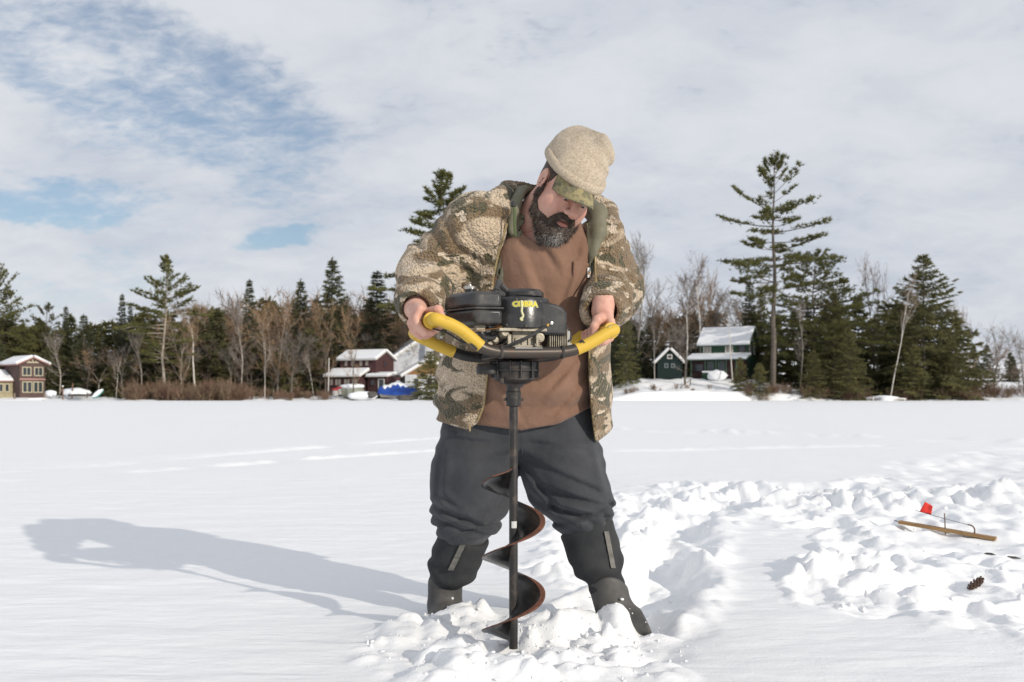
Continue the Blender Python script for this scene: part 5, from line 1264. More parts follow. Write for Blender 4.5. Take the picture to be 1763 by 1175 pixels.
# ---- boots
def boot(chain_up, chain_rub, foot, tape, label=None):
    pts = [Vector(p) for p, _ in chain_up + chain_rub + foot]
    lo = [min(p[i] for p in pts) - 0.11 for i in range(3)]; hi = [max(p[i] for p in pts) + 0.11 for i in range(3)]
    f = Field(lo, hi, 0.0055); X, Y, Z = f.X, f.Y, f.Z
    up = polychain(X, Y, Z, [p for p, _ in chain_up], [r_ for _, r_ in chain_up], 0.03)
    ax = Vector(chain_up[-1][0]) - Vector(chain_up[0][0]); ax.normalize(); a0 = Vector(chain_up[0][0])
    s = (X - a0.x) * ax.x + (Y - a0.y) * ax.y + (Z - a0.z) * ax.z
    up = up + 0.007 * np.sin(s * 75 + 2.5 * VN.n3(X * 8, Y * 8, Z * 8)) * sstep(0.07, 0.14, s) + 0.004 * VN.n3(X * 10, Y * 10, Z * 10)
    up = smax(up, -s - 0.012, 0.008)
    o, _, _ = solid('boot', f, up, NEOPRENE)
    if label: o['label'] = label
    rb = polychain(X, Y, Z, [p for p, _ in chain_rub], [r_ for _, r_ in chain_rub], 0.03)
    rb = smin(rb, polychain(X, Y, Z, [p for p, _ in foot], [r_ for _, r_ in foot], 0.04), 0.04) + 0.002 * VN.n3(X * 14, Y * 14, Z * 14)
    c0 = Vector(chain_rub[0][0]); fx = X - c0.x
    topz = c0.z + 0.020 - 9.0 * (fx ** 2)
    rb = smax(rb, Z - topz, 0.006)
    q, _, _ = solid('rubber_shell', f, rb, RUBBER); q.parent = o; q.location = (0, 0, 0)
    # reflective strip down the shaft, laid on the surface
    tv = []; n_ = 14
    for i in range(n_):
        t = i / (n_ - 1); u_ = tape[0][0] + (tape[1][0] - tape[0][0]) * t; v_ = tape[0][1] + (tape[1][1] - tape[0][1]) * t
        for du in (-tape[2], tape[2]):
            hit = None
            for Yd in np.arange(f.lo[1] + 0.01, hi[1] - 0.01, 0.003):
                p = P(u_ + du, v_, Yd); ijk = [int(round((p[k] - f.lo[k]) / f.h)) for k in range(3)]
                if all(0 <= ijk[k] < f.n[k] for k in range(3)) and up[tuple(ijk)] < 0.002: hit = p; break
            tv.append(hit if hit else (tv[-1] if tv else P(u_ + du, v_, 3.4)))
    tv = [(p[0], p[1] - 0.007, p[2]) for p in tv]
    T_ = MB(); T_.add(tv + [(x, y + 0.004, z) for x, y, z in tv], [(2 * i, 2 * i + 1, 2 * i + 3, 2 * i + 2) for i in range(n_ - 1)] + [(2 * n_ + 2 * i + 2, 2 * n_ + 2 * i + 3, 2 * n_ + 2 * i + 1, 2 * n_ + 2 * i) for i in range(n_ - 1)])
    T_.build('reflective_strip', TAPE, o, smooth=True)
    return o
boot([(P(800, 922, 3.58), 0.094), (P(785, 963, 3.61), 0.086), (P(772, 990, 3.63), 0.072)], [(P(767, 992, 3.64), 0.064), (P(766, 1035, 3.65), 0.061)],
     [(P(766, 1052, 3.66), 0.055), (P(764, 1068, 3.56), 0.048), (P(762, 1082, 3.47), 0.038)], ((797, 938), (776, 982), 5.0))
boot([(P(1010, 912, 3.49), 0.097), (P(1023, 953, 3.47), 0.088), (P(1040, 995, 3.46), 0.070)], [(P(1045, 998, 3.455), 0.070), (P(1054, 1042, 3.45), 0.062)],
     [(P(1062, 1060, 3.45), 0.050), (P(1090, 1072, 3.40), 0.042), (P(1116, 1082, 3.35), 0.028)], ((1044, 915), (1056, 978), 4.0))

# ================================================================== THE POWER AUGER
auger = empty('ice_auger', AUG, AYAW)
tag(auger, 'black gas-powered ice auger with yellow grips and rusty spiral blade held by the man', 'ice auger')
def AL(u, v, b):
    """auger-local point seen at photo pixel (u, v), b metres behind (+) or in front (-) of its axis"""
    d = Vector(((u - CU) / F, 1.0, -(v - CV) / F)); o = Vector((0, 0, EYE))
    t = (b + (AUG - o).dot(AD)) / d.dot(AD); p = o + d * t - AUG
    return Vector((p.dot(AW), b, p.z))
def toL(p): q = Vector(p) - AUG; return Vector((q.dot(AW), q.dot(AD), q.z))
def smooth_path(pts, n=6):
    pts = [Vector(p) for p in pts]; out = []
    for i in range(len(pts) - 1):
        p0, p1, p2, p3 = pts[max(i - 1, 0)], pts[i], pts[i + 1], pts[min(i + 2, len(pts) - 1)]
        for k in range(n):
            t = k / n; out.append(0.5 * ((2 * p1) + (p2 - p0) * t + (2 * p0 - 5 * p1 + 4 * p2 - p3) * t * t + (3 * p1 - p0 - 3 * p2 + p3) * t ** 3))
    return out + [pts[-1]]
BLACK = material('black_engine_plastic', (0.024, 0.024, 0.025), 0.27, color2=(0.095, 0.088, 0.080), vscale=16, detail=7, contrast=(0.45, 0.80), bump=0.15, bscale=120, bdist=0.002, spec=0.55)
IRON = material('worn_black_iron', (0.030, 0.028, 0.027), 0.45, metal=0.3, color2=(0.105, 0.080, 0.062), vscale=26, contrast=(0.5, 0.75), bump=0.2, bscale=90, bdist=0.002)
TUBE = material('bare_steel_tube', (0.085, 0.072, 0.062), 0.38, metal=0.75, color2=(0.12, 0.060, 0.038), vscale=20, contrast=(0.55, 0.75), bump=0.1, bscale=100, bdist=0.001)
YELLOW = material('yellow_grip', (0.62, 0.40, 0.045), 0.55, color2=(0.40, 0.27, 0.06), vscale=34, contrast=(0.58, 0.76), detail=5, bump=0.1, bscale=60, bdist=0.002, spec=0.4)
ALU = material('dirty_aluminium', (0.42, 0.38, 0.30), 0.5, metal=0.35, color2=(0.20, 0.165, 0.115), vscale=28, contrast=(0.4, 0.7), bump=0.3, bscale=120, bdist=0.002)
HOSE = material('rubber_hose', (0.03, 0.03, 0.031), 0.6)
CHROME = material('cap_metal', (0.50, 0.48, 0.45), 0.3, metal=0.9)
RUST = material('rust', (0.175, 0.066, 0.035), 0.85, color2=(0.085, 0.036, 0.024), vscale=45, bump=0.5, bscale=140, bdist=0.002)
BLADE = material('polished_black_blade', (0.035, 0.034, 0.034), 0.28, metal=0.55, color2=(0.012, 0.012, 0.012), vscale=9, contrast=(0.4, 0.6), spec=0.6)
WHITE_P = material('white_sticker', (0.62, 0.62, 0.60), 0.5, color2=(0.30, 0.29, 0.27), vscale=60, contrast=(0.55, 0.7))
COPPER = material('copper_wire', (0.42, 0.20, 0.08), 0.4, metal=0.6)
zv = lambda v, Y=3.0: EYE + (CV - v) * Y / F

# shaft and spiral
mb = MB(); mb.tube([(0, 0, 0.005), (0, 0, 0.765)], 0.0135, 20); shaft = mb.build('shaft', IRON, auger, smooth=True)
mb = MB(); mb.lathe([(0.0142, -0.010), (0.0142, 0.010)], (0, 0, zv(903, 3.08)), 20); V = mb.v
mb2 = MB(); k = 8
for i in range(k + 1):
    a = R(-130) + R(70) * i / k
    for z in (-0.0105, 0.0105): mb2.v.append((0.0141 * math.cos(a), 0.0141 * math.sin(a), zv(903, 3.08) + z))
mb2.f = [(2 * i, 2 * i + 2, 2 * i + 3, 2 * i + 1) for i in range(k)]; mb2.m = [0] * k; mb2.build('shaft_sticker', WHITE_P, shaft, smooth=True)
def flight(name, z_right, th0, th1, pitch=0.2255, r1=0.099):
    n = int((th1 - th0) / (2 * math.pi) * 72); V, Q, M = [], [], []
    rr = [0.0130, 0.030, 0.050, 0.068, 0.0815, 0.083, 0.093, r1]; k = len(rr)
    for i in range(n + 1):
        t = i / n; th = th0 + (th1 - th0) * t; z = z_right + pitch * th / (2 * math.pi)
        tip = min(1.0, (1 - t) / 0.035 + 0.05)
        for s in (0, 1):
            for j, r_ in enumerate(rr):
                q = 0.013 + (r_ - 0.013) * tip; wob = 0.0015 * math.sin(th * 3 + j)
                V.append((q * math.cos(th - AYAW), q * math.sin(th - AYAW), z + wob + (0.0018 if s == 0 else -0.0018) - 0.010 * (r_ - 0.013) / 0.087 * 0.3))
    w = 2 * k
    for i in range(n):
        for j in range(k - 1):
            a = i * w + j; Q.append((a, a + 1, a + w + 1, a + w)); M.append(1 if j >= 5 else 0)
            b = i * w + k + j; Q.append((b + w, b + w + 1, b + 1, b)); M.append(0)
        a = i * w + k - 1; Q.append((a, a + k, a + k + w, a + w)); M.append(1)
    return mesh_obj(name, V, Q, BLADE, auger, True, [BLADE, RUST], M)
zr = zv(896, 3.08)
flight('spiral_blade', zr, R(-635), R(262))
# collar and gear case
mb = MB(); mb.lathe([(0.0165, zv(700, 3.08)), (0.0225, zv(699, 3.08)), (0.0235, zv(690, 3.08)), (0.0245, zv(676, 3.08)), (0.0215, zv(674, 3.08)), (0.0215, zv(664, 3.08))], (0, 0, 0), 22); mb.tube([(-0.03, 0, zv(688, 3.08)), (0.031, 0, zv(688, 3.08))], 0.0045, 8)
mb.build('drive_collar', IRON, auger, smooth=True)
mb = MB(); mb.lathe([(0.0225, zv(668, 3.08)), (0.030, zv(662, 3.08)), (0.055, zv(656, 3.06)), (0.066, zv(654, 3.05)), (0.068, zv(640, 3.05)), (0.0735, zv(639.5, 3.05)), (0.074, zv(636, 3.05)), (0.0715, zv(635.5, 3.05)), (0.0715, zv(624, 3.05)), (0.065, zv(621, 3.05)), (0.03, zv(620, 3.05))], (0.004, 0, 0), 30)
gear = mb.build('gear_case', IRON, auger, smooth=True, angle=30)
mb = MB(); mb.lathe([(0.030, zv(645, 3.05)), (0.036, zv(644, 3.05)), (0.037, zv(632, 3.05)), (0.033, zv(627, 3.05)), (0.02, zv(626, 3.05))], (-0.082, -0.006, 0), 20); mb.build('gear_lobe', IRON, gear, smooth=True, angle=30)
for a in (-150, -115, -90, -60, -30, 10, 60, 120, 170):
    mb = MB(); c, s = math.cos(R(a)), math.sin(R(a)); mb.box((0.004 + 0.072 * c, 0.072 * s, zv(636.5, 3.05)), (0.010, 0.005, 0.052), Matrix.Rotation(R(a), 3, 'Z')); mb.build('rib', IRON, gear, bevel=0.001)
mb = MB(); mb.lathe([(0.006, zv(662, 3.0)), (0.006, zv(652, 3.0))], (-0.050, -0.052, 0), 8); mb.build('drain_plug', IRON, gear, smooth=True)

# handle frame
t_front = [AL(u, v, -0.112) for u, v in ((812, 584), (824, 595), (838, 602), (858, 606.5), (885, 607.5), (930, 607.5), (968, 606.5), (990, 602), (1006, 594))]
t_rear = [AL(u, v, 0.118) for u, v in ((765, 600), (785, 608), (805, 613.5), (840, 616.5), (900, 616), (950, 613), (972, 604), (990, 592))]
mb = MB(); mb.tube(smooth_path(t_front), 0.0175, 16); mb.build('handlebar', TUBE, auger, smooth=True)
mb = MB(); mb.tube(smooth_path(t_rear), 0.0170, 16); mb.build('handlebar', IRON, auger, smooth=True)
gl = [toL(p) for p in GRIP_L]; gr = [toL(p) for p in GRIP_R]
def rounded(pts, r_):
    """fillet the two corner points (index 1 from each run)"""
    out = [pts[0]]
    for i in range(1, len(pts) - 1):
        a, b, c = pts[i - 1], pts[i], pts[i + 1]; d1 = (a - b); d2 = (c - b); k = min(r_, d1.length * 0.45, d2.length * 0.45)
        p, q = b + d1.normalized() * k, b + d2.normalized() * k
        for j in range(5): t = j / 4; out.append(p * (1 - t) ** 2 + b * 2 * t * (1 - t) + q * t * t)
    return out + [pts[-1]]
pl = smooth_path([AL(828, 597, -0.112), AL(812, 583, -0.112), AL(793, 568, -0.112), AL(772, 557, -0.112)], 5)[:-1] + [AL(757, 551.5, -0.112), gl[0], gl[1], AL(722, 580, 0.118)] + smooth_path([AL(735, 586, 0.118), AL(758, 597, 0.118), AL(782, 606.5, 0.118)], 4)
mb = MB(); mb.tube(rounded(pl, 0.045), 0.0188, 18); mb.build('grip', YELLOW, auger, smooth=True, angle=50)
pr = smooth_path([AL(992, 602, -0.112), AL(1012, 593, -0.112), AL(1035, 580, -0.112)], 5)[:-1] + [AL(1044, 574, -0.112), gr[0], gr[1], AL(1003, 578, 0.118)] + smooth_path([AL(990, 588, 0.118), AL(975, 600, 0.118)], 3)
mb = MB(); mb.tube(rounded(pr, 0.045), 0.0188, 18); mb.build('grip', YELLOW, auger, smooth=True, angle=50)
for g0, g1 in ((gl[0], gl[1]), (gr[0], gr[1])):      # flange that stops the hand
    ax = (g1 - g0).normalized(); c = g0 + ax * 0.030; rot = ax.to_track_quat('Z', 'Y').to_matrix(); mb = MB(); mb.lathe([(0.0205, -0.004), (0.0255, -0.003), (0.0255, 0.003), (0.0205, 0.004)], tuple(c), 18, rot=rot); mb.build('grip_flange', YELLOW, auger, smooth=True)
for du, dv in ((1052, 560), (1049, 563)):
    p = AL(du, dv, -0.128); mb = MB(); mb.lathe([(0.0001, 0), (0.0022, 0.0008), (0.0018, 0.0018), (0.0001, 0.0022)], tuple(p), 8, rot=Matrix.Rotation(R(65), 3, 'X')); mb.build('rivet', CHROME, auger, smooth=True)

# engine: base, crank case, fins, carburettor, hoses
mb = MB(); mb.box((0.004, 0.0, zv(613)), (0.17, 0.19, 0.016)); mb.build('base_plate', IRON, auger, bevel=0.003)
mb = MB()
x0, x1 = AL(880, 580, -0.05).x, AL(928, 580, -0.05).x
mb.box(((x0 + x1) / 2, 0.0, zv(580)), (x1 - x0, 0.12, 0.066)); mb.box(((x0 + x1) / 2 - 0.008, -0.002, zv(566)), (x1 - x0 + 0.03, 0.10, 0.018)); mb.box(((x0 + x1) / 2, -0.002, zv(597)), (x1 - x0 + 0.012, 0.13, 0.012))
crank = mb.build('crankcase', ALU, auger, bevel=0.004)
for u in (888, 899, 910, 921):
    mb = MB(); p = AL(u, 590, -0.062); mb.box(tuple(p), (0.005, 0.006, 0.028)); mb.build('rib', ALU, crank, bevel=0.001)
mb = MB(); p = AL(928, 582, -0.064); mb.lathe([(0.014, 0), (0.014, 0.012), (0.009, 0.013), (0.009, 0.015)], tuple(p), 16, rot=Matrix.Rotation(R(90), 3, 'X')); mb.build('bearing_boss', ALU, crank, smooth=True, angle=30)
mb = MB(); p = AL(925, 588, -0.078); mb.box(tuple(p), (0.009, 0.004, 0.036)); mb.build('bracket', ALU, crank, bevel=0.002)
for i in range(9):
    p = AL(940 + 3.6 * i, 581, -0.02); hh = 0.066 - 0.001 * abs(i - 4); mb = MB(); mb.box((p.x, -0.012, zv(582)), (0.0028, 0.105, hh)); mb.build('cooling_fin', ALU, auger, bevel=0.0006)
mb = MB(); p0 = AL(938, 581, -0.02); p1 = AL(968, 581, -0.02); mb.tube([(p0.x, -0.012, zv(582)), (p1.x, -0.012, zv(582))], 0.026, 16); mb.build('cylinder', IRON, auger, smooth=True)
mb = MB(); p = AL(974, 586, -0.03); mb.box((p.x, -0.012, zv(584)), (0.014, 0.085, 0.058)); mb.box((p.x + 0.004, -0.02, zv(594)), (0.016, 0.075, 0.018)); mb.build('cylinder_head', material('pale_casting', (0.50, 0.50, 0.48), 0.55, var=0.3, vscale=40), auger, bevel=0.003)
mb = MB(); p = AL(855, 580, -0.03); mb.box((p.x, -0.005, zv(580)), (0.055, 0.085, 0.040)); carb = mb.build('carburettor', IRON, auger, bevel=0.006)
for (u, v, r_, h, m_) in ((866, 577, 0.017, 0.030, ALU), (850, 588, 0.013, 0.024, ALU), (838, 572, 0.012, 0.02, IRON), (870, 592, 0.009, 0.03, IRON), (842, 593, 0.011, 0.018, ALU)):
    p = AL(u, v, -0.045); mb = MB(); mb.lathe([(r_ * 0.6, 0), (r_, 0.002), (r_, h * 0.7), (r_ * 0.6, h)], tuple(p), 14, rot=Matrix.Rotation(R(80), 3, 'X')); mb.build('fitting', m_, carb, smooth=True, angle=40)
mb = MB(); p = AL(845, 597, -0.06); mb.box(tuple(p), (0.045, 0.02, 0.006)); mb.build('linkage_plate', ALU, carb)
mb = MB(); mb.tube(smooth_path([AL(822, 570, -0.06), AL(832, 580, -0.075), AL(848, 583, -0.07), AL(856, 579, -0.05)]), 0.006, 8); mb.build('intake_hose', HOSE, auger, smooth=True)
mb = MB(); mb.tube(smooth_path([AL(846, 597, -0.075), AL(870, 597, -0.092), AL(890, 589, -0.10), AL(915, 578, -0.10), AL(932, 567, -0.09), AL(940, 562, -0.075)]), 0.0048, 8); mb.build('spark_lead', HOSE, auger, smooth=True)
mb = MB(); p = AL(940, 562.5, -0.077); mb.lathe([(0.003, 0), (0.006, 0.003), (0.006, 0.010), (0.003, 0.013)], tuple(p), 10, rot=Matrix.Rotation(R(50), 3, 'Y')); mb.build('lead_terminal', material('brass_end', (0.4, 0.27, 0.1), 0.4, metal=0.7), auger, smooth=True)
mb = MB(); mb.tube(smooth_path([AL(812, 570, -0.08), AL(835, 568, -0.09), AL(858, 565, -0.09), AL(864, 562, -0.08), AL(850, 562, -0.07)]), 0.0014, 5); mb.build('governor_wire', COPPER, auger, smooth=True)
mb = MB(); mb.tube(smooth_path([AL(976, 562, -0.05), AL(981, 575, -0.05), AL(983, 584, -0.055), AL(978, 588, -0.06)]), 0.0035, 6); mb.build('throttle_lever', HOSE, auger, smooth=True)
mb = MB(); p = AL(910, 600.5, -0.118); mb.box((p.x, p.y, p.z), (0.085, 0.012, 0.005)); mb.build('white_label', WHITE_P, auger, bevel=0.001)

# fan shroud, starter, muffler cover, tank
def shape(top, z0, z1, name, mat, bev=0.010, parent=auger, topscale=None, smooth=True):
    mb = MB(); n = len(top); lo = [(x, y, z0) for x, y in top]; cx = sum(x for x, _ in top) / n; cyy = sum(y for _, y in top) / n
    k = topscale or 1.0; hi = [(cx + (x - cx) * k, cyy + (y - cyy) * k, z1) for x, y in top]
    mb.add(lo + hi, [tuple(reversed(range(n))), tuple(range(n, 2 * n))] + [(i, (i + 1) % n, n + (i + 1) % n, n + i) for i in range(n)])
    return mb.build(name, mat, parent, smooth=smooth, bevel=bev, seg=3)
cxs = 0.018
arc = [(cxs + 0.094 * math.cos(R(a)), 0.094 * math.sin(R(a))) for a in range(0, 360, 10)]
mb = MB(); mb.lathe([(0.090, zv(566)), (0.0955, zv(564)), (0.0955, zv(518)), (0.090, zv(511)), (0.06, zv(509.5))], (cxs, 0.0, 0), 48); shroud = mb.build('fan_shroud', BLACK, auger, smooth=True, angle=35)
mb = MB(); mb.lathe([(0.058, zv(511)), (0.063, zv(508)), (0.063, zv(499)), (0.054, zv(494)), (0.030, zv(493))], (cxs + 0.018, 0.012, 0), 36); star = mb.build('recoil_starter', BLACK, auger, smooth=True, angle=35)
mb = MB(); mb.lathe([(0.030, zv(508)), (0.044, zv(507.5)), (0.044, zv(505)), (0.030, zv(504.5))], (cxs + 0.022, -0.024, 0), 24); mb.build('starter_ring', BLACK, star, smooth=True, angle=30)
p = AL(868, 505, 0.03); mb = MB(); mb.box((p.x - 0.012, 0.03, zv(505, 3.08)), (0.060, 0.07, 0.030)); mb.build('air_filter_box', BLACK, auger, bevel=0.006)
a, b = AL(877, 506, 0.0), AL(862, 492, 0.0); mb = MB(); mb.tube([a, b], [0.009, 0.012], 8); mb.build('pull_handle', BLACK, auger, smooth=True)
mb = MB(); a = AL(858, 491, 0.0); mb.box(tuple(a), (0.020, 0.014, 0.034), Matrix.Rotation(R(18), 3, 'Y')); mb.build('pull_handle', BLACK, auger, bevel=0.003)
# right-hand cover with its sloping top
xa, xb = AL(936, 545, -0.075).x, AL(977, 545, -0.075).x
prof = [(xa - 0.010, zv(576)), (xb, zv(576)), (xb, zv(538)), (xb - 0.012, zv(529)), (xb - 0.035, zv(522)), (xa - 0.010, zv(517))]
mb = MB(); mb.prism([(x, -0.078, z) for x, z in prof], (0, 0.150, 0)); cov = mb.build('cylinder_cover', BLACK, auger, smooth=True, bevel=0.008, seg=3)
p = AL(949, 557, -0.080); mb = MB(); mb.lathe([(0.0001, 0), (0.0062, 0.001), (0.0055, 0.004), (0.0001, 0.0055)], tuple(p), 12, rot=Matrix.Rotation(R(90), 3, 'X')); mb.build('bolt', CHROME, cov, smooth=True)
# fuel tank: chamfered box with a seam
fx0, fx1, bk = AL(819, 530, -0.105).x, AL(866, 530, -0.105).x, 0.085
left = AL(771, 535, 0.02).x
top = [(fx1, -0.105), (fx0, -0.105), (left, 0.005), (left, bk), (fx1, bk)][::-1]
shape(top, zv(532.5), zv(504), 'fuel_tank', BLACK, 0.012, topscale=0.965)
shape(top, zv(561), zv(533.5), 'tank_base', BLACK, 0.012)
mb = MB(); n = len(top); cx_ = sum(x for x, _ in top) / n; cy_ = sum(y for _, y in top) / n
shape([(cx_ + (x - cx_) * 1.03, cy_ + (y - cy_) * 1.03) for x, y in top], zv(534.6), zv(531.4), 'tank_seam', BLACK, 0.0012)
p = AL(809, 502, 0.01); mb = MB(); mb.lathe([(0.015, -0.018), (0.015, 0.004)], tuple(p), 20); mb.build('filler_neck', BLACK, auger, smooth=True, angle=40)
mb = MB(); mb.lathe([(0.0195, 0.004), (0.0205, 0.006), (0.0205, 0.013), (0.0185, 0.015), (0.006, 0.0155), (0.0055, 0.0205), (0.0035, 0.0225)], tuple(p), 24); mb.build('fuel_cap', CHROME, auger, smooth=True, angle=30)

# small fastenings, cable and clamps that clutter the machine
for (u, v, b_) in ((872, 560, -0.094), (905, 562, -0.096), (930, 520, -0.085), (889, 516, -0.094)):
    mb = MB(); mb.lathe([(0.0001, 0), (0.0042, 0.001), (0.0036, 0.003), (0.0001, 0.004)], tuple(AL(u, v, b_)), 8, rot=Matrix.Rotation(R(90), 3, 'X')); mb.build('bolt', IRON, auger, smooth=True)
mb = MB(); mb.tube(smooth_path([AL(745, 566, -0.09), AL(770, 574, -0.085), AL(800, 590, -0.07), AL(826, 584, -0.06), AL(842, 576, -0.05)]), 0.0030, 6); mb.build('throttle_cable', HOSE, auger, smooth=True)
for u in (862, 967): mb = MB(); p = AL(u, 607, -0.112); mb.box((p.x, -0.112, p.z), (0.012, 0.040, 0.040)); mb.build('tube_clamp', IRON, auger, bevel=0.006)
mb = MB(); p = AL(826, 566, -0.06); mb.box(tuple(p), (0.028, 0.03, 0.020)); mb.build('control_bracket', ALU, auger, bevel=0.002)
mb = MB(); p = AL(876, 586, -0.07); mb.box(tuple(p), (0.012, 0.02, 0.034)); mb.build('intake_flange', ALU, auger, bevel=0.002)
mb = MB(); mb.box((cxs - 0.01, -0.02, zv(568)), (0.15, 0.13, 0.010)); mb.build('shroud_plate', ALU, auger, bevel=0.002)
# decal on the shroud: the word with its snake
DEC_Y = material('decal_yellow', (0.72, 0.60, 0.035), 0.5); DEC_C = material('decal_cream', (0.62, 0.60, 0.34), 0.5); DEC_K = material('decal_black', (0.012, 0.012, 0.012), 0.45)
def on_shroud(ang, z, lift): r_ = 0.0955 + lift; return (cxs + r_ * math.sin(ang), -r_ * math.cos(ang), z)
def text_mesh(name, body, size, offset, mat, ang0, z0, lift, parent):
    cu = bpy.data.curves.new('lettering', 'FONT'); cu.body = body; cu.size = size; cu.offset = offset; cu.align_x = 'CENTER'; cu.align_y = 'CENTER'; cu.extrude = 0.0; cu.space_character = 0.96; cu.resolution_u = 4
    tmp = bpy.data.objects.new('lettering', cu); COL.objects.link(tmp); dg = bpy.context.evaluated_depsgraph_get(); me = bpy.data.meshes.new_from_object(tmp.evaluated_get(dg)); bpy.data.objects.remove(tmp)
    bm = bmesh.new(); bm.from_mesh(me); bmesh.ops.triangulate(bm, faces=bm.faces)
    for v in bm.verts: v.co = on_shroud(ang0 + v.co.x * 1.12 / 0.0955, z0 + v.co.y, lift)
    bm.to_mesh(me); bm.free(); me.materials.clear(); me.materials.append(mat); o = bpy.data.objects.new(name, me); return link(o, parent)
pc = AL(903, 524, -0.085); ang_c = math.asin(max(-1, min(1, (pc.x - cxs) / 0.0955)))
zc = zv(524, 2.99)
text_mesh('decal_outline', 'COBRA', 0.0212, 0.0026, DEC_C, ang_c, zc, 0.0008, shroud)
text_mesh('decal_edge', 'COBRA', 0.0212, 0.0012, DEC_K, ang_c, zc, 0.0012, shroud)
text_mesh('decal_letters', 'COBRA', 0.0212, 0.0006, DEC_Y, ang_c, zc, 0.0016, shroud)
aO = ang_c - 0.122
for nm, rad, mt, lf in (('decal_snake_outline', 0.0042, DEC_C, 0.0012), ('decal_snake', 0.0024, DEC_Y, 0.0026)):
    pts = [on_shroud(aO + d, zc + dz, lf) for d, dz in ((0.0, 0.011), (0.0, 0.0), (0.01, -0.012), (0.0, -0.020), (0.02, -0.028), (0.045, -0.033), (0.03, -0.040), (0.0, -0.042), (-0.03, -0.044), (0.0, -0.048), (0.03, -0.045))]
    mb = MB(); mb.tube(smooth_path(pts, 4), rad * 0.9, 6); o = mb.build(nm, mt, shroud, smooth=True); 

# ================================================================== HOUSES AND THINGS ALONG THE SHORE
def siding(name, col, dark=0.75, board=0.28):
    """lapped boards: fine horizontal relief"""
    m = material(name, col, 0.8, var=0.22, vscale=1.5, spec=0.2); nt = m.node_tree; N = nt.nodes; L = nt.links
    tc = N.new('ShaderNodeTexCoord'); w = N.new('ShaderNodeTexWave'); w.wave_type = 'BANDS'; w.bands_direction = 'Z'; w.wave_profile = 'SAW'; w.inputs['Scale'].default_value = 0.5 / board * 0.64
    L.new(tc.outputs['Object'], w.inputs['Vector']); bp = N.new('ShaderNodeBump'); bp.inputs['Strength'].default_value = 0.8; bp.inputs['Distance'].default_value = 0.03; L.new(w.outputs['Fac'], bp.inputs['Height']); L.new(bp.outputs[0], N['Principled BSDF'].inputs['Normal']); return m
MAROON = siding('maroon_siding', (0.085, 0.042, 0.042)); BROWN = siding('brown_siding', (0.135, 0.092, 0.082)); GREEN = siding('green_siding', (0.042, 0.088, 0.058)); SHADED_DKGREEN = siding('shaded_dark_green_siding', (0.016, 0.030, 0.028))  # the shed's dark green is deepened: shade of the trees put into its colour
WSIDE = siding('white_siding', (0.62, 0.64, 0.68)); CEDAR = siding('cedar_shingle', (0.30, 0.165, 0.075)); CREAM = siding('cream_siding', (0.42, 0.37, 0.24)); DARKP = siding('porch_brown', (0.060, 0.036, 0.032))
TRIM_P = material('pink_trim', (0.40, 0.22, 0.19), 0.7); TRIM_C = material('cream_trim', (0.52, 0.47, 0.33), 0.7); TRIM_W = material('white_trim', (0.62, 0.60, 0.56), 0.7); TRIM_G = material('green_trim', (0.08, 0.14, 0.10), 0.7)
GLASS = material('window_glass', (0.035, 0.042, 0.05), 0.12, spec=0.6); CURTAIN = material('pale_curtain', (0.34, 0.31, 0.27), 0.8)
RSNOW = material('roof_snow', (0.86, 0.875, 0.90), 0.6, bump=0.3, bscale=2.0, bdist=0.05, spec=0.2)
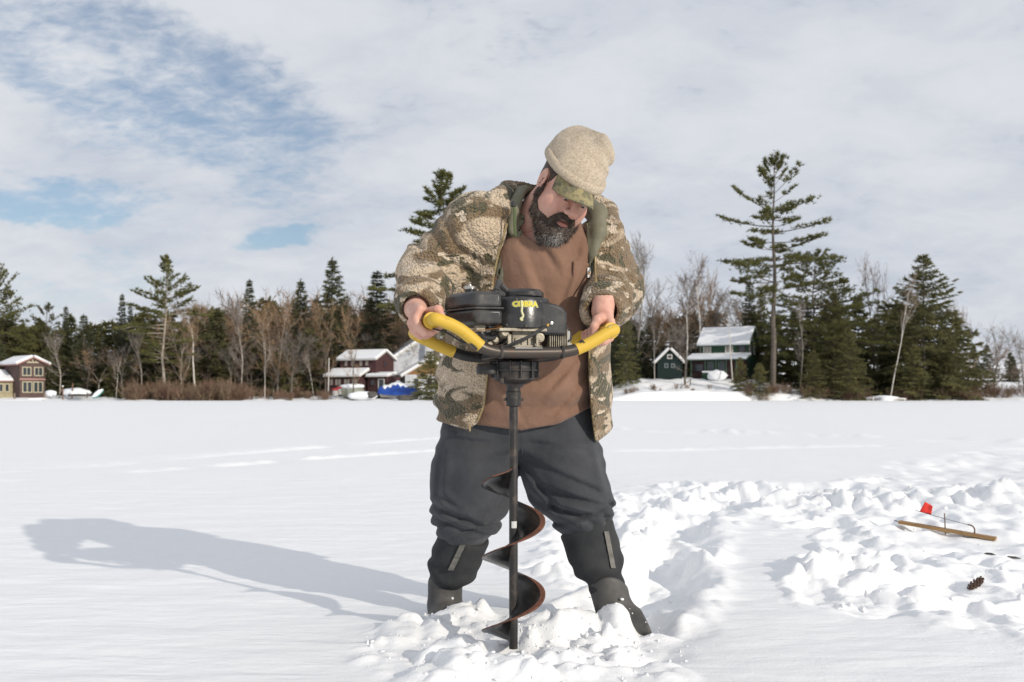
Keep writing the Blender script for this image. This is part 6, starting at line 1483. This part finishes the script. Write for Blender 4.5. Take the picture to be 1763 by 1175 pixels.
class House:
    """a building whose local x runs along its front and y to the back; its base stands at (x, Y)"""
    def __init__(s, name, label, u, Y, base_v, rz=0.0, cat='house'):
        s.Y = Y; x, _, z = P(u, base_v, Y); s.root = empty(name, (x, Y, z), rz); tag(s.root, label, cat)
    def block(s, x0, x1, y0, y1, z0, z1, mat, name='wall'):
        mb = MB(); mb.box(((x0 + x1) / 2, (y0 + y1) / 2, (z0 + z1) / 2), (x1 - x0, y1 - y0, z1 - z0)); return mb.build(name, mat, s.root)
    def gable(s, x0, x1, y0, y1, z, zr, mat, axis='y', inset=0.0):
        """triangular wall pieces that close a roof; axis = ridge direction"""
        mb = MB()
        if axis == 'y': mb.prism([(x0, y0, z), (x1, y0, z), ((x0 + x1) / 2, y0, zr)], (0, y1 - y0, 0))
        else: mb.prism([(x0, y0, z), (x0, y1, z), (x0, (y0 + y1) / 2, zr)], (x1 - x0, 0, 0))
        return mb.build('gable', mat, s.root)
    def roof(s, x0, x1, y0, y1, z, zr, axis='y', over=0.4, th=0.12, snow=0.30, deck=None, sag=0.0):
        deck = deck or TRIM_W
        mbd, mbs = MB(), MB()
        def slab(a, b, c, d, t, mb, lift):
            n = (Vector(b) - Vector(a)).cross(Vector(d) - Vector(a)).normalized()
            if n.z < 0: n = -n
            q = [Vector(p) + n * lift for p in (a, b, c, d)]; mb.prism(q, n * t)
        if axis == 'y':
            xm = (x0 + x1) / 2; k = (zr - z) / (xm - x0); zo = z - over * k
            for (xa, xm_) in ((x0 - over, xm), (x1 + over, xm)): 
                slab((xa, y0 - over, zo), (xm_, y0 - over, zr), (xm_, y1 + over, zr), (xa, y1 + over, zo), th, mbd, 0); slab((xa * 0.995 + xm_ * 0.005, y0 - over * 0.9, zo), (xm_, y0 - over * 0.9, zr), (xm_, y1 + over * 0.9, zr), (xa * 0.995 + xm_ * 0.005, y1 + over * 0.9, zo), snow, mbs, th + 0.004)
        else:
            ym = (y0 + y1) / 2; k = (zr - z) / (ym - y0); zo = z - over * k
            for (ya, ym_) in ((y0 - over, ym), (y1 + over, ym)):
                slab((x0 - over, ya, zo), (x1 + over, ya, zo), (x1 + over, ym_, zr), (x0 - over, ym_, zr), th, mbd, 0); slab((x0 - over * 0.9, ya, zo), (x1 + over * 0.9, ya, zo), (x1 + over * 0.9, ym_, zr), (x0 - over * 0.9, ym_, zr), snow, mbs, th + 0.004)
        r_ = mbd.build('roof', deck, s.root); sn = mbs.build('roof_snow', RSNOW, r_, bevel=0.1, seg=2); return r_
    def shed_roof(s, x0, x1, y0, y1, z0, z1, th=0.12, snow=0.28, deck=None):
        mb = MB(); mb.prism([(x0, y0, z0), (x1, y0, z0), (x1, y1, z1), (x0, y1, z1)], (0, 0, th)); r_ = mb.build('roof', deck or TRIM_W, s.root)
        mb = MB(); mb.prism([(x0 + 0.05, y0 + 0.03, z0 + th + 0.004), (x1 - 0.05, y0 + 0.03, z0 + th + 0.004), (x1 - 0.05, y1 - 0.02, z1 + th + 0.004), (x0 + 0.05, y1 - 0.02, z1 + th + 0.004)], (0, 0, snow)); mb.build('roof_snow', RSNOW, r_, bevel=0.08, seg=2); return r_
    def window(s, x, z, w, h, y, trim, face='y', glass=None, mullion=0, name='window'):
        """window on a front wall (face y, at depth y) or a side wall (face x, at x = y)"""
        def bx(mb, cx, cz, ww, hh, d, off):
            if face == 'y': mb.box((cx, y - off, cz), (ww, d, hh))
            else: mb.box((y + off, cx, cz), (d, ww, hh))
        mb = MB(); t = 0.11
        bx(mb, x, z + h / 2 + t / 2, w + 2 * t, t, 0.10, 0.05); bx(mb, x, z - h / 2 - t / 2, w + 2 * t, t, 0.12, 0.06); bx(mb, x - w / 2 - t / 2, z, t, h, 0.10, 0.05); bx(mb, x + w / 2 + t / 2, z, t, h, 0.10, 0.05)
        for k in range(mullion): bx(mb, x - w / 2 + w * (k + 1) / (mullion + 1), z, 0.07, h, 0.08, 0.04)
        f = mb.build(name, trim, s.root); mb = MB(); bx(mb, x, z, w, h, 0.03, 0.02); mb.build('pane', glass or GLASS, f); return f

# -- brown two-storey cottage on the left with a low cream wing
s_ = 140 / F
h = House('brown_cottage', 'brown two-storey cottage with snowy gable roof by the left edge', 56, 140, 678.5, R(46))
W, H1 = 3.4, 4.25
h.block(-W / 2, W / 2, 0, 6.0, -0.6, H1, BROWN)
h.gable(-W / 2, W / 2, 0.0, 6.0, H1, 5.05, BROWN)
h.roof(-W / 2, W / 2, 0, 6.0, H1, 5.05, 'y', 0.55, 0.14, 0.34, TRIM_P)
for x in (-0.80, 0.80): h.window(x, 3.15, 1.0, 1.05, 0.0, TRIM_C, mullion=1, glass=GLASS)
for x in (-1.05, -0.42, 0.42, 1.05): h.window(x, 0.95, 0.48, 1.35, 0.0, TRIM_C, mullion=0)
mb = MB(); mb.box((0, -0.05, 2.05), (W + 0.1, 0.1, 0.22)); mb.build('belt_trim', TRIM_P, h.root)
mb = MB(); mb.box((0, -0.06, 4.42), (1.6, 0.06, 0.16)); mb.box((0, -0.07, 4.6), (0.14, 0.06, 0.5)); mb.box((-0.45, -0.07, 4.5), (0.12, 0.06, 0.3)); mb.box((0.45, -0.07, 4.5), (0.12, 0.06, 0.3)); mb.build('gable_ornament', TRIM_C, h.root)
h.block(-7.0, -W / 2 - 0.02, 2.6, 6.5, -0.6, 1.7, CREAM, 'wing_wall')
h.shed_roof(-7.4, -W / 2 - 0.03, 2.1, 5.2, 1.72, 3.1, deck=TRIM_P)
for x in (-4.9, -4.1, -3.3, -2.5): h.window(x, 0.85, 0.42, 0.95, 2.6, TRIM_C)

# -- maroon cottage
h = House('maroon_cottage', 'dark maroon two-storey house with snowy roofs left of the white house', 606, 141, 671, R(-24))
h.block(-3.1, 2.9, 1.6, 6.6, -0.8, 4.35, MAROON); h.gable(-3.1, 2.9, 1.6, 6.6, 4.35, 5.5, MAROON, 'x')
h.roof(-3.1, 2.9, 1.6, 6.6, 4.35, 5.5, 'x', 0.4, 0.12, 0.30, TRIM_W)
for x in (-2.0, -0.9, 0.5, 1.5): h.window(x, 3.75, 0.50, 0.70, 1.6, MAROON, glass=CURTAIN)
h.window(4.1, 3.7, 0.5, 0.7, 2.9, MAROON, face='x')
h.block(-3.9, 1.6, -0.6, 1.58, -0.8, 1.75, MAROON, 'porch_wall')
h.shed_roof(-4.3, 2.0, -1.0, 1.57, 1.78, 2.75)
for x in (-3.2, -1.9, -0.4, 0.9): h.window(x, 1.05, 0.95, 0.85, -0.6, MAROON, mullion=1, glass=CURTAIN)
h.block(2.0, 5.2, 0.9, 4.6, -0.8, 1.75, MAROON, 'side_wing'); h.shed_roof(1.9, 5.6, 0.4, 3.0, 1.78, 2.15)
h.window(4.3, 0.75, 0.8, 1.3, 0.9, TRIM_W); h.window(2.9, 1.0, 0.6, 0.7, 0.9, MAROON)

# -- white house with cedar gable in front
h = House('white_house', 'white gabled house with snowy roof half hidden behind his arm and jacket', 735, 146, 668, R(18))
h.block(-4.6, 5.0, 2.5, 9.5, -1.0, 4.2, WSIDE); h.gable(-4.6, 5.0, 2.5, 9.5, 4.2, 7.4, WSIDE); h.roof(-4.6, 5.0, 2.5, 9.5, 4.2, 7.4, 'y', 0.6, 0.16, 0.32, TRIM_W)
h.window(0.4, 4.3, 0.55, 1.0, 2.5, TRIM_W, mullion=1); h.window(2.6, 4.3, 0.55, 1.0, 2.5, TRIM_W)
h.block(-3.4, 3.6, -0.8, 2.48, -1.0, 1.9, WSIDE, 'front_wing'); h.gable(-3.4, 3.6, -0.8, 2.48, 1.9, 4.0, CEDAR); h.roof(-3.4, 3.6, -0.8, 2.45, 1.9, 4.0, 'y', 0.7, 0.14, 0.30, TRIM_W)
for x in (-1.8, 0.2, 2.2): h.window(x, 0.7, 0.7, 1.3, -0.8, TRIM_W)

# -- green house and its shed on the right bank
h = House('green_house', 'green two-storey house with snow-covered roofs on the right bank', 1243, 146, 645, R(-27))
h.block(-3.6, 3.4, 1.4, 7.0, -1.5, 4.6, GREEN); h.gable(-3.6, 3.4, 1.4, 7.0, 4.6, 6.9, GREEN, 'x'); h.roof(-3.6, 3.4, 1.4, 7.0, 4.6, 6.9, 'x', 0.5, 0.14, 0.34, TRIM_G)
h.window(-2.6, 3.85, 0.95, 1.15, 1.4, TRIM_W, mullion=1, glass=CURTAIN); h.window(0.7, 3.85, 0.95, 1.15, 1.4, TRIM_W, mullion=1, glass=CURTAIN); h.window(2.6, 3.95, 0.9, 1.2, 1.4, DARKP)
for y in (2.8, 5.4): h.window(y, 3.7, 0.8, 1.2, 3.4, TRIM_W, face='x')
h.window(4.1, 5.5, 0.6, 0.8, 3.4, TRIM_W, face='x')
h.block(-4.4, 3.4, -1.0, 1.38, -1.5, 2.0, DARKP, 'porch_wall'); h.shed_roof(-5.0, 4.0, -1.5, 1.36, 2.05, 2.75, deck=TRIM_G, snow=0.36)
for x in (-4.3, -2.2, -0.6, 0.9, 2.4): mb = MB(); mb.box((x, -1.08, 0.9), (0.16, 0.16, 2.3)); mb.build('porch_post', TRIM_G, h.root)
h.window(-1.4, 0.9, 0.75, 1.7, -1.0, TRIM_G); h.window(0.15, 0.9, 0.75, 1.7, -1.0, TRIM_G); h.window(-3.2, 1.0, 1.3, 1.0, -1.0, DARKP)
h.block(-2.2, 0.6, -2.6, -1.02, -1.5, 0.2, GREEN, 'stoop'); mb = MB(); mb.box((-0.8, -1.8, 0.33), (2.95, 1.7, 0.25)); mb.build('stoop_snow', RSNOW, h.root, bevel=0.08)
h = House('green_shed', 'small dark green gabled shed left of the green house', 1153, 144, 646, R(-4), 'shed')
h.block(-1.75, 1.75, 0, 4, -1.0, 2.0, SHADED_DKGREEN); h.gable(-1.75, 1.75, 0, 4, 2.0, 3.75, SHADED_DKGREEN); h.roof(-1.75, 1.75, 0, 4, 2.0, 3.75, 'y', 0.35, 0.1, 0.26, TRIM_W)
for x in (-0.5, 0.45): h.window(x, 1.35, 0.34, 0.42, 0, material('grey_trim', (0.16, 0.19, 0.19), 0.7))
h.window(0.0, 2.65, 0.5, 0.4, 0, TRIM_W)

# -- boat under a blue tarpaulin
TARP = material('blue_tarp', (0.018, 0.085, 0.42), 0.45, color2=(0.012, 0.055, 0.30), vscale=1.5, bump=0.5, bscale=2.2, bdist=0.12, spec=0.45)
x, Y, z = P(688, 683, 137.5)
boat = empty('tarped_boat', (x, Y, z), R(-6)); tag(boat, 'boat wrapped in a bright blue tarp capped with snow in front of the white house', 'boat')
V, Q = [], []; nx2, ny2 = 27, 13
def tarp_h(u, w): 
    ridge = 2.15 - 0.8 * abs(u + 0.05) ** 1.3 - 0.35 * abs(math.sin(u * 4.2 + 0.5)); return max(0.75, ridge * (1 - 0.55 * abs(w) ** 1.3)) + 0.05 * math.sin(9 * u + 3 * w)
for i in range(nx2):
    u = -1 + 2 * i / (nx2 - 1)
    for j in range(ny2):
        w = -1 + 2 * j / (ny2 - 1)
        hh = tarp_h(u, w) if 0 < j < ny2 - 1 else 0.18 + 0.22 * abs(u) ** 2
        V.append((u * 2.9 + 0.1 * math.sin(7 * w), w * (1.15 - 0.35 * abs(u) ** 3) * (1.0 if 0 < j < ny2 - 1 else 0.86), hh))
        if i and j: Q.append(((i - 1) * ny2 + j - 1, i * ny2 + j - 1, i * ny2 + j, (i - 1) * ny2 + j))
V += [(-2.9, 0, 0.15), (2.9, 0, 0.15)]; a0 = nx2 * ny2
Q += [(j, j + 1, a0) for j in range(ny2 - 1)] + [((nx2 - 1) * ny2 + j + 1, (nx2 - 1) * ny2 + j, a0 + 1) for j in range(ny2 - 1)]
mesh_obj('tarp', V, Q, TARP, boat)
V, Q = [], []
for i in range(3, nx2 - 3):
    u = -1 + 2 * i / (nx2 - 1)
    for j in range(9):
        w = (-0.62 + 1.24 * j / 8) * (0.75 + 0.25 * math.sin(i * 1.9)); V.append((u * 2.9 + 0.1 * math.sin(7 * w), w * 1.15, tarp_h(u, w) + 0.03 + 0.16 * math.cos(w * 2.2) * (0.6 + 0.4 * math.sin(i * 1.3 + j))))
        if i > 3 and j: k = (i - 3) * 9 + j; Q.append((k - 10, k - 1, k, k - 9))
o = mesh_obj('tarp_snow', V, Q, RSNOW, boat, True); md = o.modifiers.new('thick', 'SOLIDIFY'); md.thickness = 0.12
mb = MB(); mb.box((0, 0, 0.12), (5.0, 1.5, 0.5), taper=1.1); mb.build('hull', material('boat_hull', (0.25, 0.24, 0.23), 0.5), boat, bevel=0.1)

# -- smaller things on the bank
def lumpy(name, label, u, Y, v, size, mat, cat, seed=0, amp=0.25, sub=3, root=None):
    x, Y, z = P(u, v, Y); bm = bmesh.new(); bmesh.ops.create_icosphere(bm, subdivisions=sub, radius=1.0); rn = np.array([v_.co[:] for v_ in bm.verts])
    k = 1 + amp * VN.n3(rn[:, 0] * 1.7 + seed, rn[:, 1] * 1.7, rn[:, 2] * 1.7) + amp * 0.4 * VN.n3(rn[:, 0] * 4 + seed, rn[:, 1] * 4, rn[:, 2] * 4)
    for q, v_ in zip(k, bm.verts): v_.co = Vector((v_.co.x * size[0] * q, v_.co.y * size[1] * q, v_.co.z * size[2] * q))
    me = bpy.data.meshes.new(name); bm.to_mesh(me); bm.free(); me.materials.append(mat); me.polygons.foreach_set('use_smooth', np.ones(len(me.polygons), dtype=bool))
    o = bpy.data.objects.new(name, me); o.location = (x, Y, z); link(o); tag(o, label, cat); return o
ROCK = material('rock', (0.12, 0.11, 0.10), 0.9, var=0.4, vscale=3)
WOOD_G = material('weathered_wood', (0.26, 0.20, 0.15), 0.85, var=0.35, vscale=3); WOOD_B = material('brown_post_wood', (0.20, 0.115, 0.075), 0.85, var=0.3, vscale=4)
lumpy('snow_drift', 'snow mound over the stacked canoe racks left of the kayak', 132, 139, 676, (2.0, 1.2, 0.55), RSNOW, 'snow mound', 1)
lumpy('snow_drift', 'round snow heap beside the brown cottage wall', 88, 138.5, 678, (0.75, 0.6, 0.45), RSNOW, 'snow mound', 2)
lumpy('snow_drift', 'white heap of snow in front of the maroon house', 622, 135.2, 682, (1.9, 1.1, 0.6), RSNOW, 'snow mound', 3)
lumpy('snow_drift', 'snow-buried hump of bent brush at the foot of the leaning birch', 1524, 133.6, 690, (2.9, 1.0, 0.55), RSNOW, 'snow mound', 4, 0.5)
lumpy('snow_drift', 'snow pile beside the green stoop, right of the porch steps', 1234, 143, 647, (1.3, 0.8, 0.75), RSNOW, 'snow mound', 6)
lumpy('shore_rock', 'dark snow-dusted rock right of the snow heap before maroon house', 640, 134.5, 680, (0.7, 0.5, 0.45), ROCK, 'rock', 8)
lumpy('shore_rock', 'dark rock lying in front of the blue tarp', 697, 134, 685, (1.0, 0.5, 0.4), ROCK, 'rock', 9)
# overturned dinghy with snow, green-white kayak chair
def dinghy():
    x, Y, z = P(137, 684, 136); r_ = empty('overturned_rowboat', (x, Y, z), R(12)); tag(r_, 'small dark overturned rowboat with snow on top near the sign post', 'rowboat')
    V, Q = [], []; n, k = 17, 9
    for i in range(n):
        t = -1 + 2 * i / (n - 1); w = 0.55 * (1 - abs(t) ** 2.6) + 0.05
        for j in range(k):
            a = math.pi * j / (k - 1); V.append((t * 1.5, math.cos(a) * w, 0.10 + math.sin(a) ** 0.8 * 0.42 * (1 - 0.35 * t * t)))
            if i and j: q = i * k + j; Q.append((q - k - 1, q - 1, q, q - k))
    mesh_obj('hull', V, Q, material('dark_hull', (0.075, 0.062, 0.05), 0.6, var=0.3, vscale=4), r_, True)
    S, Q2 = [], []
    for i in range(2, n - 3):
        t = -1 + 2 * i / (n - 1); w = 0.55 * (1 - abs(t) ** 2.6) + 0.05
        for j in range(7):
            a = math.pi * (0.2 + 0.6 * j / 6); S.append((t * 1.5, math.cos(a) * w, 0.13 + math.sin(a) ** 0.8 * 0.42 * (1 - 0.35 * t * t) + 0.16 * math.sin(math.pi * j / 6)))
            if i > 2 and j: q = (i - 2) * 7 + j; Q2.append((q - 8, q - 1, q, q - 7))
    o = mesh_obj('snow_cap', S, Q2, RSNOW, r_, True); o.modifiers.new('thick', 'SOLIDIFY').thickness = 0.08
dinghy()
x, Y, z = P(168, 687, 135); r_ = empty('kayak', (x, Y, z), R(20)); tag(r_, 'teal and white kayak propped up on the bank, covered with snow', 'kayak')
V, Q = [], []; n, k = 15, 10
for i in range(n):
    t = -1 + 2 * i / (n - 1); w = 0.36 * (1 - abs(t) ** 2.2) + 0.02
    for j in range(k): a = 2 * math.pi * j / k; V.append((t * 0.75 + 0.05, math.cos(a) * w * 0.8, 0.62 + t * 0.52 + math.sin(a) * w))
    if i: Q += [((i - 1) * k + j, (i - 1) * k + (j + 1) % k, i * k + (j + 1) % k, i * k + j) for j in range(k)]
mesh_obj('hull', V, Q, material('teal_hull', (0.02, 0.26, 0.21), 0.4), r_, True)
V2 = [(v[0] - 0.06, v[1] * 0.92 - 0.16, v[2] + 0.13) for v in V]; mesh_obj('snow_cap', V2, Q, RSNOW, r_, True)
# posts, flagpole, handrail, dock frames
def post(name, label, u, Y, v0, v1, r_, mat, cat='post', lean=0.0, group=None, cap=None):
    a, b = P(u, v0, Y), P(u + lean, v1, Y); o = empty(name, (a[0], a[1], a[2] - 0.2)); mb = MB(); L_ = Vector(b) - Vector(a) + Vector((0, 0, 0.2)); mb.tube([(0, 0, 0), tuple(L_ * 0.5), tuple(L_)], [r_, r_ * 0.95, r_ * 0.9], 8); mb.build('shaft', mat, o, smooth=True)
    if cap: mb = MB(); mb.lathe([(r_ * 1.2, 0), (r_ * 1.5, 0.04), (r_ * 1.1, 0.13), (0.01, 0.16)], tuple(L_), 8); mb.build('snow_cap', RSNOW, o, smooth=True)
    tag(o, label, cat, group); return o
post('flagpole', 'tall pale bare flagpole left of the maroon house', 565, 136, 684, 617, 0.07, material('pale_pole', (0.55, 0.53, 0.50), 0.6), 'pole', 1.5)
sp = post('sign_post', 'reddish wooden post with a small crossboard on the left bank', 108, 136, 687, 666, 0.10, WOOD_B, cap=True)
mb = MB(); mb.box((-0.22, -0.1, 1.35), (0.35, 0.05, 0.2)); mb.build('crossboard', WOOD_G, sp)
post('bird_post', 'slender reddish trunk-like post behind the overturned rowboat', 124, 138, 684, 660, 0.11, WOOD_B, lean=1.5)
for u, lab in ((25, 'short grey mooring post in front of the cream wing'), (77, 'short grey mooring post right of the brown cottage'), (51, 'thin stake at the left end of the snowed dock'), (80, 'thin stake at the right end of the snowed dock')):
    post('mooring_post', lab, u, 134.2 if u in (51, 80) else 136.5, 693 if u in (51, 80) else 686, 684 if u in (51, 80) else 677, 0.07 if u in (51, 80) else 0.13, WOOD_G)
mb = MB(); x, Y, z = P(65.5, 692, 134); mb.box((0, 0, 0.12), (2.3, 1.2, 0.22)); dk = mb.build('snowed_dock', WOOD_G, None); dk.location = (x, Y, z); tag(dk, 'low dock section under snow before the brown cottage', 'dock')
mb = MB(); mb.box((0, 0, 0.37), (2.2, 1.15, 0.26)); mb.build('snow_cap', RSNOW, dk, bevel=0.1)
for u, lab in ((1143, 'thin dark stake at the left end of the dock below the shed'), (1146.5, 'thin orange stake beside the dark one below the shed'), (1192, 'thin orange stake on the lake edge below the green stoop'), (1166, 'dark post at the foot of the wooden handrail')):
    post('marker_stake', lab, u, 134.5, 691 if u != 1166 else 684, 678 if u != 1166 else 673, 0.045 if u != 1166 else 0.08, material('orange_stake', (0.50, 0.28, 0.10), 0.7) if 'orange' in lab else ROCK, 'stake')
a, b = P(1172, 667, 137.5), P(1190, 653, 139.5); hr = empty('handrail', (a[0], a[1], a[2] - 1.0)); tag(hr, 'dark wooden handrail climbing the bank below the leafless yard tree', 'handrail')
d = Vector(b) - Vector(a); mb = MB(); mb.tube([(0, 0, 1.0), tuple(d + Vector((0, 0, 1.0)))], 0.06, 6); mb.build('rail', WOOD_G, hr)
for t in (0.02, 0.93): mb = MB(); q = d * t; mb.tube([(q.x, q.y, q.z - 0.3), (q.x, q.y, q.z + 1.0)], 0.07, 6); mb.build('post', ROCK, hr)
# red barrel pair and grey tarp by the flagpole
def drum(name, label, u, v, Y, r_, hgt, mat, cap):
    x, Y, z = P(u, v, Y); o = empty(name, (x, Y, z)); tag(o, label, 'barrel'); mb = MB(); mb.lathe([(r_ * 0.9, 0), (r_, 0.05), (r_, hgt * 0.5), (r_ * 1.04, hgt * 0.52), (r_, hgt * 0.55), (r_, hgt - 0.05), (r_ * 0.9, hgt)], (0, 0, 0), 14); mb.build('drum', mat, o, smooth=True)
    mb = MB(); mb.lathe([(r_ * 1.15, hgt), (r_ * 1.2, hgt + 0.1), (r_ * 0.8, hgt + 0.25), (0.02, hgt + 0.3)], (0, 0, 0), 14); mb.build('lid', cap, o, smooth=True)
RED = material('red_lid', (0.36, 0.03, 0.035), 0.5)
drum('barrel', 'pale barrel with red lid just right of the flagpole foot', 577, 682, 135.5, 0.40, 0.75, material('pale_drum', (0.36, 0.35, 0.34), 0.6), RED)
drum('barrel', 'second red-lidded barrel, closer to the stout brown tree', 584, 680, 137, 0.40, 0.85, material('pale_drum', (0.36, 0.35, 0.34), 0.6), RED)
lumpy('covered_boat', 'snow-capped boat under a grey-green cover behind the stout brown tree', 604, 137.5, 674, (1.9, 1.0, 0.95), material('grey_cover', (0.30, 0.31, 0.25), 0.6, var=0.2, vscale=1), 'boat', 12, 0.12)
lumpy('snow_drift', 'snow lying on top of the grey-green covered boat', 606, 137.3, 666, (1.8, 1.0, 0.42), RSNOW, 'snow mound', 13, 0.15)

# ================================================================== TIP-UP AND BITS ON THE SNOW
TIPW = material('varnished_wood', (0.36, 0.215, 0.085), 0.5, color2=(0.24, 0.13, 0.05), vscale=9, scale3=(0.3, 6, 6), spec=0.4)
FLAG = material('red_flag_cloth', (0.80, 0.045, 0.030), 0.7); WIRE = material('dark_wire', (0.05, 0.045, 0.04), 0.4, metal=0.7); SPRING = material('brown_spring', (0.16, 0.09, 0.05), 0.4, metal=0.5)
tipA, tipB = land(1548, 899, 0.035), land(1715, 928, 0.012)
YT = (tipA.y + tipB.y) / 2
tip = empty('tip_up', tipA); ang = math.atan2(tipB.y - tipA.y, tipB.x - tipA.x); tip.rotation_euler = (0, math.atan2(-(tipB.z - tipA.z), (tipB - tipA).xy.length), ang)
tag(tip, 'wooden ice-fishing tip-up with a small red flag lying in the dug-out snow', 'tip-up')
Lt = (tipB - tipA).length; wp = 0.030; th = 0.018
mb = MB()
for (x0, x1, y0, y1) in ((0.0, 0.10, -wp, wp), (0.10, Lt * 0.66, -wp, -0.011), (0.10, Lt * 0.66, 0.011, wp), (Lt * 0.66, Lt, -wp, wp)): mb.box(((x0 + x1) / 2, (y0 + y1) / 2, 0), (x1 - x0 - 0.0006, y1 - y0, th))
mb.build('slotted_board', TIPW, tip, bevel=0.002)
mb = MB(); mb.tube([(-0.03, 0, 0.003), (0.02, 0, 0.002)], 0.003, 6); mb.build('hook_wire', WIRE, tip)
Mi = Matrix.Rotation(ang, 4, 'Z') @ Matrix.Rotation(tip.rotation_euler[1], 4, 'Y'); Mi.translation = tipA; Mi = Mi.inverted()
def TL(u, v): return Mi @ Vector(P(u, v, tipA.y + (tipB.y - tipA.y) * (u - 1548) / 167))
mb = MB(); mb.tube(smooth_path([TL(1677, 922), TL(1678, 912), TL(1674, 906), TL(1666, 903.5)]), 0.0042, 8); mb.build('flag_spring', SPRING, tip, smooth=True)
mb = MB(); mb.tube([TL(1667, 904), TL(1625, 893), TL(1576, 879)], 0.0017, 6); mb.build('flag_wire', WIRE, tip, smooth=True)
mb = MB(); mb.tube([TL(1628, 925), TL(1626, 884)], 0.0035, 8); st = mb.build('trip_post', SPRING, tip, smooth=True)
mb = MB(); mb.lathe([(0.006, -0.005), (0.010, -0.003), (0.010, 0.003), (0.006, 0.005)], tuple(TL(1629, 911)), 12); mb.build('reel_nut', CHROME, tip, smooth=True)
fq = [TL(1583, 881), TL(1603, 886.5), TL(1606, 872), TL(1593, 864)]; n_ = (fq[1] - fq[0]).cross(fq[3] - fq[0]).normalized()
V, Q = [], []
for i in range(7):
    for j in range(7):
        s, t = i / 6, j / 6; p = fq[0] * (1 - s) * (1 - t) + fq[1] * s * (1 - t) + fq[2] * s * t + fq[3] * (1 - s) * t; p = p + n_ * 0.004 * math.sin(s * 5 + t * 2); V.append(tuple(p))
        if i and j: q = i * 7 + j; Q.append((q - 8, q - 1, q, q - 7))
o = mesh_obj('flag', V, Q, FLAG, tip, True); o.modifiers.new('thick', 'SOLIDIFY').thickness = 0.0008
# pine cone and dark scraps
def on_snow(u, v, lift=0.0): return land(u, v, lift)
p = on_snow(1679, 1006, 0.012); cone = empty('pine_cone', p, R(35)); cone.rotation_euler = (R(0), R(-22), R(28)); tag(cone, 'brown pine cone lying on the snow below the tip-up', 'pine cone')
CONE = material('cone_brown', (0.10, 0.055, 0.035), 0.8, var=0.5, vscale=60)
mb = MB(); mb.lathe([(0.003, -0.045), (0.009, -0.03), (0.010, 0.0), (0.007, 0.03), (0.002, 0.045)], (0, 0, 0), 8, rot=Matrix.Rotation(R(90), 3, 'Y')); mb.build('core', CONE, cone, smooth=True)
sm = None
for i in range(46):
    t = i / 45; a = i * 2.4; rr = 0.007 + 0.006 * math.sin(math.pi * min(1, t * 1.1))
    if sm is None:
        mb = MB(); mb.add([(0, -0.006, 0), (0, 0.006, 0), (0.009, 0.005, 0.005), (0.009, -0.005, 0.005), (0.004, 0, 0.008)], [(0, 1, 2, 3), (0, 3, 4), (3, 2, 4), (2, 1, 4), (1, 0, 4)]); so = mb.build('scale', CONE, cone); sm = so.data
    else: so = bpy.data.objects.new('scale', sm); link(so, cone)
    so.location = (-0.042 + 0.084 * t, math.cos(a) * rr, math.sin(a) * rr); so.rotation_euler = (a - math.pi / 2, 0, 0)
for (u, v, ln, rot, lab) in ((1703, 955, 0.032, R(-12), 'short dark twig half sunk in the snow right of the tip-up'), (1742, 961, 0.046, R(-6), 'dark sliver of bark on the snow at the right, past the short twig')):
    p = on_snow(u, v, 0.004); o = MB(); o.tube([(-ln, 0, 0), (-ln * 0.3, 0.004, 0.004), (ln * 0.4, -0.003, 0.003), (ln, 0.002, -0.002)], [0.002, 0.006, 0.006, 0.002], 6); q = o.build('dark_twig', HOSE, None, smooth=True); q.location = p; q.rotation_euler = (0, 0, rot); tag(q, lab, 'twig')

# loose crumbs of snow thrown up round the drill, on the boots and along the trampled path
def crumbs(name, label, n, where, seed):
    rng = np.random.RandomState(seed); bm = bmesh.new(); bmesh.ops.create_icosphere(bm, subdivisions=1, radius=1.0); base = np.array([v.co[:] for v in bm.verts]); tri = np.array([[v.index for v in f.verts] for f in bm.faces]); bm.free()
    arr = Arr()
    for i in range(n):
        x, y, z, s = where(rng); v = base * (s * (0.6 + 0.7 * rng.rand(3))) * (1 + 0.35 * rng.normal(size=(len(base), 1))); arr.add(v + np.array((x, y, z)), tri)
    V, T = arr.get(); o = mesh_obj(name, V, T, SNOW, None, True); tag(o, label, 'snow', kind='stuff'); return o
ex, ey = ground_xy(905, 1110)
def around_drill(r_):
    a = r_.rand() * 6.283; q = 0.5 * r_.rand() ** 0.7; x, y = ex + math.cos(a) * q * 1.1, ey + math.sin(a) * q; s = 0.002 + 0.007 * r_.rand() ** 3; return x, y, snow_z(x, y) + s * 0.1, s
def along_path(r_):
    while True:
        u, v = r_.uniform(1060, 1763), r_.uniform(835, 1060); x, y = ground_xy(u, v)
        if poly_sd(np.array([[x]]), np.array([[y]]), TRAMPLED)[0, 0] < 0.03: break
    s = (0.002 + 0.012 * r_.rand() ** 4) * y / 4; return x, y, snow_z(x, y) + s * 0.2, s
def on_boots(r_):
    u, v = ((r_.normal(768, 14), r_.normal(1046, 9)) if r_.rand() < 0.4 else (r_.normal(1062, 26), 0)); v = v or 1050 + (u - 1062) * 0.42 + r_.normal() * 8
    q = P(u, v, 3.575 if u < 900 else 3.385 - (u - 1062) * 0.0012); s = 0.0015 + 0.0035 * r_.rand() ** 2; return q[0], q[1] + 0.012, q[2], s
crumbs('snow_crumbs', 'loose snow crumbs heaped around the auger bit', 420, around_drill, 1)
crumbs('snow_crumbs', 'snow crumbs along the trampled path', 160, along_path, 2)
crumbs('snow_crumbs', 'clots of snow clinging to the boots', 90, on_boots, 3)
